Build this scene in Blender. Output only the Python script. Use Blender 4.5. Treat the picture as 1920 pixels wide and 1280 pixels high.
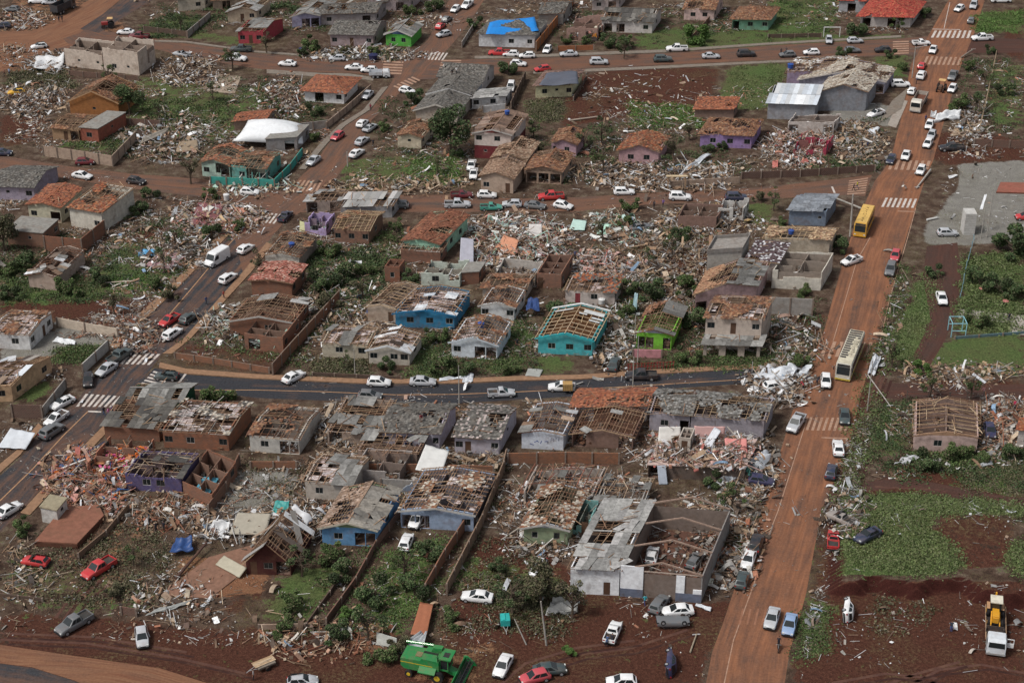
import bpy, math, random
import numpy as np
from mathutils import Vector, Matrix
R = math.radians
rng = np.random.default_rng(7)
random.seed(7)
for o in list(bpy.data.objects):
    bpy.data.objects.remove(o)
C = bpy.context.scene.collection
S = bpy.context.scene
# ---------------------------------------------------------------- camera, sky, sun
CAM_H, PITCH, FPX = 143.0, R(29), 3300.0
cd = bpy.data.cameras.new('camera'); cam = bpy.data.objects.new('camera', cd); C.objects.link(cam)
cd.sensor_width = 36; cd.lens = 36*FPX/1920; cd.clip_start = 5; cd.clip_end = 9000
cam.location = (0, 0, CAM_H); cam.rotation_euler = (R(90)-PITCH, 0, 0)
S.camera = cam
SUN_EL, SUN_AZ = R(55), R(-118)         # soft overcast light, from the left and a little behind the camera
W = bpy.data.worlds.new('World'); S.world = W; W.use_nodes = True
wn = W.node_tree.nodes; wl = W.node_tree.links
sky = wn.new('ShaderNodeTexSky'); sky.sky_type = 'NISHITA'; sky.sun_disc = False
sky.sun_elevation = SUN_EL; sky.sun_rotation = SUN_AZ; sky.air_density = 1.0; sky.dust_density = 4.0; sky.ozone_density = 1.0
hs = wn.new('ShaderNodeHueSaturation'); hs.inputs['Saturation'].default_value = 0.35
wl.new(sky.outputs[0], hs.inputs['Color']); wl.new(hs.outputs[0], wn['Background'].inputs[0])
wn['Background'].inputs[1].default_value = 0.08
sd = bpy.data.lights.new('sun', 'SUN'); so = bpy.data.objects.new('sun', sd); C.objects.link(so)
sd.energy = 1.75; sd.angle = R(11); sd.color = (1, .96, .9)
sdir = Vector((math.sin(SUN_AZ)*math.cos(SUN_EL), math.cos(SUN_AZ)*math.cos(SUN_EL), math.sin(SUN_EL)))
so.rotation_euler = sdir.to_track_quat('Z', 'Y').to_euler(); so.location = (0, 0, 200)
S.view_settings.view_transform = 'Standard'; S.view_settings.look = 'None'; S.view_settings.exposure = 0.46; S.view_settings.gamma = 1
S.cycles.max_bounces = 4; S.cycles.diffuse_bounces = 2; S.cycles.glossy_bounces = 2; S.cycles.transmission_bounces = 2

# ---------------------------------------------------------------- photo pixel (1920x1280) <-> world
cp_, sp_ = math.cos(PITCH), math.sin(PITCH)
def px_of(x, y, z=0.0):
    zz = z-CAM_H
    dep = y*cp_-zz*sp_; up = y*sp_+zz*cp_
    return 960+FPX*x/dep, 640-FPX*up/dep
def sstep(a, b, t):
    t = np.clip((t-a)/(b-a), 0, 1); return t*t*(3-2*t)
def gz(x, y):                                   # the raised grass field, bottom right, ending in an earth bank
    x = np.asarray(x, float); y = np.asarray(y, float)
    px, py = px_of(x, y)
    edge = 1112+6*np.sin(px*.045)+3*np.sin(px*.11+1)+sstep(1790, 1920, px)*30
    h = 1.9*(1-sstep(edge-5, edge+6, py))
    h = h*sstep(1540, 1590, px)*(1-(1-sstep(925, 985, py)))
    return h
def at(px, py, z=None):
    h = 0.0 if z is None else z
    for k in range(4 if z is None else 1):
        a = (px-960)/FPX; b = (640-py)/FPX
        dy = cp_+b*sp_; dz = -sp_+b*cp_
        t = (CAM_H-h)/(-dz)
        x, y = a*t, dy*t
        if z is None: h = float(gz(x, y))
    return Vector((x, y, h))
def gp(px, py):
    return at(px, py)

# ---------------------------------------------------------------- materials
MATS = {}
def nt(name, rough=.8, spec=.3):
    m = bpy.data.materials.new(name); m.use_nodes = True
    n = m.node_tree.nodes; l = m.node_tree.links; b = n['Principled BSDF']
    b.inputs['Roughness'].default_value = rough; b.inputs['Specular IOR Level'].default_value = spec
    return m, n, l, b
def noise(n, l, scale, detail=4, coord=None, rough=.6, vec=None):
    t = n.new('ShaderNodeTexNoise'); t.inputs['Scale'].default_value = scale; t.inputs['Detail'].default_value = detail
    t.inputs['Roughness'].default_value = rough
    if vec is not None: l.new(vec, t.inputs['Vector'])
    return t
def ramp(n, l, src, stops):
    r = n.new('ShaderNodeValToRGB'); e = r.color_ramp.elements
    while len(e) < len(stops): e.new(0.5)
    for i, (p, c) in enumerate(stops):
        e[i].position = p; e[i].color = (*c, 1) if len(c) == 3 else c
    l.new(src, r.inputs[0]); return r
def mixc(n, l, fac, a, b, mode='MIX'):
    m = n.new('ShaderNodeMix'); m.data_type = 'RGBA'; m.blend_type = mode
    for s, v in ((m.inputs['Factor'], fac), (m.inputs['A'], a), (m.inputs['B'], b)):
        pass
    ins = [i for i in m.inputs if i.enabled]
    f = m.inputs[0]; A = m.inputs[6]; B = m.inputs[7]
    for s, v in ((f, fac), (A, a), (B, b)):
        if hasattr(v, 'is_output'): l.new(v, s)
        elif isinstance(v, tuple): s.default_value = (*v, 1) if len(v) == 3 else v
        else: s.default_value = v
    return m.outputs[2]
def math_(n, l, op, a, b=None, c=None, clamp=False):
    m = n.new('ShaderNodeMath'); m.operation = op; m.use_clamp = clamp
    for i, v in enumerate((a, b, c)):
        if v is None: continue
        if hasattr(v, 'is_output'): l.new(v, m.inputs[i])
        else: m.inputs[i].default_value = v
    return m.outputs[0]
def wpos(n):
    g = n.new('ShaderNodeNewGeometry'); return g.outputs['Position']
def bump(n, l, b, h, strength=.5, dist=.05):
    bp = n.new('ShaderNodeBump'); bp.inputs['Strength'].default_value = strength; bp.inputs['Distance'].default_value = dist
    l.new(h, bp.inputs['Height']); l.new(bp.outputs[0], b.inputs['Normal'])

def M(col, rough=.85, dirt=.35, var=.25, spec=.25, metal=0, scale=1.0, dcol=(.16, .09, .055), bmp=.3):
    """weathered flat colour: blotches of value and of red dust"""
    key = (tuple(round(c, 3) for c in col), rough, dirt, var, spec, metal, scale)
    if key in MATS: return MATS[key]
    m, n, l, b = nt('surface', rough, spec)
    P = wpos(n)
    n1 = noise(n, l, 1.7*scale, 5, vec=P); n2 = noise(n, l, .55*scale, 6, vec=P, rough=.7)
    v = ramp(n, l, n1.outputs[0], [(.25, (1-var,)*3), (.75, (1+var*.6,)*3)])
    c = mixc(n, l, 1.0, tuple(col), v.outputs[0], 'MULTIPLY')
    dm = ramp(n, l, n2.outputs[0], [(.5, (0, 0, 0)), (.72, (dirt,)*3)])
    c = mixc(n, l, dm.outputs[0], c, dcol)
    l.new(c, b.inputs['Base Color']); b.inputs['Metallic'].default_value = metal
    if bmp: bump(n, l, b, n1.outputs[0], bmp, .04)
    MATS[key] = m; return m
def paint(col, rough=.3, spec=.5, dust=.25):
    key = ('paint', tuple(col), rough, dust)
    if key in MATS: return MATS[key]
    m, n, l, b = nt('car_paint', rough, spec)
    g = n.new('ShaderNodeNewGeometry')
    tc = n.new('ShaderNodeTexCoord')
    n1 = noise(n, l, 1.2, 5, vec=g.outputs['Position'])
    oi = n.new('ShaderNodeObjectInfo')
    dm = ramp(n, l, n1.outputs[0], [(.42, (0, 0, 0)), (.75, (dust,)*3)])
    c = mixc(n, l, dm.outputs[0], tuple(col), (.22, .13, .085))
    l.new(c, b.inputs['Base Color']); l.new(math_(n, l, 'MULTIPLY_ADD', dm.outputs[0], .6, rough), b.inputs['Roughness'])
    b.inputs['Coat Weight'].default_value = .3
    MATS[key] = m; return m
def glass(col=(.015, .02, .022), rough=.08):
    key = ('glass', col, rough)
    if key in MATS: return MATS[key]
    m, n, l, b = nt('dark_glass', rough, .6); b.inputs['Base Color'].default_value = (*col, 1)
    MATS[key] = m; return m
def attr_mat(name, var=.3, rough=.85, dirt=.3, bmp=.4, spec=.25, trans=0):
    key = ('attr', name)
    if key in MATS: return MATS[key]
    m, n, l, b = nt(name, rough, spec)
    a = n.new('ShaderNodeAttribute'); a.attribute_name = 'Col'
    P = wpos(n)
    n1 = noise(n, l, 3.0, 4, vec=P); n2 = noise(n, l, .8, 5, vec=P)
    v = ramp(n, l, n1.outputs[0], [(.3, (1-var,)*3), (.7, (1+var*.5,)*3)])
    c = mixc(n, l, 1.0, a.outputs['Color'], v.outputs[0], 'MULTIPLY')
    if dirt:
        dm = ramp(n, l, n2.outputs[0], [(.48, (0, 0, 0)), (.7, (dirt,)*3)])
        c = mixc(n, l, dm.outputs[0], c, (.13, .085, .06))
    l.new(c, b.inputs['Base Color'])
    if bmp: bump(n, l, b, n1.outputs[0], bmp, .04)
    MATS[key] = m; return m
def brick(col=(.26, .10, .055), mortar=(.20, .15, .12)):
    key = ('brick', col)
    if key in MATS: return MATS[key]
    m, n, l, b = nt('brickwork', .9, .2)
    tc = n.new('ShaderNodeTexCoord'); mp = n.new('ShaderNodeMapping')
    l.new(tc.outputs['Object'], mp.inputs[0]); mp.inputs['Rotation'].default_value = (R(90), 0, 0)
    br = n.new('ShaderNodeTexBrick'); br.inputs['Scale'].default_value = 1; br.inputs['Brick Width'].default_value = .4
    br.inputs['Row Height'].default_value = .22; br.inputs['Mortar Size'].default_value = .02
    br.inputs['Color1'].default_value = (*col, 1); br.inputs['Color2'].default_value = (col[0]*.7, col[1]*.75, col[2]*.8, 1)
    br.inputs['Mortar'].default_value = (*mortar, 1); l.new(mp.outputs[0], br.inputs[0])
    P = wpos(n); n2 = noise(n, l, .9, 6, vec=P)
    dm = ramp(n, l, n2.outputs[0], [(.4, (0, 0, 0)), (.75, (.65,)*3)])
    c = mixc(n, l, dm.outputs[0], br.outputs[0], (.14, .10, .08))
    l.new(c, b.inputs['Base Color']); bump(n, l, b, n2.outputs[0], .3, .05)
    MATS[key] = m; return m
WOOD = attr_mat('weathered_wood', .35, .85, .15)
TILE = attr_mat('roof_tile', .3, .85, .25)
DEB = attr_mat('debris', .3, .8, .25)
LEAF = attr_mat('foliage', .25, .7, 0, 0)
def fc_sheet():
    m, n, l, b = nt('fibre_cement', .9, .2)
    a = n.new('ShaderNodeAttribute'); a.attribute_name = 'Col'
    P = wpos(n); n1 = noise(n, l, 2.2, 6, vec=P); n2 = noise(n, l, .7, 6, vec=P, rough=.7)
    v = ramp(n, l, n1.outputs[0], [(.3, (.6,)*3), (.7, (1.15,)*3)])
    c = mixc(n, l, 1.0, a.outputs['Color'], v.outputs[0], 'MULTIPLY')
    dm = ramp(n, l, n2.outputs[0], [(.5, (0, 0, 0)), (.68, (.55,)*3)])
    c = mixc(n, l, dm.outputs[0], c, (.06, .055, .05)); l.new(c, b.inputs['Base Color'])
    bump(n, l, b, n1.outputs[0], .5, .05); return m
SHEET = fc_sheet()

# ---------------------------------------------------------------- mesh builder
BOXV = np.array([(-.5, -.5, -.5), (.5, -.5, -.5), (.5, .5, -.5), (-.5, .5, -.5), (-.5, -.5, .5), (.5, -.5, .5), (.5, .5, .5), (-.5, .5, .5)])
BOXF = np.array([(0, 3, 2, 1), (4, 5, 6, 7), (0, 1, 5, 4), (1, 2, 6, 5), (2, 3, 7, 6), (3, 0, 4, 7)])
def rotz(a): c, s = math.cos(a), math.sin(a); return np.array([(c, -s, 0), (s, c, 0), (0, 0, 1.)])
def rots(az, tilt, roll):
    """batch rotation matrices Rz*Ry*Rx"""
    az, tilt, roll = [np.asarray(v, float) for v in (az, tilt, roll)]
    cz, sz, cy, sy, cx, sx = np.cos(az), np.sin(az), np.cos(tilt), np.sin(tilt), np.cos(roll), np.sin(roll)
    M_ = np.empty((len(az), 3, 3))
    M_[:, 0, 0] = cz*cy; M_[:, 0, 1] = cz*sy*sx-sz*cx; M_[:, 0, 2] = cz*sy*cx+sz*sx
    M_[:, 1, 0] = sz*cy; M_[:, 1, 1] = sz*sy*sx+cz*cx; M_[:, 1, 2] = sz*sy*cx-cz*sx
    M_[:, 2, 0] = -sy; M_[:, 2, 1] = cy*sx; M_[:, 2, 2] = cy*cx
    return M_
class MB:
    def __init__(s): s.v = []; s.f = []; s.c = []; s.m = []; s.n = 0
    def add(s, verts, faces, col=(.5, .5, .5), mat=0):
        verts = np.asarray(verts, float); s.v.append(verts)
        for f in faces: s.f.append([i+s.n for i in f])
        col = np.asarray(col, float)
        if col.ndim == 1: col = np.repeat(col[None], len(faces), 0)
        s.c.append(col); s.m += [mat]*len(faces); s.n += len(verts)
        return s
    def addq(s, V, Cc, quad=BOXF, mat=0):
        """V (n,k,3) batches sharing face list quad, Cc (n,3)"""
        n, k = V.shape[:2]
        F = (quad[None]+(np.arange(n)*k)[:, None, None]+s.n).reshape(-1, quad.shape[1])
        s.v.append(V.reshape(-1, 3)); s.f.append(F); s.c.append(np.repeat(Cc, len(quad), 0)); s.m += [mat]*len(F); s.n += n*k
        return s
    def box(s, a, b, col=(.5, .5, .5), mat=0):
        a = np.minimum(a, b), np.maximum(a, b)
        return s.addq((BOXV*(a[1]-a[0])+(a[0]+a[1])/2)[None], np.array([col], float), mat=mat)
    def boxes(s, Ct, Sz, Rm, col, mat=0):
        V = BOXV[None]*np.asarray(Sz)[:, None]
        V = np.einsum('nij,nkj->nki', Rm, V)+np.asarray(Ct)[:, None]
        return s.addq(V, np.asarray(col, float), mat=mat)
    def beam(s, p, q, w, h=None, col=(.3, .2, .12), mat=0):
        p = Vector(p); q = Vector(q); d = q-p; L = d.length
        if L < 1e-4: return s
        z = Vector((0, 0, 1)); x = d.normalized()
        if abs(x.z) > .97: z = Vector((0, 1, 0))
        y = z.cross(x).normalized(); z2 = x.cross(y)
        Rm = np.array([x, y, z2]).T
        return s.boxes([(p+q)/2], [(L, w, h or w)], Rm[None], [col], mat=mat)
    def tube(s, pts, rad, col=(.5, .5, .5), seg=8, mat=0, cap=True):
        pts = [Vector(p) for p in pts]; rings = []
        if not hasattr(rad, '__len__'): rad = [rad]*len(pts)
        for i, p in enumerate(pts):
            d = (pts[min(i+1, len(pts)-1)]-pts[max(i-1, 0)]).normalized()
            u = d.cross(Vector((0, 0, 1)))
            if u.length < .05: u = Vector((1, 0, 0))
            u.normalize(); w = d.cross(u)
            rings.append([p+rad[i]*(math.cos(2*math.pi*k/seg)*u+math.sin(2*math.pi*k/seg)*w) for k in range(seg)])
        V = [tuple(v) for r in rings for v in r]; F = []
        for i in range(len(pts)-1):
            for k in range(seg):
                a = i*seg+k; b = i*seg+(k+1) % seg; F.append((a, b, b+seg, a+seg))
        if cap: F.append(tuple(range(seg))[::-1]); F.append(tuple((len(pts)-1)*seg+k for k in range(seg)))
        return s.add(V, F, col, mat)
    def prism(s, poly, d, col=(.5, .5, .5), mat=0):
        """extrude polygon (list of 3d) by vector d"""
        n = len(poly); V = [Vector(p) for p in poly]; V += [p+Vector(d) for p in V]
        F = [tuple(range(n))[::-1], tuple(range(n, 2*n))]+[(i, (i+1) % n, (i+1) % n+n, i+n) for i in range(n)]
        return s.add([tuple(v) for v in V], F, col, mat)
    def build(s, name, mats, parent=None, shear=None, smooth=False, loc=None):
        me = bpy.data.meshes.new(name)
        if s.n:
            V = np.concatenate(s.v)
            if shear is not None: V = V@shear.T
            cnt = []; idx = []
            for f in s.f:
                if isinstance(f, np.ndarray):
                    cnt.append(np.full(len(f), f.shape[1])); idx.append(f.ravel())
                else: cnt.append(np.array([len(f)])); idx.append(np.array(f))
            cnt = np.concatenate(cnt); idx = np.concatenate(idx)
            me.vertices.add(len(V)); me.vertices.foreach_set('co', V.ravel())
            me.loops.add(len(idx)); me.loops.foreach_set('vertex_index', idx.astype(np.int32))
            me.polygons.add(len(cnt)); st = np.concatenate([[0], np.cumsum(cnt)[:-1]])
            me.polygons.foreach_set('loop_start', st.astype(np.int32))
            me.polygons.foreach_set('loop_total', cnt.astype(np.int32))
            me.polygons.foreach_set('material_index', np.array(s.m, np.int32))
            me.polygons.foreach_set('use_smooth', np.full(len(cnt), smooth))
            a = me.attributes.new('Col', 'FLOAT_COLOR', 'FACE')
            cc = np.concatenate(s.c); a.data.foreach_set('color', np.concatenate([cc, np.ones((len(cc), 1))], 1).ravel())
            me.update(calc_edges=True); me.validate()
        for m in (mats if isinstance(mats, (list, tuple)) else [mats]): me.materials.append(m)
        o = bpy.data.objects.new(name, me); C.objects.link(o)
        if parent is not None: o.parent = parent
        if loc is not None: o.location = loc
        return o
def tag(o, label=None, cat=None, group=None, kind=None):
    if label: o['label'] = label
    if cat: o['category'] = cat
    if group: o['group'] = group
    if kind: o['kind'] = kind
    return o
def empty(name, loc, label=None, cat=None, group=None, rz=0):
    o = bpy.data.objects.new(name, None); C.objects.link(o); o.location = loc; o.rotation_euler[2] = rz
    o.empty_display_size = .5
    return tag(o, label, cat, group)
def copy_tree(o, parent=None, colr=None):
    c = o.copy(); C.objects.link(c); c.parent = parent
    for ch in o.children: copy_tree(ch, c)
    return c
def pick(pal, n):
    pal = np.array(pal, float); c = pal[rng.integers(0, len(pal), n)]
    return np.clip(c*rng.uniform(.7, 1.2, (n, 1)), 0, 1)
# ---------------------------------------------------------------- ground
def inpoly(px, py, poly):
    ins = np.zeros(px.shape, bool); n = len(poly)
    for i in range(n):
        x1, y1 = poly[i]; x2, y2 = poly[(i+1) % n]
        if y1 == y2: continue
        c = ((y1 > py) != (y2 > py)) & (px < (x2-x1)*(py-y1)/(y2-y1)+x1)
        ins ^= c
    return ins
GRASS = [  # photo-pixel outlines, weight
 (1, [(1572,930),(1700,925),(1920,940),(1920,1000),(1870,985),(1760,985),(1740,1010),(1790,1050),(1800,1085),(1760,1100),(1570,1098)]),
 (.9, [(1895,1040),(1920,1035),(1920,1110),(1890,1090)]),
 (1, [(1712,545),(1740,505),(1762,512),(1750,580),(1735,645),(1700,690),(1672,660),(1690,610)]),
 (.75, [(1688,500),(1705,500),(1690,560),(1660,680),(1648,700),(1652,620)]),
 (.6, [(1600,830),(1640,740),(1655,745),(1620,850),(1585,960),(1570,960)]),
 (1, [(1760,650),(1800,632),(1920,628),(1920,705),(1760,690),(1700,708),(1690,690)]),
 (.8, [(1805,480),(1920,470),(1920,625),(1790,625),(1800,560)]),
 (.6, [(1650,760),(1720,742),(1705,840),(1640,860),(1620,850)]),
 (.75, [(1800,885),(1860,860),(1920,852),(1920,930),(1850,922),(1790,915)]),
 (1, [(1370,125),(1475,118),(1470,150),(1440,205),(1340,205)]),
 (.45, [(1180,190),(1300,200),(1340,240),(1180,235)]),
 (.7, [(640,300),(760,292),(870,290),(862,352),(760,350),(640,360)]),
 (.85, [(585,672),(692,672),(684,702),(588,700)]),
 (.95, [(1003,668),(1078,672),(1066,700),(1000,700)]),
 (1, [(545,1075),(612,1058),(645,1070),(575,1165),(492,1168),(500,1130)]),
 (.75, [(715,1040),(830,1005),(805,1110),(752,1190),(700,1170),(690,1120)]),
 (.8, [(790,640),(845,655),(860,712),(760,706)]),
 (.8, [(958,600),(1006,608),(975,700),(925,700)]),
 (1, [(105,652),(192,646),(172,678),(102,680)]),
 (1, [(30,742),(62,718),(105,712),(80,752),(40,756)]),
 (.6, [(235,140),(330,150),(505,165),(560,235),(470,262),(330,262),(225,235),(230,175)]),
 (.55, [(20,135),(120,130),(145,165),(60,172),(10,160)]),
 (.7, [(205,440),(340,470),(345,545),(200,560),(180,500)]),
 (.8, [(0,500),(60,480),(200,540),(180,565),(0,560)]),
 (.7, [(260,50),(330,25),(400,35),(360,70),(290,72)]),
 (.85, [(1440,0),(1575,0),(1560,62),(1440,85)]),
 (.8, [(1830,25),(1920,18),(1920,62),(1825,62)]),
 (.75, [(1190,65),(1300,45),(1450,60),(1560,66),(1700,64),(1690,75),(1440,88),(1250,98),(1190,90)]),
 (.7, [(560,480),(700,465),(730,540),(640,600),(590,520)]),
 (.75, [(1640,100),(1705,100),(1700,150),(1640,145)]),
 (.4, [(20,1030),(180,1080),(300,1100),(260,1150),(110,1155),(0,1130)]),
 (.75, [(1495,1165),(1520,1110),(1560,1130),(1545,1225),(1490,1235)]),
 (.8, [(1385,385),(1450,378),(1450,425),(1400,420)]),
 (.7, [(985,190),(1060,185),(1050,225),(1000,232)]),
 (.6, [(0,575),(110,575),(100,560),(0,555)]),
 (.5, [(120,900),(50,960),(30,1000),(20,960)]),
 (.6, [(1430,630),(1520,600),(1500,680),(1440,690)]),
 (.5, [(1180,430),(1350,400),(1360,440),(1290,470)]),
 (.6, [(160,240),(230,230),(250,265),(200,285),(100,280)]),
 (.6, [(820,1090),(880,1040),(1050,1080),(1060,1130),(980,1160)]),
 (.7, [(240,60),(330,66),(480,90),(490,76),(330,52)]),
 (.6, [(860,700),(980,690),(985,655),(870,670)]),
 (.5, [(1480,940),(1560,930),(1500,1130),(1490,1130)]),
 (.6, [(1560,705),(1640,720),(1700,720),(1690,740),(1640,740)]),
 (.6, [(1850,120),(1920,120),(1920,240),(1850,235)]),
]
RED = [
 (1, [(0,1150),(200,1160),(480,1190),(620,1200),(760,1240),(900,1200),(1340,1280),(1300,1285),(0,1285)]),
 (1, [(860,1120),(900,1010),(980,1000),(1070,1070),(1200,1130),(1350,1130),(1390,1100),(1300,1285),(880,1285),(820,1180)]),
 (1, [(1560,1112),(1920,1112),(1920,1285),(1480,1285),(1500,1230),(1560,1150)]),
 (.9, [(1070,150),(1180,120),(1350,130),(1330,205),(1200,215),(1050,240),(1060,190)]),
 (.9, [(1640,905),(1700,850),(1830,868),(1850,900),(1920,930),(1920,945),(1700,930),(1580,930)]),
 (1, [(0,562),(285,560),(300,585),(250,625),(160,605),(0,590)]),
 (.9, [(1185,450),(1330,440),(1330,520),(1230,530),(1180,500)]),
 (.9, [(1740,250),(1830,245),(1920,265),(1920,302),(1770,310),(1740,290)]),
 (1, [(0,215),(80,222),(66,268),(0,275)]),
 (.9, [(255,430),(350,420),(380,450),(280,490),(240,475)]),
 (.8, [(1750,985),(1860,985),(1900,1000),(1890,1080),(1800,1090),(1745,1020)]),
 (.8, [(1700,710),(1920,712),(1920,750),(1700,752)]),
 (.8, [(1880,18),(1920,15),(1920,120),(1880,100)]),
 (.6, [(330,645),(520,650),(520,700),(330,690)]),
 (.7, [(600,1280),(380,1180),(520,1170),(640,1190),(760,1240)]),
 (.6, [(430,1060),(520,1070),(480,1160),(420,1150)]),
 (.7, [(1640,520),(1680,560),(1600,960),(1545,1285),(1480,1285),(1540,980)]),
 (.6, [(1480,590),(1560,580),(1540,640),(1480,640)]),
]
DIRT = [
 (1, [(345,1040),(510,1060),(490,1110),(400,1122),(320,1105)]),
 (.4, [(120,960),(300,980),(200,1150),(60,1140),(100,1050)]),
 (.5, [(20,-10),(150,-10),(260,60),(180,110),(0,150),(0,60)]),
 (.6, [(1340,930),(1440,900),(1420,1000),(1370,1080)]),
 (.6, [(620,1200),(700,1140),(760,1190),(700,1230)]),
 (.5, [(780,1240),(960,1180),(900,1285),(760,1285)]),
]
GREY = [
 (1, [(1795,308),(1925,300),(1925,452),(1830,458),(1740,462),(1730,430),(1760,400),(1800,345)]),
 (1, [(0,655),(110,615),(215,612),(240,640),(215,650),(120,655),(60,690),(0,680)]),
 (.9, [(432,880),(565,885),(545,965),(395,965)]),
 (.8, [(1655,205),(1690,190),(1700,195),(1668,240),(1645,240)]),
 (.8, [(1800,580),(1920,592),(1920,640),(1895,640),(1890,612),(1800,598)]),
 (.7, [(1550,200),(1660,190),(1650,230),(1550,228)]),
 (.6, [(1440,90),(1440,95),(1700,80),(1700,76)]),
 (.7, [(870,300),(890,290),(900,350),(880,352)]),
]
def axis(lo, hi, st, far):
    core = np.arange(lo, hi+.01, st); g = []; d = st*2; p = hi
    while p < far: p += d; g.append(p); d *= 1.7
    gl = []; d = st*2; p = lo
    while p > -far: p -= d; gl.append(p); d *= 1.7
    return np.concatenate([gl[::-1], core, g])
gxs = axis(-140, 140, .8, 3500); gys = axis(160, 450, .8, 3500)
gys = np.unique(np.concatenate([gys, np.arange(186, 206, .2)]))
GX, GY = np.meshgrid(gxs, gys); fx, fy = GX.ravel(), GY.ravel()
inf = (fy > 60)
PX, PY = px_of(np.where(inf, fx, 0), np.where(inf, fy, 100))
def mask(polys):
    m = np.zeros(fx.shape)
    for w, p in polys:
        m = np.maximum(m, w*inpoly(PX, PY, p))
    m = m.reshape(GX.shape)
    for k in range(5):
        q = np.pad(m, 1, 'edge'); m = (q[1:-1, 1:-1]*2+q[:-2, 1:-1]+q[2:, 1:-1]+q[1:-1, :-2]+q[1:-1, 2:])/6
    return m.ravel()
def build_ground():
    z = np.where(inf & (np.abs(fx) < 140) & (fy < 450), gz(fx, fy), 0.0)
    h, w = GX.shape
    me = bpy.data.meshes.new('ground')
    V = np.stack([fx, fy, z], 1)
    i = np.arange(h*w).reshape(h, w)
    F = np.stack([i[:-1, :-1], i[:-1, 1:], i[1:, 1:], i[1:, :-1]], -1).reshape(-1, 4)
    me.vertices.add(len(V)); me.vertices.foreach_set('co', V.ravel())
    me.loops.add(F.size); me.loops.foreach_set('vertex_index', F.ravel().astype(np.int32))
    me.polygons.add(len(F)); me.polygons.foreach_set('loop_start', (np.arange(len(F))*4).astype(np.int32))
    me.polygons.foreach_set('loop_total', np.full(len(F), 4, np.int32)); me.polygons.foreach_set('use_smooth', np.ones(len(F), bool))
    for nm, pol in (('grass', GRASS), ('red', RED), ('dirt', DIRT), ('grey', GREY)):
        a = me.attributes.new(nm, 'FLOAT', 'POINT'); a.data.foreach_set('value', mask(pol))
    me.update(calc_edges=True)
    m, n, l, b = nt('ground', .95, .15)
    P = wpos(n)
    big = noise(n, l, .09, 6, vec=P, rough=.65); mid = noise(n, l, .45, 7, vec=P, rough=.7); fine = noise(n, l, 2.4, 6, vec=P, rough=.75); grit = noise(n, l, 7, 3, vec=P, rough=.8)
    def msk(nm, nz, amp=1.1, soft=.12):
        amp = amp*2.0
        a = n.new('ShaderNodeAttribute'); a.attribute_name = nm
        s = math_(n, l, 'SUBTRACT', nz, .5); s = math_(n, l, 'MULTIPLY_ADD', s, amp*2, a.outputs['Fac'])
        mr = n.new('ShaderNodeMapRange'); mr.interpolation_type = 'SMOOTHSTEP'
        l.new(s, mr.inputs[0]); mr.inputs[1].default_value = .5-soft; mr.inputs[2].default_value = .5+soft
        return mr.outputs[0]
    base = ramp(n, l, mid.outputs[0], [(.30, (.030, .018, .013)), (.43, (.062, .038, .027)), (.53, (.095, .064, .046)), (.64, (.15, .115, .088)), (.76, (.22, .19, .16))])
    redc = ramp(n, l, fine.outputs[0], [(.3, (.036, .014, .010)), (.5, (.072, .028, .018)), (.7, (.13, .058, .038))])
    grc = ramp(n, l, fine.outputs[0], [(.3, (.030, .048, .018)), (.45, (.058, .090, .028)), (.58, (.09, .135, .042)), (.75, (.15, .17, .075))])
    dry = ramp(n, l, fine.outputs[0], [(.3, (.055, .05, .022)), (.7, (.15, .13, .065))])
    drt = ramp(n, l, mid.outputs[0], [(.25, (.11, .05, .028)), (.5, (.20, .095, .052)), (.75, (.27, .15, .09))])
    gry = ramp(n, l, mid.outputs[0], [(.25, (.14, .13, .12)), (.5, (.20, .19, .17)), (.8, (.27, .26, .24))])
    mixn = math_(n, l, 'MULTIPLY_ADD', mid.outputs[0], .65, math_(n, l, 'MULTIPLY', fine.outputs[0], .35))
    c = mixc(n, l, msk('red', mixn, 1.0), base.outputs[0], redc.outputs[0])
    c = mixc(n, l, msk('dirt', mixn, .9), c, drt.outputs[0])
    c = mixc(n, l, msk('grey', mixn, .35), c, gry.outputs[0])
    wild = ramp(n, l, big.outputs[0], [(.5, (0, 0, 0)), (.6, (.55,)*3)])
    fl = math_(n, l, 'MULTIPLY', wild.outputs[0], ramp(n, l, fine.outputs[0], [(.45, (0, 0, 0)), (.6, (1, 1, 1))]).outputs[0])
    c = mixc(n, l, fl, c, dry.outputs[0])
    gm = msk('grass', mixn, 1.15, .16)
    c = mixc(n, l, gm, c, mixc(n, l, ramp(n, l, big.outputs[0], [(.4, (0, 0, 0)), (.65, (.6,)*3)]).outputs[0], grc.outputs[0], dry.outputs[0]))
    # steep bank is bare dark red earth
    g = n.new('ShaderNodeNewGeometry'); sx = n.new('ShaderNodeSeparateXYZ'); l.new(g.outputs['Normal'], sx.inputs[0])
    st = ramp(n, l, sx.outputs[2], [(.86, (1, 1, 1)), (.96, (0, 0, 0))])
    c = mixc(n, l, st.outputs[0], c, (.045, .013, .010))
    spk = ramp(n, l, grit.outputs[0], [(.30, (.42,)*3), (.5, (1, 1, 1)), (.70, (1.7,)*3)])
    c = mixc(n, l, .8, c, spk.outputs[0], 'MULTIPLY')
    l.new(c, b.inputs['Base Color'])
    hgt = math_(n, l, 'ADD', math_(n, l, 'MULTIPLY', fine.outputs[0], .6), math_(n, l, 'MULTIPLY', mid.outputs[0], 1.2))
    bump(n, l, b, hgt, .9, .35)
    me.materials.append(m)
    o = bpy.data.objects.new('ground', me); C.objects.link(o); o['kind'] = 'structure'
build_ground()

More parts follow.
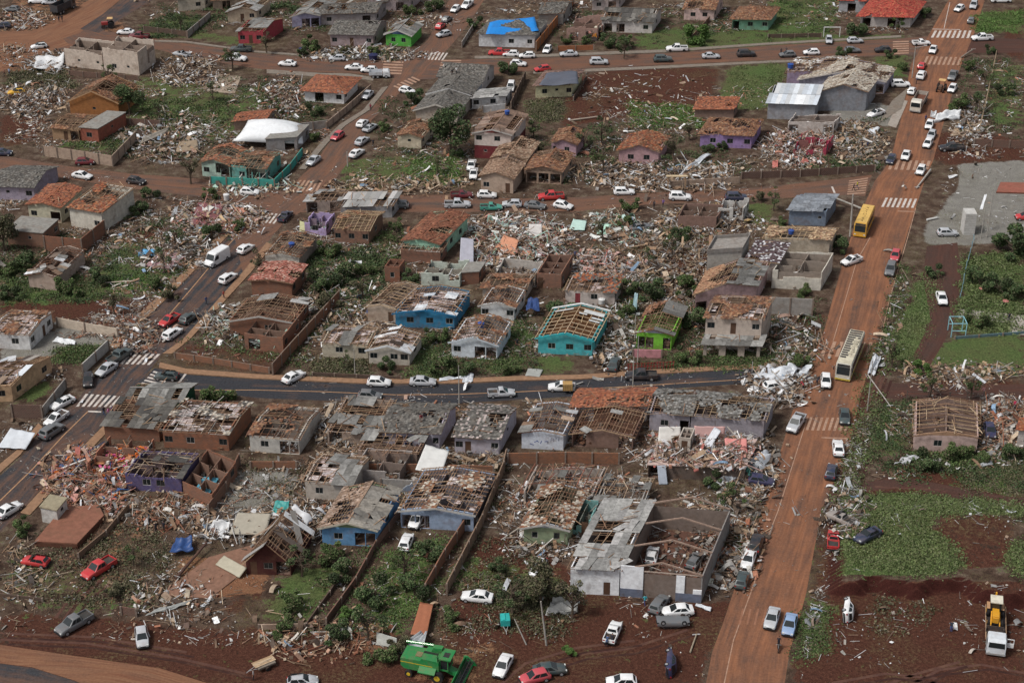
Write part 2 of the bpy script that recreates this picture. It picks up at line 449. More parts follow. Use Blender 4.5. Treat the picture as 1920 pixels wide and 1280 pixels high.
# ---------------------------------------------------------------- roads
def road_mat(name, dirt, asphalt=(.052, .052, .056), dcol=(.22, .092, .045), dcol2=(.13, .06, .035), streak=1.0):
    m, n, l, b = nt(name, .9, .2)
    uv = n.new('ShaderNodeUVMap'); mp = n.new('ShaderNodeMapping'); l.new(uv.outputs[0], mp.inputs[0]); mp.inputs['Scale'].default_value = (.55*streak, .035, 1)
    s1 = noise(n, l, 1.0, 6, vec=mp.outputs[0], rough=.65)
    mp2 = n.new('ShaderNodeMapping'); l.new(uv.outputs[0], mp2.inputs[0]); mp2.inputs['Scale'].default_value = (1.6, .10, 1)
    s2 = noise(n, l, 1.3, 5, vec=mp2.outputs[0])
    P = wpos(n); pn = noise(n, l, .25, 6, vec=P, rough=.7); fn = noise(n, l, 3, 5, vec=P, rough=.7)
    s = math_(n, l, 'MULTIPLY_ADD', s1.outputs[0], .6, math_(n, l, 'MULTIPLY', pn.outputs[0], .4))
    s = math_(n, l, 'ADD', s, dirt-.5)
    mr = ramp(n, l, s, [(.40, (0, 0, 0)), (.52, (.55,)*3), (.64, (1, 1, 1))])
    dc = ramp(n, l, s2.outputs[0], [(.3, dcol2), (.55, dcol), (.8, tuple(min(1, v*1.25) for v in dcol))])
    ac = ramp(n, l, fn.outputs[0], [(.3, tuple(v*.75 for v in asphalt)), (.7, tuple(v*1.3 for v in asphalt))])
    c = mixc(n, l, mr.outputs[0], ac.outputs[0], dc.outputs[0])
    gr = ramp(n, l, fn.outputs[0], [(.3, (.82,)*3), (.7, (1.15,)*3)])
    c = mixc(n, l, 1.0, c, gr.outputs[0], 'MULTIPLY')
    l.new(c, b.inputs['Base Color']); bump(n, l, b, fn.outputs[0], .3, .05)
    return m
def interp(poly, t):
    return poly
def strip(name, L, Rr, mat, z=.004, nsub=6, thick=0, kind='structure'):
    """road strip between two photo-pixel polylines with the same number of points"""
    A = [gp(*p) for p in L]; B = [gp(*p) for p in Rr]
    V = []; U = []; F = []; yy = 0; NX = 4
    rows = []
    for i in range(len(A)-1):
        for k in range(nsub):
            t = k/nsub; rows.append((A[i].lerp(A[i+1], t), B[i].lerp(B[i+1], t)))
    rows.append((A[-1], B[-1])); prev = None
    for a, b_ in rows:
        mid = (a+b_)/2
        if prev is not None: yy += (mid-prev).length
        prev = mid
        for j in range(NX+1):
            p = a.lerp(b_, j/NX); V.append((p.x, p.y, float(gz(p.x, p.y))+z+thick)); U.append(((a-b_).length*j/NX, yy))
    nr = len(rows)
    for i in range(nr-1):
        for j in range(NX):
            q = i*(NX+1)+j; F.append((q, q+1, q+NX+2, q+NX+1))
    if thick:     # kerb faces down both long edges
        for j in (0, NX):
            base = len(V)
            for i in range(nr):
                v = V[i*(NX+1)+j]; V.append((v[0], v[1], v[2]-thick-.05)); U.append(U[i*(NX+1)+j])
            for i in range(nr-1):
                a0 = i*(NX+1)+j; F.append((a0, a0+NX+1, base+i+1, base+i))
    me = bpy.data.meshes.new(name); me.from_pydata(V, [], F)
    ul = me.uv_layers.new(name='UVMap')
    for lp in me.loops: ul.data[lp.index].uv = U[lp.vertex_index]
    # make normals face up
    me.update()
    if me.polygons[0].normal.z < 0:
        me.flip_normals()
    me.materials.append(mat)
    o = bpy.data.objects.new(name, me); C.objects.link(o); o['kind'] = kind
    return o
MAIN_L = [(1322,1290),(1335,1222),(1356,1167),(1378,1100),(1430,957),(1465,840),(1503,715),(1545,620),(1578,500),(1600,430),(1640,340),(1670,300),(1692,210),(1708,120),(1745,60),(1782,-6)]
MAIN_R = [(1470,1290),(1480,1222),(1497,1167),(1512,1110),(1540,957),(1590,840),(1614,740),(1652,620),(1683,500),(1704,430),(1733,340),(1750,300),(1775,210),(1803,120),(1828,60),(1848,-6)]
LEFT_L = [(-30,918),(40,857),(82,804),(140,757),(180,705),(217,657),(250,620),(325,548),(390,480),(437,432),(500,390),(540,352),(590,308),(615,270),(650,235),(695,207),(730,160),(762,112),(802,75),(837,10),(845,-6)]
LEFT_R = [(-30,1028),(37,960),(85,908),(175,815),(215,775),(258,727),(302,665),(342,637),(410,560),(455,510),(530,420),(598,375),(655,302),(675,275),(697,225),(725,200),(755,168),(806,128),(842,90),(872,55),(912,-6)]
UP_T = [(150,40),(200,60),(250,63),(350,82),(480,100),(600,110),(655,114),(755,114),(860,112),(985,110),(1110,105),(1247,100),(1440,86),(1690,72),(1750,68)]
UP_B = [(100,95),(180,88),(290,92),(340,105),(480,129),(600,136),(655,137),(780,150),(880,143),(985,134),(1110,128),(1247,122),(1440,113),(1690,104),(1740,102)]
UPR_T = [(1812,70),(1925,74)]; UPR_B = [(1806,100),(1925,99)]
MID_T = [(-10,290),(130,312),(250,326),(380,336),(480,352),(560,362),(630,366),(760,366),(860,365),(960,373),(1085,370),(1210,362),(1410,353),(1580,335),(1635,328)]
MID_B = [(-10,318),(130,336),(250,354),(380,370),(450,380),(530,398),(640,398),(760,398),(860,398),(960,396),(1085,396),(1210,384),(1410,374),(1590,366),(1622,368)]
LOW_T = [(290,690),(350,702),(480,711),(680,720),(855,720),(960,715),(1090,712),(1230,702),(1410,691),(1510,684)]
LOW_B = [(255,726),(350,728),(480,746),(680,753),(855,756),(960,750),(1090,742),(1230,730),(1410,718),(1500,712)]
m_main = road_mat('dusty_asphalt', .58, asphalt=(.075, .052, .044), dcol=(.245, .108, .058), dcol2=(.16, .072, .042))
m_mid = road_mat('muddy_asphalt', .575, asphalt=(.07, .06, .055), dcol=(.17, .085, .054), dcol2=(.12, .066, .046))
m_up = road_mat('earthy_asphalt', .565, asphalt=(.066, .06, .056), dcol=(.165, .08, .05), dcol2=(.12, .062, .044))
m_leftlow = road_mat('asphalt', .47, asphalt=(.040, .041, .046), dcol=(.16, .085, .055))
m_low = road_mat('dark_asphalt', .39, asphalt=(.034, .035, .041), dcol=(.14, .085, .06))
m_walk = M((.28, .165, .10), .95, .4, .3)
m_walkg = M((.21, .18, .15), .95, .5, .3)
m_dirt = road_mat('dirt', .62, asphalt=(.11, .062, .045), dcol=(.21, .105, .06), dcol2=(.15, .06, .035))
m_track = road_mat('dark_earth', .55, asphalt=(.055, .036, .030), dcol=(.085, .038, .028), dcol2=(.06, .026, .02))
strip('main_road', MAIN_L, MAIN_R, m_main, .008)
strip('upper_street', UP_T, UP_B, m_up, .004); strip('upper_street', UPR_T, UPR_B, m_track, .004)
strip('middle_street', MID_T, MID_B, m_mid, .004)
strip('lower_street', LOW_T, LOW_B, m_low, .004)
k0 = 8
strip('left_road', LEFT_L[:k0+2], LEFT_R[:k0+2], m_leftlow, .012)
strip('left_road', LEFT_L[k0+1:], LEFT_R[k0+1:], m_mid, .012)
strip('dirt_road', [(-20,1205),(120,1226),(300,1252),(420,1290)], [(-20,1240),(60,1250),(140,1275),(190,1298)], m_dirt, .006)
strip('asphalt_road', [(-20,1241),(60,1251),(140,1276),(188,1298)], [(-20,1330),(0,1330),(60,1330),(100,1330)], m_leftlow, .004)
strip('dirt_road', [(-10,60),(60,58),(120,30),(180,-8)], [(-10,100),(70,90),(150,62),(235,-8)], m_dirt, .006)
strip('asphalt_street', [(150,55),(200,22),(240,-8)], [(185,62),(250,22),(300,-8)], m_leftlow, .010)
strip('dirt_road', [(-10,105),(60,82),(110,65)], [(-10,140),(70,102),(130,85)], m_dirt, .010)
strip('dirt_track', [(1738,462),(1730,520),(1745,600),(1722,650),(1690,700)], [(1795,455),(1802,520),(1790,600),(1765,650),(1735,700)], m_track, .006)
strip('dirt_track', [(1640,716),(1760,722),(1925,720)], [(1640,745),(1760,752),(1925,750)], m_track, .004)
strip('dirt_track', [(1560,908),(1700,895),(1925,935)], [(1560,930),(1700,912),(1925,952)], m_track, .004)
# pavements with real kerbs
strip('pavement', [(326,548),(391,480),(438,432),(480,402)], [(316,540),(380,472),(425,424),(466,396)], m_walk, 0, thick=.12)
strip('pavement', [(-20,905),(38,853),(80,801)], [(-30,895),(30,846),(72,794)], m_walk, 0, thick=.12)
strip('pavement', [(218,655),(250,619),(325,549)], [(206,648),(238,610),(314,541)], m_walk, 0, thick=.12)
strip('pavement', [(304,664),(343,637),(411,560),(456,510),(500,455)], [(322,664),(356,637),(424,562),(470,512),(512,460)], m_walk, 0, thick=.12)
strip('pavement', [(38,962),(86,910),(176,817),(216,777)], [(56,966),(103,915),(190,822),(230,782)], m_walk, 0, thick=.12)
strip('pavement', [(300,680),(350,692),(480,702),(680,711),(855,711),(960,706),(1090,703),(1230,693),(1440,682)], [(298,689),(349,701),(480,710),(680,719),(855,719),(960,714),(1090,711),(1230,701),(1440,690)], m_walk, 0, thick=.12)
strip('pavement', [(500,131),(600,138),(655,139),(700,146)], [(500,138),(600,145),(655,146),(700,152)], m_walkg, 0, thick=.12)
strip('pavement', [(1000,134),(1110,130),(1247,124),(1440,115),(1600,109)], [(1000,139),(1110,135),(1247,129),(1440,119),(1600,113)], m_walkg, 0, thick=.12)
strip('pavement', [(890,106),(985,104),(1110,99),(1247,94),(1440,81),(1690,67)], [(890,111),(985,109),(1110,104),(1247,99),(1440,85),(1690,71)], m_walkg, 0, thick=.12)
strip('pavement', [(290,76),(350,78),(480,96),(655,109)], [(290,79),(350,81),(480,99),(655,113)], m_walkg, 0, thick=.12)
strip('pavement', [(716,165),(681,207),(636,235),(600,270),(560,318)], [(728,163),(693,207),(648,236),(613,270),(573,318)], m_walkg, 0, thick=.12)
strip('pavement', [(1648,232),(1672,190)], [(1690,205),(1703,165)], m_walkg, 0, thick=.10)
# painted markings
m_wh = M((.55, .50, .46), .8, .75, .3, dcol=(.22, .12, .08)); m_or = M((.42, .24, .13), .8, .6, .3)
m_whd = M((.38, .24, .17), .8, .9, .3, dcol=(.22, .10, .055))
m_faint = M((.27, .13, .08), .9, .9, .3, dcol=(.2, .09, .05))
def line(name, pts, w, mat, z=.02, dash=None):
    P = [gp(*p) for p in pts]; V = []; F = []
    for i, p in enumerate(P):
        d = (P[min(i+1, len(P)-1)]-P[max(i-1, 0)]); d.z = 0; d.normalize(); nn = Vector((-d.y, d.x, 0))*w/2
        V += [(p+nn)[:2]+(z,), (p-nn)[:2]+(z,)]
    for i in range(len(P)-1): F.append((2*i, 2*i+1, 2*i+3, 2*i+2))
    me = bpy.data.meshes.new(name); me.from_pydata(V, [], F); me.update()
    if me.polygons[0].normal.z < 0: me.flip_normals()
    me.materials.append(mat); o = bpy.data.objects.new(name, me); C.objects.link(o); o['kind'] = 'structure'; return o
def crosswalk(p0, p1, q0, q1, nb, mat, fill=.5, z=.022):
    """zebra bars between line p0-p1 (one end of the bars) and q0-q1 (the other end)"""
    V = []; F = []
    P0, P1, Q0, Q1 = gp(*p0), gp(*p1), gp(*q0), gp(*q1)
    for k in range(nb):
        a = (k+.5-fill/2)/nb; b_ = (k+.5+fill/2)/nb
        n0 = len(V)
        for t, (u, v) in ((a, (P0, P1)), (b_, (P0, P1)), (b_, (Q0, Q1)), (a, (Q0, Q1))):
            p = u.lerp(v, t); V.append((p.x, p.y, z))
        F.append((n0, n0+1, n0+2, n0+3))
    me = bpy.data.meshes.new('crosswalk'); me.from_pydata(V, [], F); me.update()
    if me.polygons[0].normal.z < 0: me.flip_normals()
    me.materials.append(mat); o = bpy.data.objects.new('crosswalk', me); C.objects.link(o); o['kind'] = 'structure'
crosswalk((240,662),(303,664),(222,682),(283,684), 6, m_wh)
crosswalk((158,738),(232,743),(140,762),(212,763), 7, m_wh)
crosswalk((290,694),(257,726),(322,702),(294,734), 6, m_wh)
crosswalk((807,98),(842,100),(800,112),(832,114), 5, m_wh)
crosswalk((720,113),(716,140),(757,115),(752,141), 5, m_whd)
crosswalk((865,112),(862,134),(828,112),(822,134), 5, m_whd)
crosswalk((775,143),(735,163),(790,150),(752,170), 6, m_whd)
crosswalk((1750,58),(1824,58),(1743,71),(1819,72), 8, m_wh)
crosswalk((1735,106),(1806,108),(1728,121),(1800,123), 8, m_whd)
crosswalk((1704,76),(1704,102),(1674,77),(1674,103), 6, m_whd)
crosswalk((1658,371),(1722,373),(1650,388),(1715,390), 7, m_wh)
crosswalk((1628,332),(1622,364),(1592,338),(1588,366), 7, m_whd)
crosswalk((1668,300),(1748,302),(1662,318),(1742,320), 7, m_whd)
crosswalk((1545,640),(1640,642),(1534,668),(1630,670), 7, m_whd)
crosswalk((1516,782),(1598,783),(1508,806),(1590,808), 8, m_whd)
crosswalk((560,338),(608,338),(545,358),(596,360), 6, m_whd)
crosswalk((492,398),(530,402),(480,416),(516,420), 5, m_wh)
crosswalk((1386,1140),(1500,1145),(1380,1170),(1492,1174), 8, m_faint, .28)
line('centre_line', [(345,731),(480,731),(600,734),(740,740),(855,739),(960,735),(1150,726),(1400,711)], .18, m_or)
line('centre_line', [(-10,948),(60,880),(120,815),(165,771)], .18, m_or)
line('centre_line', [(262,648),(290,622),(360,540),(420,468),(470,415)], .18, m_or)
line('stop_line', [(165,771),(190,772)], .4, m_wh); line('stop_line', [(240,652),(280,652)], .4, m_wh); line('stop_line', [(348,701),(332,721)], .4, m_wh)
line('lane_line', [(1357,1285),(1375,1200),(1415,1090),(1438,1010),(1459,957),(1501,824),(1515,780)], .14, m_whd)
line('lane_line', [(1562,640),(1590,545),(1606,490),(1632,444)], .14, m_whd)
line('lane_line', [(1650,640),(1668,560),(1702,445),(1717,390)], .14, m_whd)
line('lane_line', [(1770,54),(1781,5)], .14, m_wh)
line('stop_line', [(1748,55),(1800,56)], .35, m_wh); line('stop_line', [(1560,350),(1565,362)], .4, m_wh)
line('stop_line', [(1683,396),(1716,397)], .35, m_whd); line('stop_line', [(1540,820),(1590,822)], .35, m_whd)

m_tr = M((.095, .045, .034), .95, .6, .4); m_tr2 = M((.045, .018, .014), .95, .6, .4)
for pts in ([(1700,1290),(1760,1255),(1840,1245),(1925,1262)], [(1640,1290),(1720,1262),(1800,1240)], [(960,1290),(1010,1250),(1090,1225),(1180,1215),(1290,1180)], [(930,1290),(985,1243),(1080,1214),(1190,1200)], [(0,1198),(160,1205),(330,1232),(460,1262)],
            [(0,1186),(180,1194),(350,1222)], [(1640,912),(1760,918),(1925,948)], [(120,1160),(150,1120),(196,1080)], [(104,1158),(134,1118),(180,1078)], [(1590,900),(1606,820),(1648,700)], [(1600,905),(1616,824),(1657,704)], [(1560,1280),(1660,1262),(1760,1272)]):
    line('tyre_track', pts, .45, m_tr, .006); line('tyre_track', [(x+14, y+9) for x, y in pts], .4, m_tr2, .010)
# ---------------------------------------------------------------- palettes (albedo; near-black debris tones paint in the shaded gaps)
TERRA = [(.30, .095, .045), (.36, .13, .06), (.25, .075, .04), (.40, .17, .085), (.20, .07, .045)]
TERRAB = [(.30, .105, .055), (.36, .145, .08), (.24, .08, .05), (.17, .08, .055), (.33, .13, .07)]
BROWN = [(.20, .09, .05), (.26, .12, .065), (.15, .075, .05), (.33, .19, .11), (.22, .13, .09)]
PALET = [(.52, .46, .38), (.42, .37, .30), (.35, .30, .25), (.58, .54, .47), (.30, .24, .20)]
GREYT = [(.115, .108, .098), (.15, .14, .125), (.085, .08, .075), (.19, .18, .165)]
FIBRE = [(.24, .235, .225), (.20, .195, .185), (.30, .295, .28), (.17, .165, .155)]
FIBL = [(.36, .355, .34), (.42, .41, .40), (.30, .295, .285)]
METAL = [(.62, .66, .70), (.55, .60, .66), (.70, .72, .74)]
RED = [(.36, .06, .045), (.42, .08, .055), (.30, .05, .04), (.40, .12, .07)]
WOODP = [(.36, .22, .14), (.44, .30, .19), (.27, .16, .10), (.32, .22, .15), (.24, .14, .09)]
WOODL = [(.50, .36, .22), (.56, .42, .28), (.44, .30, .18)]
WOODD = [(.16, .075, .045), (.20, .10, .06), (.12, .06, .04)]
MIXD = [(.50, .48, .45), (.36, .34, .31), (.24, .22, .20), (.30, .20, .13), (.20, .125, .08), (.26, .12, .075), (.13, .095, .075), (.10, .08, .07), (.34, .25, .18), (.10, .075, .06), (.07, .055, .045), (.74, .73, .71)]
WHITED = [(.84, .84, .84), (.66, .67, .69), (.56, .57, .59), (.42, .41, .40), (.36, .26, .19), (.20, .13, .09), (.40, .36, .32), (.20, .15, .12), (.09, .065, .05), (.07, .05, .04)]
PINKD = [(.52, .26, .22), (.56, .36, .32), (.60, .50, .46), (.42, .20, .14), (.58, .56, .54), (.26, .17, .12), (.36, .12, .10), (.45, .30, .20), (.18, .11, .08)]
MINTD = [(.34, .50, .42), (.42, .56, .52), (.60, .62, .60), (.22, .38, .28), (.55, .55, .52), (.30, .20, .14), (.66, .64, .60), (.20, .13, .09)]
WOODY = [(.30, .19, .12), (.38, .27, .18), (.22, .14, .09), (.48, .38, .28), (.15, .10, .07), (.45, .43, .40)]
BRICKD = [(.30, .12, .07), (.36, .16, .10), (.22, .10, .065), (.40, .24, .17), (.15, .10, .08), (.50, .46, .42)]

def vnoise(x, y, seed):
    r = np.random.default_rng(abs(int(seed))); v = 0
    for k in range(6):
        a = r.uniform(0, 6.28); f = r.uniform(.35, 2.2); v = v+np.sin(f*(x*math.cos(a)+y*math.sin(a))+r.uniform(0, 6.28))/(.6+f)
    return v
def head_at(px): return 14+3*np.clip((px-230)/970, 0, 1)+7*np.clip((px-1250)/300, 0, 1)

def scatter(mb, P, pal, kinds='pscr', size=1.0, zfun=None, flat=.25):
    """random debris pieces at points P (n,3): p plank, s sheet, c chunk, r shard"""
    n = len(P)
    if n == 0: return
    k = rng.integers(0, len(kinds), n); kk = np.array(list(kinds))[k]
    u = rng.uniform(0, 1, (n, 3)); Sz = np.empty((n, 3))
    Sz[:] = np.stack([.12+.28*u[:, 0], .12+.22*u[:, 1], .05+.12*u[:, 2]], 1)
    m = kk == 'p'; Sz[m] = np.stack([.8+3.4*u[m, 0]**2, .06+.09*u[m, 1], .04+.05*u[m, 2]], 1)
    m = kk == 's'; Sz[m] = np.stack([.5+1.5*u[m, 0]**2, .3+.7*u[m, 1]**1.5, np.full(m.sum(), .03)], 1)
    m = kk == 'c'; Sz[m] = np.stack([.25+.6*u[m, 0], .2+.4*u[m, 1], .15+.35*u[m, 2]], 1)
    Sz *= size
    tl = rng.normal(0, flat, n); rl = rng.normal(0, flat*1.2, n)
    Rm = rots(rng.uniform(0, 6.28, n), tl, rl)
    P = P.copy(); P[:, 2] += Sz[:, 2]/2+np.abs(np.sin(tl))*Sz[:, 0]*.45+.01
    mb.boxes(P, Sz, Rm, pick(pal, n))
def curls(mb, P, pal, size=1.0):
    """bent strips of torn sheet and cloth"""
    n = len(P)
    if not n: return
    L = rng.uniform(.8, 3.2, n)*size; w = rng.uniform(.25, .9, n)*size; k = rng.uniform(-2.2, 2.2, n); V = np.zeros((n, 14, 3)); tw = rng.normal(0, .5, n)
    for i in range(7):
        t = i/6; a = k*(t-.5); x = L*np.where(np.abs(k) < .1, t-.5, np.sin(a)/np.where(np.abs(k) < .1, 1, k)); z = L*np.where(np.abs(k) < .1, 0, (1-np.cos(a))/np.where(np.abs(k) < .1, 1, k))
        for j, s_ in ((0, -.5), (1, .5)): V[:, i*2+j] = np.stack([x, s_*w*np.cos(tw*t), z+s_*w*np.sin(tw*t)], 1)
    V = np.einsum('nij,nkj->nki', rots(rng.uniform(0, 6.28, n), rng.normal(0, .25, n), rng.normal(0, .3, n)), V)
    V[:, :, 2] -= V[:, :, 2].min(1)[:, None]; V += P[:, None]
    mb.addq(V, pick(pal, n), np.array([(2*i, 2*i+2, 2*i+3, 2*i+1) for i in range(6)]))
CURL = [(.72, .73, .75), (.55, .57, .60), (.40, .42, .44), (.62, .60, .56), (.30, .30, .30), (.80, .80, .80), (.45, .30, .24), (.20, .30, .42), (.50, .42, .32)]
def poly_pts(poly, n):
    xs = [p[0] for p in poly]; ys = [p[1] for p in poly]; out = np.empty((0, 2))
    while len(out) < n:
        q = np.stack([rng.uniform(min(xs), max(xs), n*2), rng.uniform(min(ys), max(ys), n*2)], 1)
        out = np.concatenate([out, q[inpoly(q[:, 0], q[:, 1], poly)]])
    out = out[:n]
    a = (out[:, 0]-960)/FPX; b = (640-out[:, 1])/FPX
    t = CAM_H/(sp_-b*cp_); x = a*t; y = (cp_+b*sp_)*t
    return np.stack([x, y, gz(x, y)], 1)

def planes(kind, W_, D, h, o, rise):
    n = math.sqrt(1+rise*rise); z0 = h-o*rise+.02; al = lambda s, t: np.ones(np.shape(s), bool)
    if kind == 'v':
        T = (W_/2+o)*n
        return [((-o, -o, z0), (0, 1, 0), (1/n, 0, rise/n), D+2*o, T, al), ((W_+o, -o, z0), (0, 1, 0), (-1/n, 0, rise/n), D+2*o, T, al)]
    if kind == 'u':
        T = (D/2+o)*n
        return [((-o, -o, z0), (1, 0, 0), (0, 1/n, rise/n), W_+2*o, T, al), ((-o, D+o, z0), (1, 0, 0), (0, -1/n, rise/n), W_+2*o, T, al)]
    if kind == 'hip':
        m = min(W_, D)/2+o; T = m*n
        out = []
        for P0, e1, e2, L in (((-o, -o, z0), (1, 0, 0), (0, 1/n, rise/n), W_+2*o), ((-o, D+o, z0), (1, 0, 0), (0, -1/n, rise/n), W_+2*o),
                              ((-o, -o, z0), (0, 1, 0), (1/n, 0, rise/n), D+2*o), ((W_+o, -o, z0), (0, 1, 0), (-1/n, 0, rise/n), D+2*o)):
            out.append((P0, e1, e2, L, T, (lambda L: (lambda s, t: (s >= t/n-.05) & (s <= L-t/n+.05)))(L)))
        return out
    if kind == 'mono':      # low at the front
        T = (D+2*o)*n
        return [((-o, -o, z0), (1, 0, 0), (0, 1/n, rise/n), W_+2*o, T, al)]
    if kind == 'monov':     # low on the left side
        T = (W_+2*o)*n
        return [((-o, -o, z0), (0, 1, 0), (1/n, 0, rise/n), D+2*o, T, al)]
    return []
def cover(mb, pl, style, cov, pal, seed, messy=.06):
    P0, e1, e2, L, T, mk = pl; P0, e1, e2 = np.array(P0), np.array(e1), np.array(e2); nn = np.cross(e1, e2)
    if nn[2] < 0: nn = -nn
    cw, ch, th = {'tile': (.34, .36, .05), 'sheet': (1.0, 1.75, .03), 'metal': (.95, 3.4, .02), 'long': (1.0, 2.6, .03)}[style]
    ns, n_t = max(1, int(L/cw)), max(1, int(round(T/ch))); cw = L/ns; ch = T/n_t
    s, t = np.meshgrid((np.arange(ns)+.5)*cw, (np.arange(n_t)+.5)*ch); s, t = s.ravel(), t.ravel()
    v = vnoise(s*.8, t*.8, seed)+rng.normal(0, .2 if style == 'tile' else .25, len(s))
    thr = np.quantile(v, 1-cov) if cov < 1 else -9; keep = (v >= thr) & mk(s, t)
    keep &= rng.uniform(0, 1, len(s)) > (.03 if cov < .97 else 0)
    s, t = s[keep], t[keep]; n = len(s)
    if n == 0: return
    lift = th*.5+.05+.02*(np.arange(n) % 2)+rng.uniform(0, .02, n)
    ms = rng.uniform(0, 1, n) < messy*(1 if cov < .98 else .3)
    lift = lift+ms*rng.uniform(.03, .10, n)
    Ct = P0+s[:, None]*e1+t[:, None]*e2+lift[:, None]*nn
    Bm = np.stack([e1, e2, nn], 1)
    a = np.where(ms, rng.normal(0, .5, n), rng.normal(0, .02, n)); tl = np.where(ms, rng.normal(0, .12, n), 0)+ (.06 if style == 'tile' else .02)
    Rl = rots(a, np.zeros(n), -tl if e2[1] >= 0 else -tl)
    Rm = np.einsum('ij,njk->nik', Bm, Rl)
    sz = np.tile([cw*(1.0 if style == 'tile' else 1.03), ch*1.08, th], (n, 1))
    base = np.array(pal, float)
    if style == 'tile': col = pick(pal, n)
    else: col = pick(pal, n)
    mb.boxes(Ct, sz, Rm, col)
def frame(mb, pl, pal, rs=1.1, bs=.42, br=.12, seed=0, bw=.06, rw=.10):
    """rafters up the slope and battens across it, some snapped or gone"""
    P0, e1, e2, L, T, mk = pl; P0, e1, e2 = np.array(P0), np.array(e1), np.array(e2); nn = np.cross(e1, e2)
    if nn[2] < 0: nn = -nn
    Bm = np.stack([e1, e2, nn], 1); Ct = []; Sz = []; Rm = []
    I = np.eye(3)
    n = max(2, int(L/rs))
    for i in range(n+1):
        s = min(max(L*i/n, .06), L-.06); tt = np.linspace(0, T, 30); ok = mk(np.full(30, s), tt)
        if not ok.any(): continue
        t1 = tt[ok].max()
        if rng.uniform() < br: t1 *= rng.uniform(.3, .8)
        Ct.append(P0+s*e1+t1/2*e2-nn*.05); Sz.append((rw*.7, t1, .13)); Rm.append(Bm)
    n = max(2, int(T/bs)); ss = np.linspace(0, L, 40)
    for j in range(n+1):
        t = T*j/n; ok = mk(ss, np.full(40, t))
        if not ok.any(): continue
        a, b = ss[ok].min(), ss[ok].max(); x = a
        while x < b-.2:
            ln = min(rng.uniform(2, 5), b-x)
            if rng.uniform() > br*1.6:
                th = rng.normal(0, .012) if rng.uniform() > br*.6 else rng.normal(0, .12)
                Ct.append(P0+(x+ln/2)*e1+t*e2+nn*.035); Sz.append((ln, bw, .045)); Rm.append(Bm@rots([th], [0], [0])[0])
            x += ln
    for i in range(int(L*T*br*.55)):      # loose timbers lying across the frame
        s, t = rng.uniform(.5, L-.5), rng.uniform(.3, max(.4, T-.3))
        if not mk(np.array([s]), np.array([t]))[0]: continue
        Ct.append(P0+s*e1+t*e2+nn*rng.uniform(.1, .3)); Sz.append((rng.uniform(1, 3.4), .09, .06)); Rm.append(Bm@rots([rng.uniform(0, 3.14)], [rng.normal(0, .12)], [0])[0])
    mb.boxes(np.array(Ct), np.array(Sz), np.array(Rm), pick(pal, len(Ct)))

def wall_run(mb, p, q, h, th, ops, ruin=0, step=.9, col=(.5, .5, .5), gab=None):
    """wall from p to q (2d local), openings [(s0,s1,z0,z1)], ruin 0..1 breaks the top"""
    p = np.array(p, float); q = np.array(q, float); L = np.linalg.norm(q-p); d = (q-p)/L; nrm = np.array([-d[1], d[0]])
    cuts = {0, L}
    for o in ops: cuts |= {o[0], o[1]}
    if ruin:
        k = int(L/step)
        cuts |= {L*i/max(1, k) for i in range(1, max(1, k))}
    cuts = sorted(cuts); hh = h
    B = []
    for a, b in zip(cuts[:-1], cuts[1:]):
        if b-a < .02: continue
        m = (a+b)/2
        if ruin:
            hh = hh+rng.normal(0, ruin*.7); hh = min(h, max(h*(1-ruin)*.7, hh))
            if rng.uniform() < ruin*.12: hh = h*rng.uniform(.1, .5)
        z = 0
        for (s0, s1, z0, z1) in sorted([o for o in ops if o[0]-.01 <= m <= o[1]+.01], key=lambda o: o[2]):
            if z0 > z+.01: B.append((a, b, z, min(z0, hh)))
            z = z1
        if hh > z+.02: B.append((a, b, z, hh))
    Rm = np.array([(d[0], nrm[0], 0), (d[1], nrm[1], 0), (0, 0, 1.)])
    for a, b, z0, z1 in B:
        if z1 <= z0: continue
        c = p+d*(a+b)/2+nrm*th/2
        mb.boxes([(c[0], c[1], (z0+z1)/2)], [(b-a, th, z1-z0)], Rm[None], [col])
    return L
def openings(spec, L, h):
    out = []; n = len(spec)
    for i, ch in enumerate(spec):
        c = L*(i+.5)/n; mw = L/n*.42
        if ch in 'wW': w = min(.62 if ch == 'w' else .95, mw); out.append((c-w, c+w, 1.0, min(2.05, h-.3), ch))
        if ch in 's': w = min(.35, mw); out.append((c-w, c+w, 1.5, min(2.05, h-.3), ch))
        if ch == 'd': w = min(.45, mw); out.append((c-w, c+w, 0.02, 2.1, ch))
        if ch == 'g': w = min(1.5, L/n*.47); out.append((c-w, c+w, 0.02, min(2.35, h-.2), ch))
        if ch == 'o': w = min(1.0, L/n*.47); out.append((c-w, c+w, .02, 2.2, ch))
    return out
NWIN = [0]
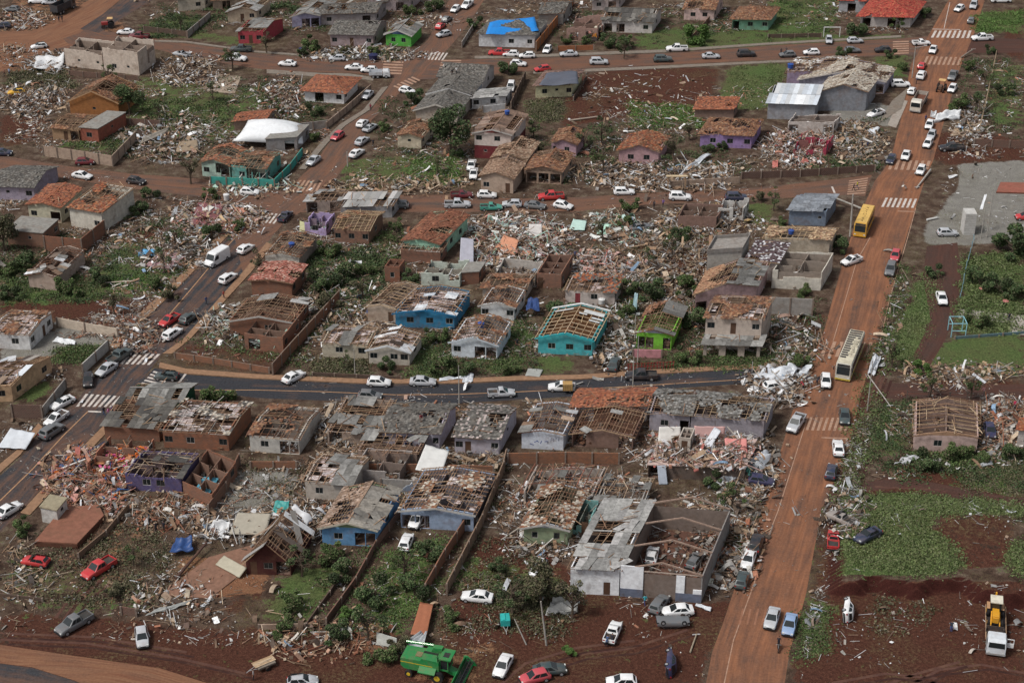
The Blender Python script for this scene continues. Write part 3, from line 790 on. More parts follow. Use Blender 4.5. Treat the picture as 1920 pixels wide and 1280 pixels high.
def house(label, A, B, D, h, wall, roof='v', cov=None, frm=None, front='wdw', left='w.w', right='w.w', back='', head=None, gcol=None, rise=.34, o=.45,
          ruin=0, ceil=0, clut=.4, floor=(.17, .11, .085), inner=None, name='house', cat='house', messy=.045, rs=1.0, bs=.42, pal=MIXD, wmat=None, fcol=None, loc_z=0, parapet=0,
          band=None, doors=(.10, .055, .035), cov2=None, rub=None, walls='flrb', br=.19, lev2=None, seed=None, clh=1.4, bw=.06, rw=.10, frm2=None, noin=False):
    A3, B3 = gp(*A), gp(*B); U = B3-A3; W_ = math.hypot(U.x, U.y); u = (U.x/W_, U.y/W_)
    hd = R(head if head is not None else float(head_at((A[0]+B[0])/2))); v = (math.sin(hd), math.cos(hd))
    Sh = np.array([(u[0], v[0], 0), (u[1], v[1], 0), (0, 0, 1.)])
    seed = seed if seed is not None else int(A[0]*7+A[1])
    root = empty(name, (A3.x, A3.y, loc_z), label, cat)
    th = .16; g_ = sum(wall)/3; wall = tuple(c*.86+g_*.14 for c in wall); wm = wmat or M(wall, .9, .55, .3)
    inn = inner or tuple(c*.28+d for c, d in zip(wall, (.13, .09, .07)))  # default inner colour darkened to carry the shade under open roof frames
    mb = MB(); wins = []
    runs = {'f': ((0, 0), (W_, 0), front), 'b': ((W_, D), (0, D), back), 'l': ((0, D-th), (0, th), left), 'r': ((W_, th), (W_, D-th), right)}
    for k in walls:
        p, q, spec = runs[k]; L = math.hypot(q[0]-p[0], q[1]-p[1]); ops = openings(spec, L, h)
        wall_run(mb, p, q, h, th, [x[:4] for x in ops], ruin, col=(.5, .5, .5))
        p, q = np.array(p, float), np.array(q, float); d = (q-p)/L; nrm = np.array([-d[1], d[0]])
        for (s0, s1, z0, z1, ch) in ops: wins.append((p, d, nrm, s0, s1, z0, z1, ch))
        if lev2 and k in 'flr':
            pass
    mb.build('wall', wm, root, Sh)
    if lev2:   # second storey band of other colour/height: (height, colour, front, side)
        h2, c2, f2, s2 = lev2; m2 = MB()
        for k in 'flrb':
            p, q, spec = runs[k]; spec = f2 if k == 'f' else (s2 if k in 'lr' else ''); L = math.hypot(q[0]-p[0], q[1]-p[1]); ops = openings(spec, L, h2)
            m3 = MB(); wall_run(m3, p, q, h2, th-.004, [x[:4] for x in ops], ruin)
            for vv in m3.v: vv[:, 2] += h+.0
            for vv, ff, cc in zip(m3.v, m3.f, m3.c): m2.addq(vv.reshape(-1, 8, 3), cc[:1].repeat(len(vv)//8, 0))
            p, q = np.array(p, float), np.array(q, float); d = (q-p)/L; nrm = np.array([-d[1], d[0]])
            for (s0, s1, z0, z1, ch) in ops: wins.append((p, d, nrm, s0, s1, z0+h, z1+h, ch))
        m2.box((-.02, -.02, h-.14), (W_+.02, D+.02, h-.002), (.3, .28, .25))
        m2.build('upper_wall', M(c2, .9, .35, .22), root, Sh); H0 = h; h = h+h2
    if gcol is None: gm = wm
    else: gm = M(gcol, .9, .3, .22)
    gs = []
    def gprism(pts, d): q = MB(); q.prism(pts, d); gs.append(q)
    if roof == 'v':
        for y in (0, D-th):
            if (y == 0 or 'b' in walls): gprism([(0, y, h+.002), (W_, y, h+.002), (W_/2, y, h+W_/2*rise-.02)], (0, th, 0))
    elif roof == 'u' and 'l' in walls:
        for x in (0, W_-th): gprism([(x, 0, h+.002), (x, D, h+.002), (x, D/2, h+D/2*rise-.02)], (th, 0, 0))
    elif roof == 'mono':
        for x in (0, W_-th): gprism([(x, 0, h+.002), (x, D, h+.002), (x, D, h+D*rise-.04)], (th, 0, 0))
        gs.append(MB().box((th+.003, D-th, h+.002), (W_-th-.003, D-.003, h+D*rise-.06)))
    elif roof == 'monov':
        for y in (0, D-th): gprism([(0, y, h+.002), (W_, y, h+.002), (W_, y, h+W_*rise-.04)], (0, th, 0))
        gs.append(MB().box((W_-th, th+.003, h+.002), (W_-.003, D-th-.003, h+W_*rise-.06)))
    for g in gs: g.build('gable', gm, root, Sh)
    # roof covering and timber frame
    pls = planes(roof, W_, D, h, o, rise)
    if roof == 'flat':
        r = MB(); r.box((-.15, -.15, h+.003), (W_+.15, D+.15, h+.16))
        if parapet:
            for a, b in (((-.15, -.15), (W_+.15, 0)), ((-.15, D), (W_+.15, D+.15)), ((-.15, 0.003), (0, D-.003)), ((W_, 0.003), (W_+.15, D-.003))):
                r.box((a[0], a[1], h+.163), (b[0], b[1], h+parapet))
        r.build('roof', M(cov[1] if cov else (.25, .24, .22), .95, .5, .35), root, Sh)
    elif pls:
        if cov:
            covs = [cov, cov2 or cov, cov, cov2 or cov]
            groups = {}
            for i, pl in enumerate(pls):
                st, cf, pa = covs[i]
                if cf <= 0: continue
                mbx = groups.setdefault(st, MB()); cover(mbx, pl, st, cf, pa, seed+i*17, messy)
            for st, mbx in groups.items():
                if mbx.n: mbx.build('roof', {'tile': TILE, 'sheet': SHEET, 'metal': METALM, 'long': SHEET}[st], root, Sh)
            if roof in ('v', 'u') and cov[1] > .6:
                rg = MB(); zr = h+((W_ if roof == 'v' else D)/2)*rise+.13
                if roof == 'v': rg.beam((W_/2, -o, zr), (W_/2, D+o, zr), .28, .08, cov[2][0])
                else: rg.beam((-o, D/2, zr), (W_+o, D/2, zr), .28, .08, cov[2][0])
                rg.build('ridge_cap', TILE, root, Sh)
        fr = MB(); pf = frm or WOODP
        if not (cov and cov[1] >= .97 and not cov2):
            for i, pl in enumerate(pls): frame(fr, pl, pf, rs, bs, br, bw=bw, rw=rw)
        if fr.n: fr.build('roof_frame', WOOD, root, Sh)
        if fcol is not None:      # painted barge board on the front verge
            f = MB(); n_ = 1
            if roof == 'v':
                f.beam((-o, -o-.05, h-o*rise), (W_/2, -o-.05, h+W_/2*rise), .06, .28); f.beam((W_/2, -o-.05, h+W_/2*rise), (W_+o, -o-.05, h-o*rise), .06, .28)
            else: f.beam((-o, -o-.05, h-o*rise), (W_+o, -o-.05, h-o*rise), .06, .22)
            f.build('barge_board', M(fcol, .8, .3), root, Sh)
    # floor, inner walls, rubble inside (roof shade painted into their colour); ceiling remains
    op = roof != 'flat' and ((not cov) or cov[1] < .9 or ruin or (cov2 and cov2[1] < .9))
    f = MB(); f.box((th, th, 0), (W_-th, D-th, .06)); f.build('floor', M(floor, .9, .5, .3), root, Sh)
    if op and not noin:
        zi = h-(.15 if not ruin else .4)
        i = MB(); nw = max(1, int(D/4))
        for k in range(nw):
            y = D*(k+1)/(nw+1); wall_run(i, (th+.01, y), (W_-th-.01, y), zi, .12, [(W_*.3, W_*.3+.9, .01, 2.1)], max(ruin, .0))
        nx = max(1, int(W_/5)); ys = [0]+[D*(k+1)/(nw+1) for k in range(nw)]+[D]
        for k in range(nx):
            x = W_*(k+1)/(nx+1)
            for a, b in zip(ys[:-1], ys[1:]):
                if b-a > 1: wall_run(i, (x, a+.15+.01), (x, b-.15), zi, .12, [(.4, 1.2, .01, 2.1)] if b-a > 2 else [], max(ruin, 0))
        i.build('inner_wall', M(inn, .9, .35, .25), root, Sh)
    if op and W_ > 3 and D > 3:      # plastered inside faces of the outer walls, in the shade-darkened inner colour
        q = MB(); a, e, zt = th+.003, th+.023, h-(.06 if ruin < .02 else max(.25, h*ruin*1.3))
        if ruin < .25:
            if not set(front) & set('og'): q.box((a, a, .07), (W_-a, e, zt))
            q.box((a, D-e, .07), (W_-a, D-a, zt))
            if not set(left) & set('og'): q.box((a, e+.003, .07), (e, D-e-.003, zt))
            if not set(right) & set('og'): q.box((W_-e, e+.003, .07), (W_-a, D-e-.003, zt))
            if roof == 'v': q.prism([(.2, D-e, h+.0), (W_-.2, D-e, h+.0), (W_/2, D-e, h+W_/2*rise-.1)], (0, .018, 0))
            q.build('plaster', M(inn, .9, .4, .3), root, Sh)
    if ceil:
        c = MB(); nx, ny = int(W_/.9)+1, int(D/.5)+1; xx, yy = np.meshgrid(np.linspace(.5, W_-.5, nx), np.linspace(.4, D-.4, ny)); xx, yy = xx.ravel(), yy.ravel()
        vv = vnoise(xx*1.5, yy*1.5, seed+5)+rng.normal(0, .5, len(xx)); k = vv > np.quantile(vv, 1-ceil); n = k.sum()
        c.boxes(np.stack([xx[k], yy[k], np.full(n, h-.12)+rng.uniform(-.05, .05, n)], 1), np.tile([.92, .40, .02], (n, 1)), rots(rng.normal(0, .05, n), rng.normal(0, .03, n), rng.normal(0, .05, n)), pick([(.62, .52, .50), (.68, .62, .62), (.55, .45, .44)], n))
        c.build('ceiling', DEB, root, Sh)
    if op and clut > 0:
        c = MB(); n = int(W_*D*clut*3)
        P = np.stack([rng.uniform(.3, W_-.3, n), rng.uniform(.3, D-.3, n), rng.uniform(.05, clh*max(.4, ruin), n)**1.0], 1)
        scatter(c, P, [tuple(v*(1 if rub else .65) for v in q) for q in (rub or pal)], 'pscrrc', .8, flat=.3)  # default rubble tones dimmed to imitate indoor shade
        ob = c.build('rubble', DEB, root, Sh); ob['kind'] = 'stuff'
    # windows and doors
    for (p, d, nrm, s0, s1, z0, z1, ch) in wins:
        if ch in 'go': continue
        Rm = np.array([(d[0], nrm[0], 0), (d[1], nrm[1], 0), (0, 0, 1.)]); cxy = p+d*(s0+s1)/2+nrm*.05
        def bx(m, du, dz, w, t, hh, dy=0.0, colr=(.5, .5, .5)):
            c2 = cxy+d*du+nrm*dy
            m.boxes([(c2[0], c2[1], (z0+z1)/2+dz)], [(w, t, hh)], Rm[None], [colr])
        w, hh = s1-s0, z1-z0
        if ch == 'd':
            m = MB(); bx(m, 0, 0, w-.01, .05, hh-.01); m.build('door', M(doors, .7, .2), root, Sh)
            continue
        m = MB(); e = .05
        bx(m, 0, hh/2-e/2, w-.006, .06, e); bx(m, 0, -hh/2+e/2, w-.006, .06, e); bx(m, -w/2+e/2+.003, 0, e, .058, hh-2*e-.004); bx(m, w/2-e/2-.003, 0, e, .058, hh-2*e-.004)
        if w > 1: bx(m, 0, 0, .04, .055, hh-2*e-.004)
        fo = m.build('window', M((.16, .15, .14) if rng.uniform() < .6 else (.42, .40, .38), .6, .2), root, Sh)
        m = MB(); bx(m, 0, 0, w-2*e-.012, .012, hh-2*e-.008, .012); m.build('pane', glass(), fo, Sh)
    return root, Sh, W_, D
METALM = attr_mat('roof_metal', .12, .45, .2, .1, .5)

# ---------------------------------------------------------------- ruins, rubble, walls
def rubble(label, poly, n, pal=MIXD, kinds='pppscrrr', hgt=.9, size=.82, name='rubble_heap', flat=.35, zb=0):
    if name == 'debris':
        P = poly_pts(poly, int(n*1.7)); v = vnoise(P[:, 0]*.35, P[:, 1]*.35, n)+vnoise(P[:, 0]*1.3, P[:, 1]*1.3, n+1)*.6+rng.normal(0, .5, len(P)); P = P[v > np.quantile(v, 1-.62/1.7)]; n = len(P)
    else: n = int(n*.66); P = poly_pts(poly, n); P[:, :2] += rng.normal(0, 1.1, (n, 2)); hgt *= .62; pal = list(pal)+WOODY[:4]+[(.07, .05, .04), (.11, .08, .06)]  # extra near-black pieces imitate shade between the rubble
    c = P.mean(0); r = np.sqrt(((P-c)**2).sum(1)); rm = np.percentile(r, 92)+.1
    dome = np.clip(1-(r/rm)**2, 0, 1)*(.6+.4*np.sin(P[:, 0]*1.3)*np.cos(P[:, 1]*1.1))
    P[:, 2] += rng.uniform(0, 1, n)**.6*hgt*np.clip(dome, 0, 1)
    mb = MB(); Q = P-c*np.array([1, 1, 0]); scatter(mb, Q, pal, kinds, size, flat=flat)
    k = rng.uniform(0, 1, n) < (.045 if name != 'debris' else .02); curls(mb, Q[k]+np.array([0, 0, .03]), CURL+pal, .8)
    if name != 'debris': k = (rng.uniform(0, 1, n) < .05) & (hgt > .28); scatter(mb, Q[k]+np.array([0, 0, .1]), pal, 'sp', 1.2, flat=.35)
    o = mb.build(name, DEB, loc=(c[0], c[1], zb)); tag(o, label, name.replace('_', ' ').split()[0] if 'rubble' in name else name.replace('_', ' '), None, 'stuff'); return o
def bwall(label, pts, h=2.0, mat=None, th=.16, ruin=0, name='garden_wall', cat='wall', piers=True):
    mat = mat or brick(); P = [gp(*p) for p in pts]; c = P[0]; mb = MB()
    for a, b in zip(P[:-1], P[1:]):
        wall_run(mb, (a.x-c.x, a.y-c.y), (b.x-c.x, b.y-c.y), h, th, [], ruin, step=1.2)
    root = empty(name, (c.x, c.y, 0), label, cat); mb.build('panel', mat, root)
    if piers:
        for a, b in zip(P[:-1], P[1:]):
            L = (b-a).length; n = max(1, int(L/3.2))
            for k in range(n+(b is P[-1])):
                p = a.lerp(b, k/n)-c; hh = h+.08 if not ruin else h*rng.uniform(1-ruin*.8, 1)
                MB().box((p.x-.12, p.y-.12, 0), (p.x+.12, p.y+.12, hh)).build('pier', M((.22, .17, .14), .9, .5), root)
    return root

# ---------------------------------------------------------------- foliage
def leafmesh(n, lobes, size, pal, flat=False):
    mb = MB(); L = len(lobes); w = np.array([l[3]**2 for l in lobes]); w = w/w.sum(); k = rng.choice(L, n, p=w); lb = np.array(lobes)
    d = rng.normal(0, 1, (n, 3)); d /= np.linalg.norm(d, axis=1)[:, None]
    r = rng.uniform(.35, 1, n)**.5*(1+rng.normal(0, .1, n))
    P = lb[k, :3]+d*r[:, None]*lb[k, 3:4]*np.array([1, 1, .8])
    P[:, 2] = np.maximum(P[:, 2], .05)
    sz = size*rng.uniform(.5, 1.5, n)
    Rm = rots(rng.uniform(0, 6.28, n), rng.normal(0, .7, n), rng.normal(0, .7, n))
    q = np.array([(-.5, -.35, 0), (.1, -.5, .1), (.5, .1, 0), (-.1, .5, -.08)])
    V = np.einsum('nij,kj->nki', Rm, q)*sz[:, None, None]+P[:, None]
    tone = np.repeat(rng.uniform(.6, 1.35, (L, 1)), 3, 1)
    mb.addq(V, np.clip(pick(pal, n)*tone[k], 0, 1), np.array([(0, 1, 2, 3)])); return mb
LG = {'dark': [(.04, .07, .028), (.06, .095, .036), (.08, .12, .045), (.10, .10, .055)], 'mid': [(.055, .09, .03), (.075, .12, .038), (.10, .145, .05), (.12, .11, .06)],
      'bright': [(.07, .14, .03), (.10, .18, .045), (.13, .20, .06)], 'field': [(.11, .15, .052), (.13, .165, .062), (.15, .165, .08), (.095, .135, .048)], 'olive': [(.07, .08, .038), (.10, .10, .05), (.14, .125, .07), (.16, .13, .09)]}
PROTO = {}
def tree_proto(kind, tone, s):
    r = random.Random(s); lobes = []
    if kind == 'tree':
        for k in range(11): lobes.append((r.uniform(-1.8, 1.8), r.uniform(-1.8, 1.8), r.uniform(2.6, 5.6), r.uniform(.8, 1.5)))
        n, sz = 5200, .22
    elif kind == 'bush':
        for k in range(9): lobes.append((r.uniform(-1.5, 1.5), r.uniform(-1.2, 1.2), r.uniform(.4, 2.0), r.uniform(.35, .8)))
        n, sz = 4200, .17
    elif kind == 'torn':   # storm-stripped tree with little foliage
        for k in range(9): lobes.append((r.uniform(-1.5, 1.5), r.uniform(-1.5, 1.5), r.uniform(2.0, 4.8), r.uniform(.35, .7)))
        n, sz = 700, .2
    crown = leafmesh(n, lobes, sz, LG[tone])
    t = MB(); bark = (.10, .075, .055); top = 4.2 if kind != 'bush' else 1.2
    t.tube([(0, 0, -.1), (.08, .05, top*.4), (.0, .1, top)], [.2 if kind != 'bush' else .09, .14 if kind != 'bush' else .06, .05], bark, 7)
    for k in range(min(9, len(lobes))):
        lx, ly, lz, lr = lobes[k]; z0 = top*r.uniform(.35, .8)
        t.tube([(.05, .06, z0), (lx*.5, ly*.5, (z0+lz)/2+.1), (lx, ly, lz)], [.09, .06, .02] if kind != 'bush' else [.04, .03, .015], bark, 5)
    if kind == 'torn':
        for k in range(14):
            a = r.uniform(0, 6.28); z0 = r.uniform(1.5, 4); q = r.uniform(.8, 2)
            t.tube([(0, 0, z0), (math.cos(a)*q*.5, math.sin(a)*q*.5, z0+.5), (math.cos(a)*q, math.sin(a)*q, z0+r.uniform(.2, 1.4))], [.06, .04, .015], bark, 5)
    return crown, t
def tree(label, x, y, s=1.0, kind='bush', tone='mid', sx=None, group=None, rot=None):
    var = rng.integers(0, 3); key = (kind, tone, int(var)); nm = {'tree': 'tree', 'bush': 'shrub', 'torn': 'broken_tree'}[kind]
    s *= {'bush': .72, 'tree': .85, 'torn': 1}[kind]
    p = gp(x, y); root = empty(nm, p, label, 'tree' if kind != 'bush' else 'shrub', group, rng.uniform(0, 6.28))
    root.scale = (sx or s, sx or s, s)
    if key not in PROTO:
        c, t = tree_proto(kind, tone, hash(key) % 1000 if False else int(var)*31+len(kind)*7+len(tone))
        PROTO[key] = (c.build('crown', LEAF, root), t.build('trunk', M((.10, .075, .055), .9, .2), root))
    else:
        for q in PROTO[key]:
            d = q.copy(); C.objects.link(d); d.parent = root
    return root
def growth(label, poly, n, tone='mid', size=.3, hh=.5, name='undergrowth', clump=1.5):
    size *= .68; n = int(n*1.3); hh *= .8
    nc = max(3, int(n/60)); Cc = poly_pts(poly, nc); k = rng.integers(0, nc, n); P = Cc[k]+rng.normal(0, clump/2, (n, 3))*np.array([1, 1, 0])
    rad = rng.uniform(.4, 1, nc)[k]; P[:, 2] = gz(P[:, 0], P[:, 1])+rng.uniform(.02, 1, n)*hh*rad
    c = P.mean(0); c[2] = 0; P -= c
    Rm = rots(rng.uniform(0, 6.28, n), rng.normal(0, .7, n), rng.normal(0, .7, n)); sz = size*rng.uniform(.5, 1.4, n)
    q = np.array([(-.5, -.35, 0), (.1, -.5, .1), (.5, .1, 0), (-.1, .5, -.08)])
    V = np.einsum('nij,kj->nki', Rm, q)*sz[:, None, None]+P[:, None]
    tn = rng.uniform(*((.8, 1.15) if tone == 'field' else (.65, 1.25)), (nc, 1))[k]; sz *= .75 if tone == 'field' else 1
    mb = MB(); mb.addq(V, np.clip(pick(LG[tone], n)*tn, 0, 1), np.array([(0, 1, 2, 3)]))
    o = mb.build(name, LEAF, loc=tuple(c)); tag(o, label, name.replace('_', ' ').split()[0] if 'rubble' in name else name.replace('_', ' '), None, 'stuff'); return o

# ---------------------------------------------------------------- vehicles
TYRE = M((.018, .018, .02), .9, .5, .2, scale=2); RIM = M((.30, .30, .31), .4, .3, .2); LAMP = M((.60, .62, .60), .2, .1, .1); TAIL = M((.30, .02, .02), .3, .2, .1)
DARK = M((.02, .02, .022), .7, .3, .2); LINER = M((.05, .048, .046), .8, .5, .3)
CART = {
 'hatch': dict(L=3.9, W=1.66, H=1.47, st=[(-1.93, .60, .86), (-1.86, .86, .94), (-1.3, .93, 1), (0, .92, 1), (.8, .93, 1), (1.25, .87, .98), (1.72, .77, .92), (1.93, .55, .82)], cb=(-1.80, 1.0), ct=(-1.38, .12), z0=.9),
 'sedan': dict(L=4.3, W=1.70, H=1.45, st=[(-2.13, .60, .86), (-2.06, .90, .93), (-1.5, .96, 1), (0, .93, 1), (.9, .93, 1), (1.4, .87, .98), (1.93, .76, .92), (2.13, .55, .82)], cb=(-1.65, 1.05), ct=(-1.0, .15), z0=.92),
 'suv': dict(L=4.45, W=1.82, H=1.70, st=[(-2.2, .65, .88), (-2.13, 1.0, .95), (-1.5, 1.08, 1), (0, 1.06, 1), (.95, 1.06, 1), (1.45, 1.02, .98), (2.0, .92, .94), (2.2, .62, .85)], cb=(-2.05, 1.15), ct=(-1.75, .3), z0=1.05),
 'wagon': dict(L=4.2, W=1.66, H=1.50, st=[(-2.08, .60, .88), (-2.02, .88, .95), (-1.3, .93, 1), (0, .92, 1), (.9, .92, 1), (1.35, .86, .98), (1.88, .76, .92), (2.08, .55, .84)], cb=(-1.98, 1.0), ct=(-1.75, .2), z0=.9),
 'pickup': dict(L=5.2, W=1.84, H=1.76, st=[(-2.58, .62, .95), (-2.52, .80, .98), (-.9, .80, 1), (-.8, 1.06, 1), (0, 1.06, 1), (1.15, 1.06, 1), (1.6, 1.03, .98), (2.3, .93, .95), (2.58, .62, .86)], cb=(-.85, 1.25), ct=(-.65, .45), z0=1.05, bed=(-2.54, -.86, .80, 1.12)),
 'utility': dict(L=4.4, W=1.66, H=1.50, st=[(-2.18, .55, .92), (-2.12, .68, .97), (-.62, .68, 1), (-.55, .93, 1), (.3, .93, 1), (1.0, .93, 1), (1.5, .87, .98), (2.0, .76, .92), (2.18, .55, .84)], cb=(-.58, 1.12), ct=(-.42, .25), z0=.92, bed=(-2.15, -.6, .68, 1.0)),
}
def quadin(q, a, b, c, d, off):
    q = [Vector(p) for p in q]; f = lambda s, t: (q[0].lerp(q[1], s)).lerp(q[3].lerp(q[2], s), t)
    n = (q[1]-q[0]).cross(q[3]-q[0]).normalized()*off
    return [f(a, c)+n, f(b, c)+n, f(b, d)+n, f(a, d)+n]
CARP = {}
def car_proto(t, crush=0):
    P = CART[t]; w = P['W']/2; H = P['H']; z0 = P['z0']; r = random.Random(3+len(t))
    b = MB(); ring = lambda x, zt, f: [(x, -w*f*.9, .24), (x, -w*f, .45), (x, -w*f*.985, zt-.14), (x, -w*f*.90, zt), (x, 0, zt+.03), (x, w*f*.90, zt), (x, w*f*.985, zt-.14), (x, w*f, .45), (x, w*f*.9, .24)]
    V = []; F = []
    for s in P['st']: V += ring(*s)
    k = 9; n = len(P['st'])
    for i in range(n-1):
        for j in range(k-1): F.append((i*k+j, i*k+j+1, (i+1)*k+j+1, (i+1)*k+j)[::-1])
        F.append((i*k+k-1, i*k, (i+1)*k, (i+1)*k+k-1)[::-1])
    F.append(tuple(range(k))); F.append(tuple((n-1)*k+j for j in range(k))[::-1])
    b.add(V, F)
    xb0, xb1 = P['cb']; xt0, xt1 = P['ct']; wb, wt = w*.93, w*.72; zb = z0-.03; zt = H-.06
    bl = [(xb0, -wb, zb), (xb1, -wb, zb), (xb1, wb, zb), (xb0, wb, zb)]; tl = [(xt0, -wt, zt), (xt1, -wt, zt), (xt1, wt, zt), (xt0, wt, zt)]
    xi0, xi1 = xt0+.2, xt1-.2; cr = [(xi0, -wt*.75, H), (xi1, -wt*.75, H), (xi1, wt*.75, H), (xi0, wt*.75, H)]
    VV = bl+tl+cr; FF = []
    for i in range(4):
        j = (i+1) % 4; FF += [(i, j, j+4, i+4), (i+4, j+4, j+8, i+8)]
    FF.append((8, 9, 10, 11)); b.add(VV, FF)
    if 'bed' in P:
        x0, x1, zf, zt2 = P['bed']; ww = w*.97
        b.box((x0, -ww, zf-.1), (x1, -ww+.09, zt2)); b.box((x0, ww-.09, zf-.1), (x1, ww, zt2)); b.box((x0, -ww+.092, zf-.1), (x0+.07, ww-.092, zt2-.01))
    g = {}
    sd = {}
    q = [bl[1], bl[2], tl[2], tl[1]]; g['windscreen'] = quadin(q, .06, .94, .08, .93, .012)
    q = [bl[3], bl[0], tl[0], tl[3]]; g['rear_window'] = quadin(q, .1, .9, .22 if t != 'sedan' else .1, .88, .012)
    side = []
    for (q, s) in (([bl[0], bl[1], tl[1], tl[0]], 0), ([bl[2], bl[3], tl[3], tl[2]], 1)):
        sp = [(.10, .52), (.56, .90)] if 'bed' not in P or t == 'pickup' else [(.16, .86)]
        if s: sp = [(1-e, 1-a) for a, e in sp]
        m = MB()
        for a, e in sp: m.add([tuple(v) for v in quadin(q, a, e, .14, .90, .012)], [(0, 1, 2, 3)], (.02, .02, .02))
        side.append(m)
    mats = []
    root = bpy.data.objects.new('proto', None)
    if crush:
        for vv in b.v:
            vv += np.stack([vnoise(vv[:, 1]*2, vv[:, 2]*2, 5), vnoise(vv[:, 0]*2, vv[:, 2]*2, 6), vnoise(vv[:, 0]*2, vv[:, 1]*2, 7)], 1)*.05*crush
            vv[:, 2] = np.where(vv[:, 2] > 1.1, vv[:, 2]-.25*crush, vv[:, 2])
    items = []
    items.append(('body', b, DARK, True))
    bum = MB(); xr, xf = P['st'][0][0], P['st'][-1][0]
    bum.box((xf-.28, -w*.90, .26), (xf+.05, w*.90, .46)); bum.box((xr-.05, -w*.92, .28), (xr+.25, w*.92, .48))
    bum.box((xf-.02, -w*.42, .50), (xf+.022, w*.42, .60)); items.append(('bumper', bum, DARK, False))
    for nm in ('windscreen', 'rear_window'):
        m = MB(); m.add([tuple(v) for v in g[nm]], [(0, 1, 2, 3)], (.02, .02, .02)); items.append((nm, m, glass(), False))
    for m in side: items.append(('side_window', m, glass(), False))
    if 'bed' in P:
        m = MB(); x0, x1, zf, zt2 = P['bed']; m.box((x0+.08, -w*.97+.1, zf+.03), (x1, w*.97-.1, zf+.06)); items.append(('load_bed', m, LINER, False))
    for s in (-1, 1):
        m = MB(); m.box((xf-.16, s*w*.50, .60), (xf+.0, s*w*.82, .72)); items.append(('headlight', m, LAMP, False))
        m = MB(); m.box((xr-.0, s*w*.62, .66 if t != 'suv' else .8), (xr+.12, s*w*.86, .84 if t != 'suv' else 1.0)); items.append(('tail_light', m, TAIL, False))
    wr = .31 if t not in ('suv', 'pickup') else .36; xw = P['L']*.5
    for x in (-xw*.62, xw*.66):
        for s in (-1, 1):
            m = MB(); m.tube([(x, s*(w-.19), wr), (x, s*(w+.012), wr)], wr, (.02, .02, .02), 14); items.append(('wheel', m, TYRE, False, (x, s, wr)))
    for it in items:
        nm, m, mat, sm = it[:4]
        o = m.build(nm, mat, root, smooth=sm); C.objects.unlink(o)
        if nm == 'body':
            pass
        if len(it) > 4:
            x, s, wr = it[4]; m = MB(); m.tube([(x, s*(w+.004), wr), (x, s*(w+.024), wr)], wr*.6, (.4, .4, .4), 10); rr = m.build('rim', RIM, o); C.objects.unlink(rr)
    bo = [c for c in root.children if c.name.startswith('body')][0]
    md = bo.modifiers.new('bevel', 'BEVEL'); md.width = .03; md.segments = 2; md.limit_method = 'ANGLE'; md.angle_limit = R(35)
    return root
def link_tree(o, parent, far, pm, skip=()):
    for ch in o.children:
        base = ch.name.split('.')[0]
        if base in skip or (far and base in ('rim', 'headlight', 'tail_light')): continue
        c = ch.copy(); C.objects.link(c); c.parent = parent
        if base == 'body':
            c.material_slots[0].link = 'OBJECT'; c.material_slots[0].material = pm
        link_tree(ch, c, far, pm, skip)
PCOL = {'w': (.78, .79, .80), 's': (.46, .48, .51), 'g': (.14, .15, .16), 'k': (.022, .024, .03), 'b': (.03, .04, .075), 'r': (.50, .035, .04), 'm': (.14, .02, .03), 'lb': (.25, .36, .55), 'gr': (.06, .30, .24), 'dg': (.05, .075, .08), 'rp': (.50, .07, .09), 'y': (.7, .4, .04), 'n': (.03, .035, .09), 't': (.30, .27, .25)}
NAMES = {'hatch': ('hatchback', 'car'), 'sedan': ('sedan', 'car'), 'suv': ('suv_car', 'car'), 'wagon': ('station_wagon', 'car'), 'pickup': ('pickup_truck', 'pickup'), 'utility': ('small_pickup', 'pickup')}
def car(label, x, y, t, col, deg, crush=0, flip=None, z=0, group=None, skip=(), dust=.3, tilt=0):
    key = (t, crush)
    if key not in CARP: CARP[key] = car_proto(t, crush)
    hgt = CART[t]['H']; s = .0061*(y+1190)
    p = gp(x, y+s*.35)          # y is the visual middle of the car
    nm, cat = NAMES[t]
    root = empty(nm, (p.x, p.y, p.z+z+.02), label, cat, group)
    root.rotation_euler = (0, 0, R(deg))
    if flip == 'over': root.rotation_euler = (R(180), R(3), R(deg)); root.location.z += hgt-.08
    if flip == 'side': root.rotation_euler = (R(82), 0, R(deg)); root.location.z += .80
    if flip == 'side2': root.rotation_euler = (R(-70), 0, R(deg)); root.location.z += .80
    if tilt: root.rotation_euler = (R(tilt), R(tilt*.4), R(deg)); root.location.z += abs(math.sin(R(tilt)))*.6
    link_tree(CARP[key], root, y < 260, paint(PCOL[col], .32, .5, dust), skip)
    return root

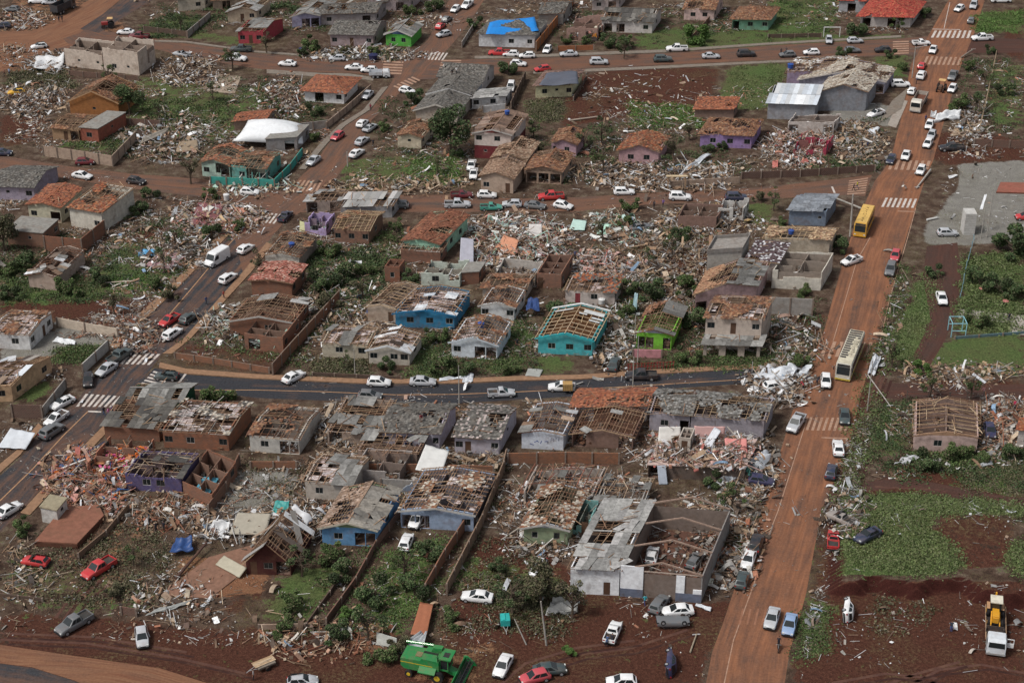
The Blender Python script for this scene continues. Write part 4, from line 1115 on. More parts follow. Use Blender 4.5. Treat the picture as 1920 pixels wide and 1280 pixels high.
# ---------------------------------------------------------------- people
def person_meshes():
    import bmesh
    poses = {
     'stand': dict(hip=.92, fl=(.10, .02), fr=(-.10, -.02), hl=(.28, .05, .80), hr=(-.28, .10, .82), lean=0),
     'walk': dict(hip=.90, fl=(.09, .32), fr=(-.09, -.30), hl=(.26, -.22, .86), hr=(-.26, .26, .90), lean=.05),
     'bend': dict(hip=.86, fl=(.12, .05), fr=(-.12, -.08), hl=(.18, .62, .72), hr=(-.18, .58, .68), lean=.45)}
    out = {}
    for nm, q in poses.items():
        hz = q['hip']; ln = q['lean']; sh = (0, ln*.9, hz+.50*math.cos(ln)); nk = (0, ln*1.0, hz+.58*math.cos(ln)); hd = (0, ln*1.15+.02, hz+.72*math.cos(ln))
        V = [(0, 0, hz), (0, ln*.45, hz+.25*math.cos(ln)), sh, nk, hd, (hd[0], hd[1], hd[2]+.09)]; rad = [.15, .135, .15, .06, .10, .085]; E = [(0, 1), (1, 2), (2, 3), (3, 4), (4, 5)]
        for s, ft in ((1, q['fl']), (-1, q['fr'])):
            b = len(V); kx = ft[0]; V += [(s*.10, 0, hz-.06), (kx, ft[1]*.5+.05, .48), (ft[0], ft[1], .09), (ft[0], ft[1]+.15, .04)]; rad += [.10, .065, .045, .035]; E += [(0, b), (b, b+1), (b+1, b+2), (b+2, b+3)]
        for s, hn in ((1, q['hl']), (-1, q['hr'])):
            b = len(V); sx = s*.19; V += [(sx, sh[1], sh[2]-.02), ((sx+hn[0])/2+s*.04, (sh[1]+hn[1])/2-.03, (sh[2]+hn[2])/2), hn, (hn[0], hn[1]+.03, hn[2]-.09)]; rad += [.06, .045, .035, .03]; E += [(2, b), (b, b+1), (b+1, b+2), (b+2, b+3)]
        me = bpy.data.meshes.new('sk'); me.from_pydata(V, E, []); o = bpy.data.objects.new('sk', me); C.objects.link(o)
        md = o.modifiers.new('s', 'SKIN'); sub = o.modifiers.new('u', 'SUBSURF'); sub.levels = 1
        if not me.skin_vertices:
            bm = bmesh.new(); bm.from_mesh(me); bm.verts.layers.skin.verify(); bm.to_mesh(me); bm.free()
        for i, r_ in enumerate(rad):
            sv = me.skin_vertices[0].data[i]; sv.radius = (r_, r_*.85); sv.use_root = (i == 0)
        dg = bpy.context.evaluated_depsgraph_get(); m2 = bpy.data.meshes.new_from_object(o.evaluated_get(dg)); m2.name = 'body_'+nm
        bpy.data.objects.remove(o)
        m2.materials.clear()
        for k in range(4): m2.materials.append(DARK)
        for p in m2.polygons:
            c = p.center; p.use_smooth = True
            if c.z > hd[2]+.03 or (c.z > hd[2]-.04 and c.y < hd[1]-.02): k = 3
            elif c.z > nk[2]+.01 or (abs(c.x) > .19 and c.z < hz+.22): k = 0
            elif c.z > hz-.02: k = 1
            elif c.z < .09: k = 3
            else: k = 2
            p.material_index = k
        out[nm] = m2
    return out
PEO = {}
def person(label, x, y, pose, deg, shirt, trou, z=0, hair=(.02, .015, .012), group=None):
    if not PEO: PEO.update(person_meshes())
    o = bpy.data.objects.new('person', PEO[pose]); C.objects.link(o); p = gp(x, y); o.location = (p.x, p.y, p.z+z); o.rotation_euler[2] = R(deg)
    for i, c in enumerate(((.32, .17, .11), shirt, trou, hair)):
        o.material_slots[i].link = 'OBJECT'; o.material_slots[i].material = M(c, .85, 0, .1)
    return tag(o, label, 'person', group)
# ---------------------------------------------------------------- houses, back row first (photo pixels of the front wall base)
T, SH, ME, LO = 'tile', 'sheet', 'metal', 'long'
TAN = (.55, .45, .37); CREAM = (.58, .53, .42); WHT = (.70, .70, .70); LIL = (.42, .38, .46)
house('roofless tan block with small square windows at the upper left crossing', (124,124), (194,132), 8, 4.3, TAN, 'none', None, front='.s.s', right='', ruin=.12, clut=.9, noin=False, name='ruined_building', cat='building', seed=3)
house('taller tan roofless block with one wide window, rubble spilling off its right end', (196,133), (262,142), 9, 5.6, TAN, 'none', None, front='.w.s.', right='', ruin=.18, clut=.8, clh=2.5, pal=WHITED, name='ruined_building', cat='building', seed=4)
house('ochre gabled house with bare brown roof battens behind a leafy tree', (133,216), (224,219), 10, 3.4, (.34, .13, .03), 'v', (T, .35, BROWN), frm=WOODP, front='..s..', right='', fcol=(.42, .26, .15), rise=.45)
house('flat brick red house with open battens and pale porch floor, left side', (152,264), (186,267), 10, 3.0, (.30, .085, .05), 'flat', None, front='w', right='s', head=24)
house('brown battened low wing with tan porch, left of the brick red house', (100,262), (150,265), 8, 2.7, (.36, .22, .12), 'u', (T, .2, BROWN), front='.do', rise=.12, walls='flb')
house('grey white house with part of its low roof missing, top left', (428,43), (482,40), 9, 2.8, (.50, .40, .28), 'v', (SH, .6, FIBL), front='.dw', right='w.', rise=.3)
house('crimson house with a broken grey and orange roof near the top edge', (448,82), (494,82), 10, 3.2, (.42, .045, .065), 'u', (SH, .55, FIBRE), front='wdw', right='..', rise=.2, head=22)
house('lilac gabled house with wide grey roof behind green bushes, top', (548,53), (600,50), 11, 3, (.36, .34, .50), 'v', (SH, .85, FIBRE), front='.oo', rise=.28, fcol=(.45, .42, .38))
house('long mauve house under dark grey roof slabs, left of the lime house', (620,86), (700,88), 10, 3, (.36, .27, .28), 'u', (T, .97, GREYT), front='w.d.w', rise=.32)
house('grey roofed block behind the mauve house near the top road', (600,48), (705,45), 8, 3, (.34, .30, .30), 'u', (T, .88, GREYT), front='w.o', rise=.25)
house('white metal and pink roofed house at the top edge', (690,22), (770,20), 8, 3, (.45, .36, .36), 'u', (ME, .6, METAL+PALET), front='wo', rise=.25)
house('small lime green gabled house beside the upper crossing', (724,85), (771,88), 8, 2.9, (.08, .42, .05), 'v', (SH, .8, FIBRE), front='.w.w.', right='', gcol=(.06, .10, .18), fcol=(.5, .48, .46), rise=.38)
house('white house with intact orange hip tile roof near the upper crossing', (572,190), (645,195), 9, 2.9, WHT, 'hip', (T, .985, TERRAB), front='.o.w', right='w.s', floor=(.5, .42, .3), rise=.36, o=.9, messy=.05)
house('grey roofed pale house with people on its roof, below the upper crossing', (822,167), (905,172), 9, 3, (.48, .44, .42), 'u', (T, .98, GREYT), front='d.w.w', right='w', rise=.36)
house('pale grey gabled house in the middle of the grey roofed cluster', (803,200), (882,203), 9, 3.1, (.36, .38, .42), 'v', (T, .97, GREYT), front='', right='', rise=.3, gcol=(.40, .42, .46), fcol=(.5, .5, .5))
house('beige gabled wall house with grey roof above the cream shed', (780,229), (858,233), 10, 2.9, (.42, .36, .30), 'v', (T, .97, GREYT), front='', right='', rise=.32, fcol=(.5, .47, .42))
house('long white annex with small windows beside the grey roofed cluster', (885,205), (948,200), 5, 2.6, (.58, .58, .58), 'u', (SH, .98, FIBL), front='w.w.', rise=.12)
house('white house covered by a blue tarpaulin on its dark roof', (898,87), (1002,90), 11, 3.3, (.60, .61, .63), 'hip', (T, .97, GREYT), front='...w.w', right='w', rise=.3, parapet=0)
house('grey roof house behind the blue tarpaulin house, top', (1010,48), (1055,46), 9, 3, (.30, .28, .26), 'u', (T, .95, GREYT), front='', rise=.25)
house('roofless pink walled house with a tall mustard side wall', (1062,78), (1120,74), 9, 3.4, (.50, .30, .24), 'none', None, front='oo', ruin=.3, clut=1.3, rub=WHITED+PINKD, clh=3, name='ruined_house', pal=WHITED)
house('white house with grey roof holed at its right end, top centre', (1128,60), (1222,63), 10, 3, (.58, .53, .50), 'u', (SH, .88, GREYT), front='oo.w', right='w', rise=.3, cov2=(SH, .8, GREYT))
house('pale pink house with broken brown tile roof, top edge', (1282,38), (1338,39), 10, 3, (.60, .42, .38), 'u', (T, .7, BROWN), front='.w.w.', left='o', rise=.34)
house('pinkish ruin behind the white grey roofed house, top edge', (1110,20), (1160,18), 7, 2.8, (.50, .42, .40), 'u', (SH, .5, WHITED), front='wo', rise=.2)
house('sea green house with brown tile roof and dark porch, top', (1372,56), (1440,57), 9, 3, (.16, .36, .24), 'hip', (T, .93, BROWN), front='o.w.w', right='', rise=.36, o=.7)
house('house with bright red hip roof and solar heater at the top right', (1612,50), (1706,52), 12, 3.1, (.52, .47, .44), 'hip', (T, .97, RED), front='o.o.', rise=.38, o=1.0)
house('red tiled wing left of the red hip roofed house', (1572,22), (1620,24), 8, 3, (.34, .34, .36), 'u', (T, .97, RED), front='o', rise=.2)
house('pale yellow house with black sheeting on its hip roof', (1004,184), (1072,181), 9, 3.1, (.62, .58, .34), 'hip', (T, .95, [(.20, .12, .10), (.24, .15, .12), (.16, .11, .10)]), front='.w.s.w', right='', rise=.3, o=.6)
house('magenta and lilac building with shredded white tiles at the right crossing', (1474,163), (1580,160), 10, 3.6, (.40, .30, .44), 'u', (T, .4, WHITED+PALET), front='.', rise=.22, ceil=.3)
house('broad lilac grey gabled building with pale broken tiles', (1497,172), (1657,176), 9, 3, (.34, .33, .42), 'v', (T, .6, PALET), front='....w..o', right='', rise=.22, fcol=(.55, .5, .46))
house('tall slate grey gable wall building with sand coloured tiles', (1533,208), (1622,208), 9, 4.6, (.24, .25, .28), 'v', (T, .93, PALET), front='', right='', rise=.32, messy=.15)
house('grey shed under a sloping white metal roof, left of the slate gable', (1438,223), (1526,226), 7, 3.8, (.30, .31, .34), 'mono', (ME, .98, METAL), front='.', right='', rise=.22, head=18)
house('two storey house, cream above and dark red below, with rusty roof', (890,296), (958,300), 11, 3, (.17, .025, .03), 'v', (SH, .72, [(.24, .16, .12), (.30, .22, .18), (.2, .13, .1)]), lev2=(2.7, (.56, .48, .44), 'w.w.', 'w.'), front='.s.d.', right='.', rise=.24, fcol=(.42, .40, .38))
house('cream shed with a collapsed brown roof beside the big dark tree', (746,277), (790,279), 8, 2.7, (.58, .50, .36), 'v', (T, .6, BROWN), front='.s.', rise=.3, ruin=.0, messy=.3)
house('white house draped by a huge white tarpaulin', (500,285), (558,281), 7, 2.8, (.30, .28, .28), 'flat', None, front='.o', name='house')
house('small orange roofed shed behind the white tarpaulin', (440,245), (500,240), 5, 2.2, (.3, .2, .15), 'u', (T, .97, TERRAB), front='', rise=.2)
house('mint green ruin with half its orange tiles, above the middle street', (380,330), (432,336), 8, 3.2, (.38, .52, .44), 'v', (T, .5, BROWN+TERRAB), front='w.o', ruin=.15, rise=.28, clut=1.0, pal=WHITED, name='ruined_house')
house('teal and mint roofless house with exposed wooden roof frame', (436,338), (500,343), 8, 3.2, (.12, .34, .30), 'u', (T, .35, BROWN), front='.w.ow', ruin=.1, rise=.2, clut=1.0, name='ruined_house')
house('tan gabled house facing the middle street with bare tile roof', (902,358), (962,363), 8, 3.4, (.44, .32, .24), 'v', (T, .8, [(.30, .19, .13), (.36, .25, .18), (.24, .15, .10)]), front='w.d', right='', rise=.3, messy=.3)
house('brown gabled house behind the tan house facing the middle street', (924,322), (986,326), 9, 3.2, (.40, .28, .22), 'v', (T, .75, [(.30, .19, .13), (.38, .28, .20), (.24, .15, .10)]), front='w', rise=.3, messy=.3)
house('broken brown house open at the front, right of the tan house', (986,342), (1052,346), 9, 2.9, (.36, .25, .18), 'v', (T, .7, BROWN), front='ooo', ruin=.12, rise=.25, messy=.3, name='ruined_house')
house('small lilac pink gabled house with brown roof and one front window', (1034,291), (1080,294), 7, 2.9, (.45, .28, .34), 'v', (T, .85, BROWN), front='s.w.', right='', rise=.32, messy=.2)
house('dusty pink gabled house with two dark windows in the cleared lots', (1160,306), (1234,309), 8, 3.0, (.46, .27, .29), 'v', (T, .9, BROWN+TERRA), front='.w.w.', right='', rise=.3, messy=.2)
house('violet house under a wide broken brown tile roof', (1312,275), (1408,279), 9, 3, (.30, .19, .42), 'hip', (T, .85, BROWN), front='.w.w.w', right='w', rise=.34, messy=.25)
house('small roof of bright orange tiles behind the violet house', (1302,222), (1375,222), 4, 2.2, (.28, .18, .14), 'mono', (T, .97, TERRAB), front='', rise=.25)
house('smashed magenta house with red framed openings and pink rubble', (1487,292), (1548,293), 6, 2.7, (.42, .03, .08), 'none', None, front='oo', ruin=.35, clut=1.8, rub=PINKD, name='ruined_house')
house('roofless white and brown rooms behind the magenta ruin', (1476,252), (1562,252), 6, 2.8, (.56, .50, .46), 'none', None, front='o..o', ruin=.2, clut=1.6, rub=WHITED, name='ruined_house')
# left edge, middle
house('lilac grey house with dark slab roof at the left edge', (-12,374), (66,376), 10, 2.9, (.33, .28, .36), 'u', (T, .97, GREYT), front='.s.w', right='', rise=.25)
house('cream house with orange tile roof and little skylight, left', (56,412), (116,418), 9, 3.3, (.50, .47, .34), 'v', (T, .96, TERRAB), front='w.o', right='w.', rise=.2, messy=.12)
house('big cream walled ruin with its right side wall torn open', (134,424), (194,434), 10, 4, (.58, .54, .46), 'mono', (T, .5, BROWN+TERRA), front='..w', right='', rise=.1, ruin=.05, head=26, clut=1.2, pal=WHITED)
house('low unpainted brick shed with flat concrete roof, left', (16,458), (84,464), 6, 2.9, (.3, .15, .1), 'flat', None, front='..s.', wmat=brick((.27, .13, .08)), name='shed', cat='shed')
house('fallen in house with tan gable wall and tangled roof timbers', (56,540), (108,545), 11, 2.8, (.42, .31, .25), 'v', (SH, .3, WHITED+FIBRE), frm=WOODD, front='', right='', rise=.25, messy=.5, clut=1.2, br=.4)
house('white house with pinkish battens over its roof, left edge', (-14,652), (58,656), 8, 3, (.62, .62, .62), 'u', (T, .25, BROWN), front='w.w.', right='w.dw', rise=.15, ceil=.7)
house('peach house with torn white sheets on its roof at the left edge', (-55,756), (25,752), 10, 3, (.56, .36, .20), 'u', (ME, .3, METAL+WHITED), front='ww', right='w.w', rise=.18, ceil=.4, head=24, clut=1.2, pal=WHITED)
# block between the middle and lower streets
house('brick front house with reddish pink broken tiles, below the green sided house', (473,553), (548,558), 6.8, 3, (.3, .15, .1), 'v', (T, .88, [(.34, .12, .09), (.42, .18, .14), (.28, .10, .07), (.5, .3, .24)]), front='.', wmat=brick(), rise=.12, messy=.3)
house('house with white gable, green side wall and brown battens', (499,504), (562,508), 9, 3, (.54, .50, .44), 'v', (T, .14, BROWN), frm=WOODD+WOODP, front='.', right='w', rise=.22, walls='fbl', messy=.3)
house('unpainted brick house with bare pale roof frame near the crossing', (628,455), (692,458), 8, 3, (.3, .15, .1), 'u', (T, .1, BROWN), frm=WOODL, front='w.w.w', right='w', wmat=brick((.27, .13, .085)), rise=.25, br=.1)
house('wrecked hut of lilac wall and leaning boards by the left crossing', (572,440), (612,442), 5, 2.6, (.45, .34, .60), 'none', None, front='.w.', ruin=.35, clut=1.5, rub=PALET+MINTD, name='ruined_house')
house('two tone brown roofless rooms behind the brick house', (575,400), (640,398), 5, 2.6, (.36, .28, .24), 'u', (SH, .3, FIBL), front='o.o', rise=.1, ruin=.15, clut=1)
house('grey corrugated sheds behind the brick house at the middle street', (640,410), (735,408), 5, 2.6, (.34, .33, .34), 'mono', (ME, .8, FIBL), front='.', rise=.1)
house('long mint green house with rust brown tile roof and open porch', (758,480), (824,487), 13, 3.3, (.30, .56, .40), 'v', (T, .86, [(.22, .085, .05), (.28, .12, .07), (.17, .07, .045)]), frm=WOODP, front='.w.o', right='w.w.w.', rise=.22, messy=.15, head=22)
house('small open frame lean to with brick side, in front of the mint house', (752,490), (826,494), 4, 2.5, (.06, .20, .10), 'mono', None, frm=WOODY, front='.', wmat=brick((.26, .11, .07)), rise=.05, clut=.8, walls='fr', bs=.7)
house('tiny roofless brick tower room among bushes', (722,529), (750,530), 3, 3.2, (.3, .1, .05), 'none', None, front='.w.', wmat=brick((.28, .10, .055)), clut=1, ruin=.05, name='brick_room', cat='shed')
house('pale mint roofless house full of white debris', (790,536), (862,538), 6, 2.6, (.52, .58, .50), 'none', None, front='.w..', right='', ruin=.3, clut=2.4, rub=WHITED, clh=2.2, name='ruined_house')
house('small brick room with grey lid, right of the pale mint ruin', (866,534), (898,532), 4, 2.4, (.3, .1, .05), 'flat', None, front='.', wmat=brick((.30, .12, .07)), name='brick_room', cat='shed')
house('roofless brick house with one white door amid white rubble', (1006,540), (1052,542), 8, 3, (.3, .12, .08), 'none', None, front='d..', wmat=brick((.28, .13, .085)), ruin=.05, clut=1.8, clh=2.2, rub=WHITED+MIXD, name='ruined_house', seed=9)
house('broken concrete rooms with white rubble left of the white door brick ruin', (930,530), (1004,538), 5, 2.6, (.44, .40, .36), 'none', None, front='o..o', ruin=.5, clut=2.2, rub=WHITED, name='ruined_house')
house('low white row house with maroon door and half its red roof', (1060,569), (1152,572), 5, 2.6, (.56, .48, .44), 'mono', (T, .45, TERRA+GREYT), front='.d.w..', rise=.12, doors=(.25, .05, .06), ceil=.2)
house('beige gable house stripped to its rafters beside the blue house', (690,602), (742,606), 9, 3, (.44, .34, .26), 'v', None, frm=WOODP+WOODL, front='..d', right='', rise=.25, bs=.6, clut=.9, head=24)
house('cobalt blue house with low gable and pinkish battens', (742,613), (852,617), 9, 2.8, (.015, .20, .38), 'v', (SH, .1, METAL), frm=WOODP, front='.w.w.w', right='', rise=.17, ceil=.55, clut=.6, fcol=(.02, .16, .32))
house('white gabled house right of the cobalt house with brown bare roof', (902,598), (964,602), 6.5, 2.8, (.62, .62, .62), 'v', (T, .18, BROWN), frm=WOODD+WOODP, front='w..w', rise=.25, fcol=(.40, .38, .36))
house('low brown house behind the white gabled one, with blue sheet beside', (905,562), (985,562), 5, 2.5, (.45, .38, .32), 'u', (T, .4, BROWN), front='.w.', rise=.15)
house('brick walled house with tan frame roof above the pavement, left', (432,628), (548,630), 8, 2.8, (.3, .15, .1), 'v', (LO, .12, FIBL), frm=WOODP, front='..w.', wmat=brick(), rise=.2, clut=.9, fcol=(.45, .43, .40))
house('brick and teal hut with debris on its flat top', (460,655), (532,662), 8, 3.1, (.3, .15, .1), 'none', None, front='o.', wmat=brick((.29, .12, .07)), clut=2.2, clh=2.8, rub=GREYT+MINTD, ruin=.05, name='ruined_house')
house('beige house with grey slabs and pink ceiling showing', (605,669), (690,673), 6, 2.7, (.50, .44, .33), 'u', (LO, .28, FIBRE), front='.w.w', right='', rise=.22, ceil=.55, left='o', messy=.04)
house('cream plank house with white boards along its gable roof', (692,681), (768,685), 6.2, 2.7, (.48, .43, .36), 'v', (SH, .2, METAL+WHITED), frm=WOODP, front='w.ww', right='w', rise=.3, ceil=.5, fcol=(.62, .64, .66))
house('pale blue white gabled house with stripped brown roof and porch', (847,668), (932,674), 8, 2.9, (.60, .66, .72), 'v', (T, .15, BROWN), frm=WOODP, front='w.oo', right='.w', rise=.3, fcol=(.5, .55, .6), ceil=.2)
tq = house('turquoise house with widely spaced pale rafters and white roof edge', (1009,662), (1110,667), 10.2, 3.1, (.035, .40, .44), 'v', None, frm=WOODL, front='.w.w.w', right='w.', rise=.24, rs=1.35, bs=1.25, bw=.10, rw=.14, clut=1.0, fcol=(.03, .36, .40), rub=WOODD+BRICKD, inner=(.20, .10, .05), floor=(.16, .08, .05), br=.03, noin=False)
mk = MB(); tW, tD = tq[2], tq[3]; zz = lambda x: 3.1+min(x, tW-x)*.24+.16
mk.beam((-.5, tD+.2, zz(-.5)), (tW/2, tD+.2, zz(tW/2)), .55, .03); mk.beam((tW/2, tD+.2, zz(tW/2)), (tW+.5, tD+.2, zz(tW+.5)), .55, .03)
for y, a, b, w in ((8.2, .62, 1.0, 1.1), (6.6, .8, 1.02, .5), (5.6, .78, .98, .45), (7.2, .55, .7, .4), (8.8, .05, .4, .4)): mk.beam((tW*a, y, zz(tW*a)), (tW*b, y, zz(tW*b)), w, .03)
mk.build('roof_sheet', M((.60, .62, .62), .6, .3), tq[0], tq[1])
house('lime green house with bare brown left roof slope', (1193,652), (1258,656), 10, 3, (.18, .52, .02), 'v', (T, .25, BROWN), frm=WOODP+WOODD, cov2=(LO, .55, FIBRE), front='oo.o', right='', rise=.3, gcol=(.42, .42, .50), clut=.9)
house('two storey tan house with stripped roof and balcony porch', (1320,654), (1424,658), 8, 3, (.46, .38, .31), 'u', (T, .45, BROWN), lev2=(3.0, (.50, .42, .36), 'w.d.w', 'w'), front='o.w.o', right='', rise=.15, ceil=.3, clut=1.0)
house('grey porch roof along the front of the two storey tan house', (1318,668), (1424,671), 2.4, 2.4, (.42, .34, .28), 'mono', (SH, .9, FIBRE), front='ooo', rise=.15, name='porch', cat='porch', noin=True, walls='f')
house('large pink gable house with half its tiles and one grey roof slope', (1302,588), (1416,572), 9.3, 3.9, (.58, .38, .38), 'v', (T, .55, [(.36, .20, .12), (.42, .26, .16), (.30, .16, .10)]), frm=WOODL+WOODP, cov2=(SH, .8, FIBRE), front='o....', right='', rise=.24, clut=.5)
house('concrete rooftop tank box with parapet, behind the pink gable', (1324,518), (1388,514), 6, 4.6, (.46, .43, .38), 'flat', (None, (.28, .26, .24)), front='.', parapet=.8, name='concrete_building', cat='building')
house('dark purple brown roofed wing dotted with white flakes', (1398,520), (1455,528), 8, 3.6, (.40, .34, .32), 'monov', (T, .93, [(.09, .06, .07), (.11, .075, .08), (.6, .6, .62), (.08, .06, .06)]), front='', rise=.05)
house('long cream roofless building with open rooms near the main road', (1446,540), (1538,545), 8.5, 3.6, (.60, .56, .48), 'none', None, front='', left='', right='', ruin=.08, clut=.5, clh=1.5, name='ruined_building', cat='building', seed=12)
house('roof of jumbled pale planks above the long cream building', (1432,478), (1553,482), 5, 3.6, (.48, .40, .30), 'u', (T, .5, WOODL+WOODP), frm=WOODL, front='', rise=.15, messy=.8, rub=WOODL)
house('slate blue house with flat grey roof beside the main road', (1478,422), (1547,424), 8, 3.1, (.17, .22, .30), 'u', (SH, .97, [(.22, .24, .27), (.25, .27, .30)]), front='..s', right='', rise=.1)
house('white rubble filled ruin with brown front wall, upper right of the block', (1270,427), (1342,430), 6, 2.6, (.24, .14, .11), 'none', None, front='', ruin=.15, clut=2.5, rub=WHITED, clh=2.4, name='ruined_house')
house('shattered white room next to the brown walled ruin', (1345,415), (1392,415), 5, 2.8, (.60, .58, .55), 'none', None, front='o.', ruin=.5, clut=2.2, rub=WHITED, clh=2, name='ruined_house')
# block below the lower street
house('green fronted house with grey slab roof at the lower street corner', (240,778), (342,779), 5.2, 2.7, (.015, .10, .045), 'u', (LO, .85, FIBRE), front='..s.', right='', rise=.28, messy=.04)
house('low house with grey roof torn open in squares, left block', (198,822), (300,828), 6.5, 2.5, (.24, .12, .08), 'mono', (SH, .75, GREYT), front='..', wmat=brick(), rise=.12, messy=.04)
house('wide orange brick house with grey brown battens', (308,838), (430,845), 9, 3.1, (.3, .15, .1), 'u', (T, .15, GREYT+PALET), frm=WOODY, front='w.w..w', right='', wmat=brick((.33, .12, .06)), rise=.12, ceil=.45)
house('flattened house strewn with orange and pink furniture by the left road', (165,892), (250,897), 8, 2.2, (.40, .16, .09), 'none', None, front='o.o', ruin=.6, clut=2.0, rub=[(.65, .16, .03), (.6, .1, .25), (.6, .56, .5), (.3, .15, .1), (.45, .2, .1)], name='ruined_house')
house('crumpled roof frame over purple walled rooms', (238,918), (342,924), 6.5, 2.8, (.10, .08, .19), 'u', (SH, .2, GREYT), frm=WOODY, front='.ww.', right='', rise=.1, ruin=.2, br=.35, clut=1.6)
house('roofless red brick rooms beside the purple walled rooms', (345,930), (400,955), 9, 2.6, (.3, .12, .07), 'none', None, front='', wmat=brick(), ruin=.1, clut=1.2, clh=1, name='ruined_house')
house('broken white walled house with rust brown roof frame', (470,846), (562,852), 9, 2.9, (.50, .48, .44), 'u', (T, .2, BROWN), frm=WOODP+WOODD, front='.w.oo', right='', rise=.15, ruin=.12, clut=1.6, br=.25, pal=WHITED)
house('caved in grey slab roof sagging over red battens', (615,832), (706,838), 8.5, 2.3, (.32, .24, .19), 'mono', (LO, .45, FIBRE), frm=WOODP, front='o.o', rise=.12, ruin=.1, messy=.5, br=.3, clut=1.4)
house('lilac white house with people at the door under dark grey tiles', (718,838), (824,842), 8.3, 3, (.46, .43, .52), 'u', (T, .92, GREYT), front='w.dw.s.w', right='', rise=.32, messy=.08, cov2=(T, .9, GREYT))
house('lilac house with patchy dark tiles left of the frame gable', (853,848), (936,852), 9.3, 3, (.44, .40, .46), 'u', (T, .84, GREYT+[(.45, .38, .36)]), front='wd..w', right='s', rise=.30, messy=.15, gcol=(.50, .40, .40))
mh = house('white house with blue scribbled mural wall', (978,840), (1056,844), 8.5, 3, (.58, .62, .70), 'v', (SH, .2, FIBRE+WHITED), frm=WOODP+WOODD, front='', right='', rise=.18, clut=.8)
mk = MB(); mw = mh[2]
for X, Z, L_, a_ in ((.30, 1.2, .9, .5), (.36, 1.5, .6, -.6), (.45, 1.0, .8, 1.2), (.55, 1.4, .7, .2), (.62, 1.1, .7, 1.4), (.70, 1.6, .9, 1.5), (.76, 1.5, .8, 1.6), (.82, 1.9, .6, 1.5), (.88, 1.7, .8, 1.4), (.2, .9, .9, -.3)):
    mk.beam((mw*X, -.012, Z), (mw*X+L_*math.cos(a_)*.7, -.012, Z+L_*math.sin(a_)*.7), .012, .10)
mk.build('painted_mark', M((.06, .10, .30), .8, .3), mh[0], mh[1])
house('long roof of bright terracotta tiles on the lower street', (1072,792), (1212,790), 5.2, 3, (.52, .44, .42), 'u', (T, .9, TERRAB), front='...s', rise=.26, messy=.06)
house('large dark wooden gable frame under the terracotta roof', (1072,836), (1186,842), 7.5, 2.4, (.22, .13, .10), 'v', (SH, .02, FIBL), frm=WOODD+WOODP, front='o..o', right='', rise=.22, clut=1.2, bs=.45, br=.06, rub=WOODD+MIXD, inner=(.18, .10, .07), floor=(.10, .06, .05))
house('pale lilac grey house with scaly tiles and frame left end', (1217,806), (1292,812), 6.8, 3.4, (.36, .33, .38), 'u', (T, .75, GREYT+FIBRE), frm=WOODP, front='.w.o', rise=.25, messy=.3)
house('long lilac grey walled house with half bare battens by the main road', (1294,812), (1430,824), 6.8, 3.5, (.32, .29, .33), 'u', (T, .5, GREYT+FIBRE), frm=[(.34, .24, .15), (.28, .19, .12)], front='.', right='s', rise=.25, messy=.3)
house('beige house with grey slabs scattered over open battens', (574,934), (660,940), 7.5, 3, (.44, .38, .32), 'u', (LO, .42, FIBRE), frm=WOODP, front='.w..w', right='', rise=.2, ceil=.5, band=1)
house('half open brick store right of the beige slab house', (664,905), (750,912), 6, 2.5, (.34, .30, .28), 'none', None, front='..o', ruin=.1, clut=1.2, name='ruined_house', walls='flb')
house('low roofless back rooms behind the red brick boundary wall', (672,868), (782,872), 5, 2.3, (.34, .24, .19), 'mono', (LO, .2, FIBRE), frm=WOODP, front='.', rise=.06, clut=1.5, ruin=.1)
house('frame gable house with pale blue walls and cars in its carport', (752,988), (888,996), 10.5, 3, (.26, .34, .48), 'v', (T, .22, BROWN+PALET), frm=WOODP, front='oo..w', right='', rise=.16, ceil=.15, clut=.8, fcol=(.46, .45, .43), walls='flb')
house('sky blue house with olive gable and grey right roof slope', (605,1020), (706,1024), 9.8, 3, (.10, .28, .52), 'v', (T, .62, [(.32, .22, .16), (.40, .30, .24), (.22, .15, .11)]), frm=WOODP, cov2=(LO, .9, [(.34, .31, .27), (.30, .28, .25)]), front='.w.oo', right='.w.', rise=.28, gcol=(.20, .26, .14), fcol=(.48, .44, .36), messy=.35)
house('steep dark red timber A frame house with torn metal sheets', (463,1076), (546,1078), 8, 2.3, (.07, .018, .015), 'v', (ME, .35, WHITED), frm=WOODP, front='dwo', right='', rise=1.05, clut=1.2, messy=.8, name='wooden_house')
house('weathered green plank house with grey gable', (982,1018), (1064,1022), 10, 2.8, (.24, .30, .18), 'v', (T, .55, BROWN+PALET), frm=WOODP, front='.w..w.', right='', rise=.26, gcol=(.40, .42, .46), fcol=(.42, .40, .38), messy=.3, name='wooden_house')
house('small teal walled ruin behind the green plank house', (1068,1000), (1105,1003), 5, 2.6, (.16, .36, .34), 'none', None, front='.d', ruin=.2, clut=1.5, name='ruined_house')
house('tangle of red battens over white rubble rooms', (982,945), (1112,950), 7, 2.4, (.40, .34, .30), 'u', (SH, .04, FIBRE), frm=[(.22, .07, .05), (.30, .12, .08), (.36, .22, .14)], front='o.o.', rise=.06, ruin=.3, clut=2.0, rub=WHITED, bs=.7, br=.25, name='ruined_house')
house('fallen frame and grey sheets right of the red batten tangle', (1116,962), (1200,968), 7, 2.0, (.30, .28, .26), 'u', (LO, .2, FIBRE), frm=WOODY, front='oo', rise=.1, ruin=.4, clut=2.0, br=.35, name='ruined_house')
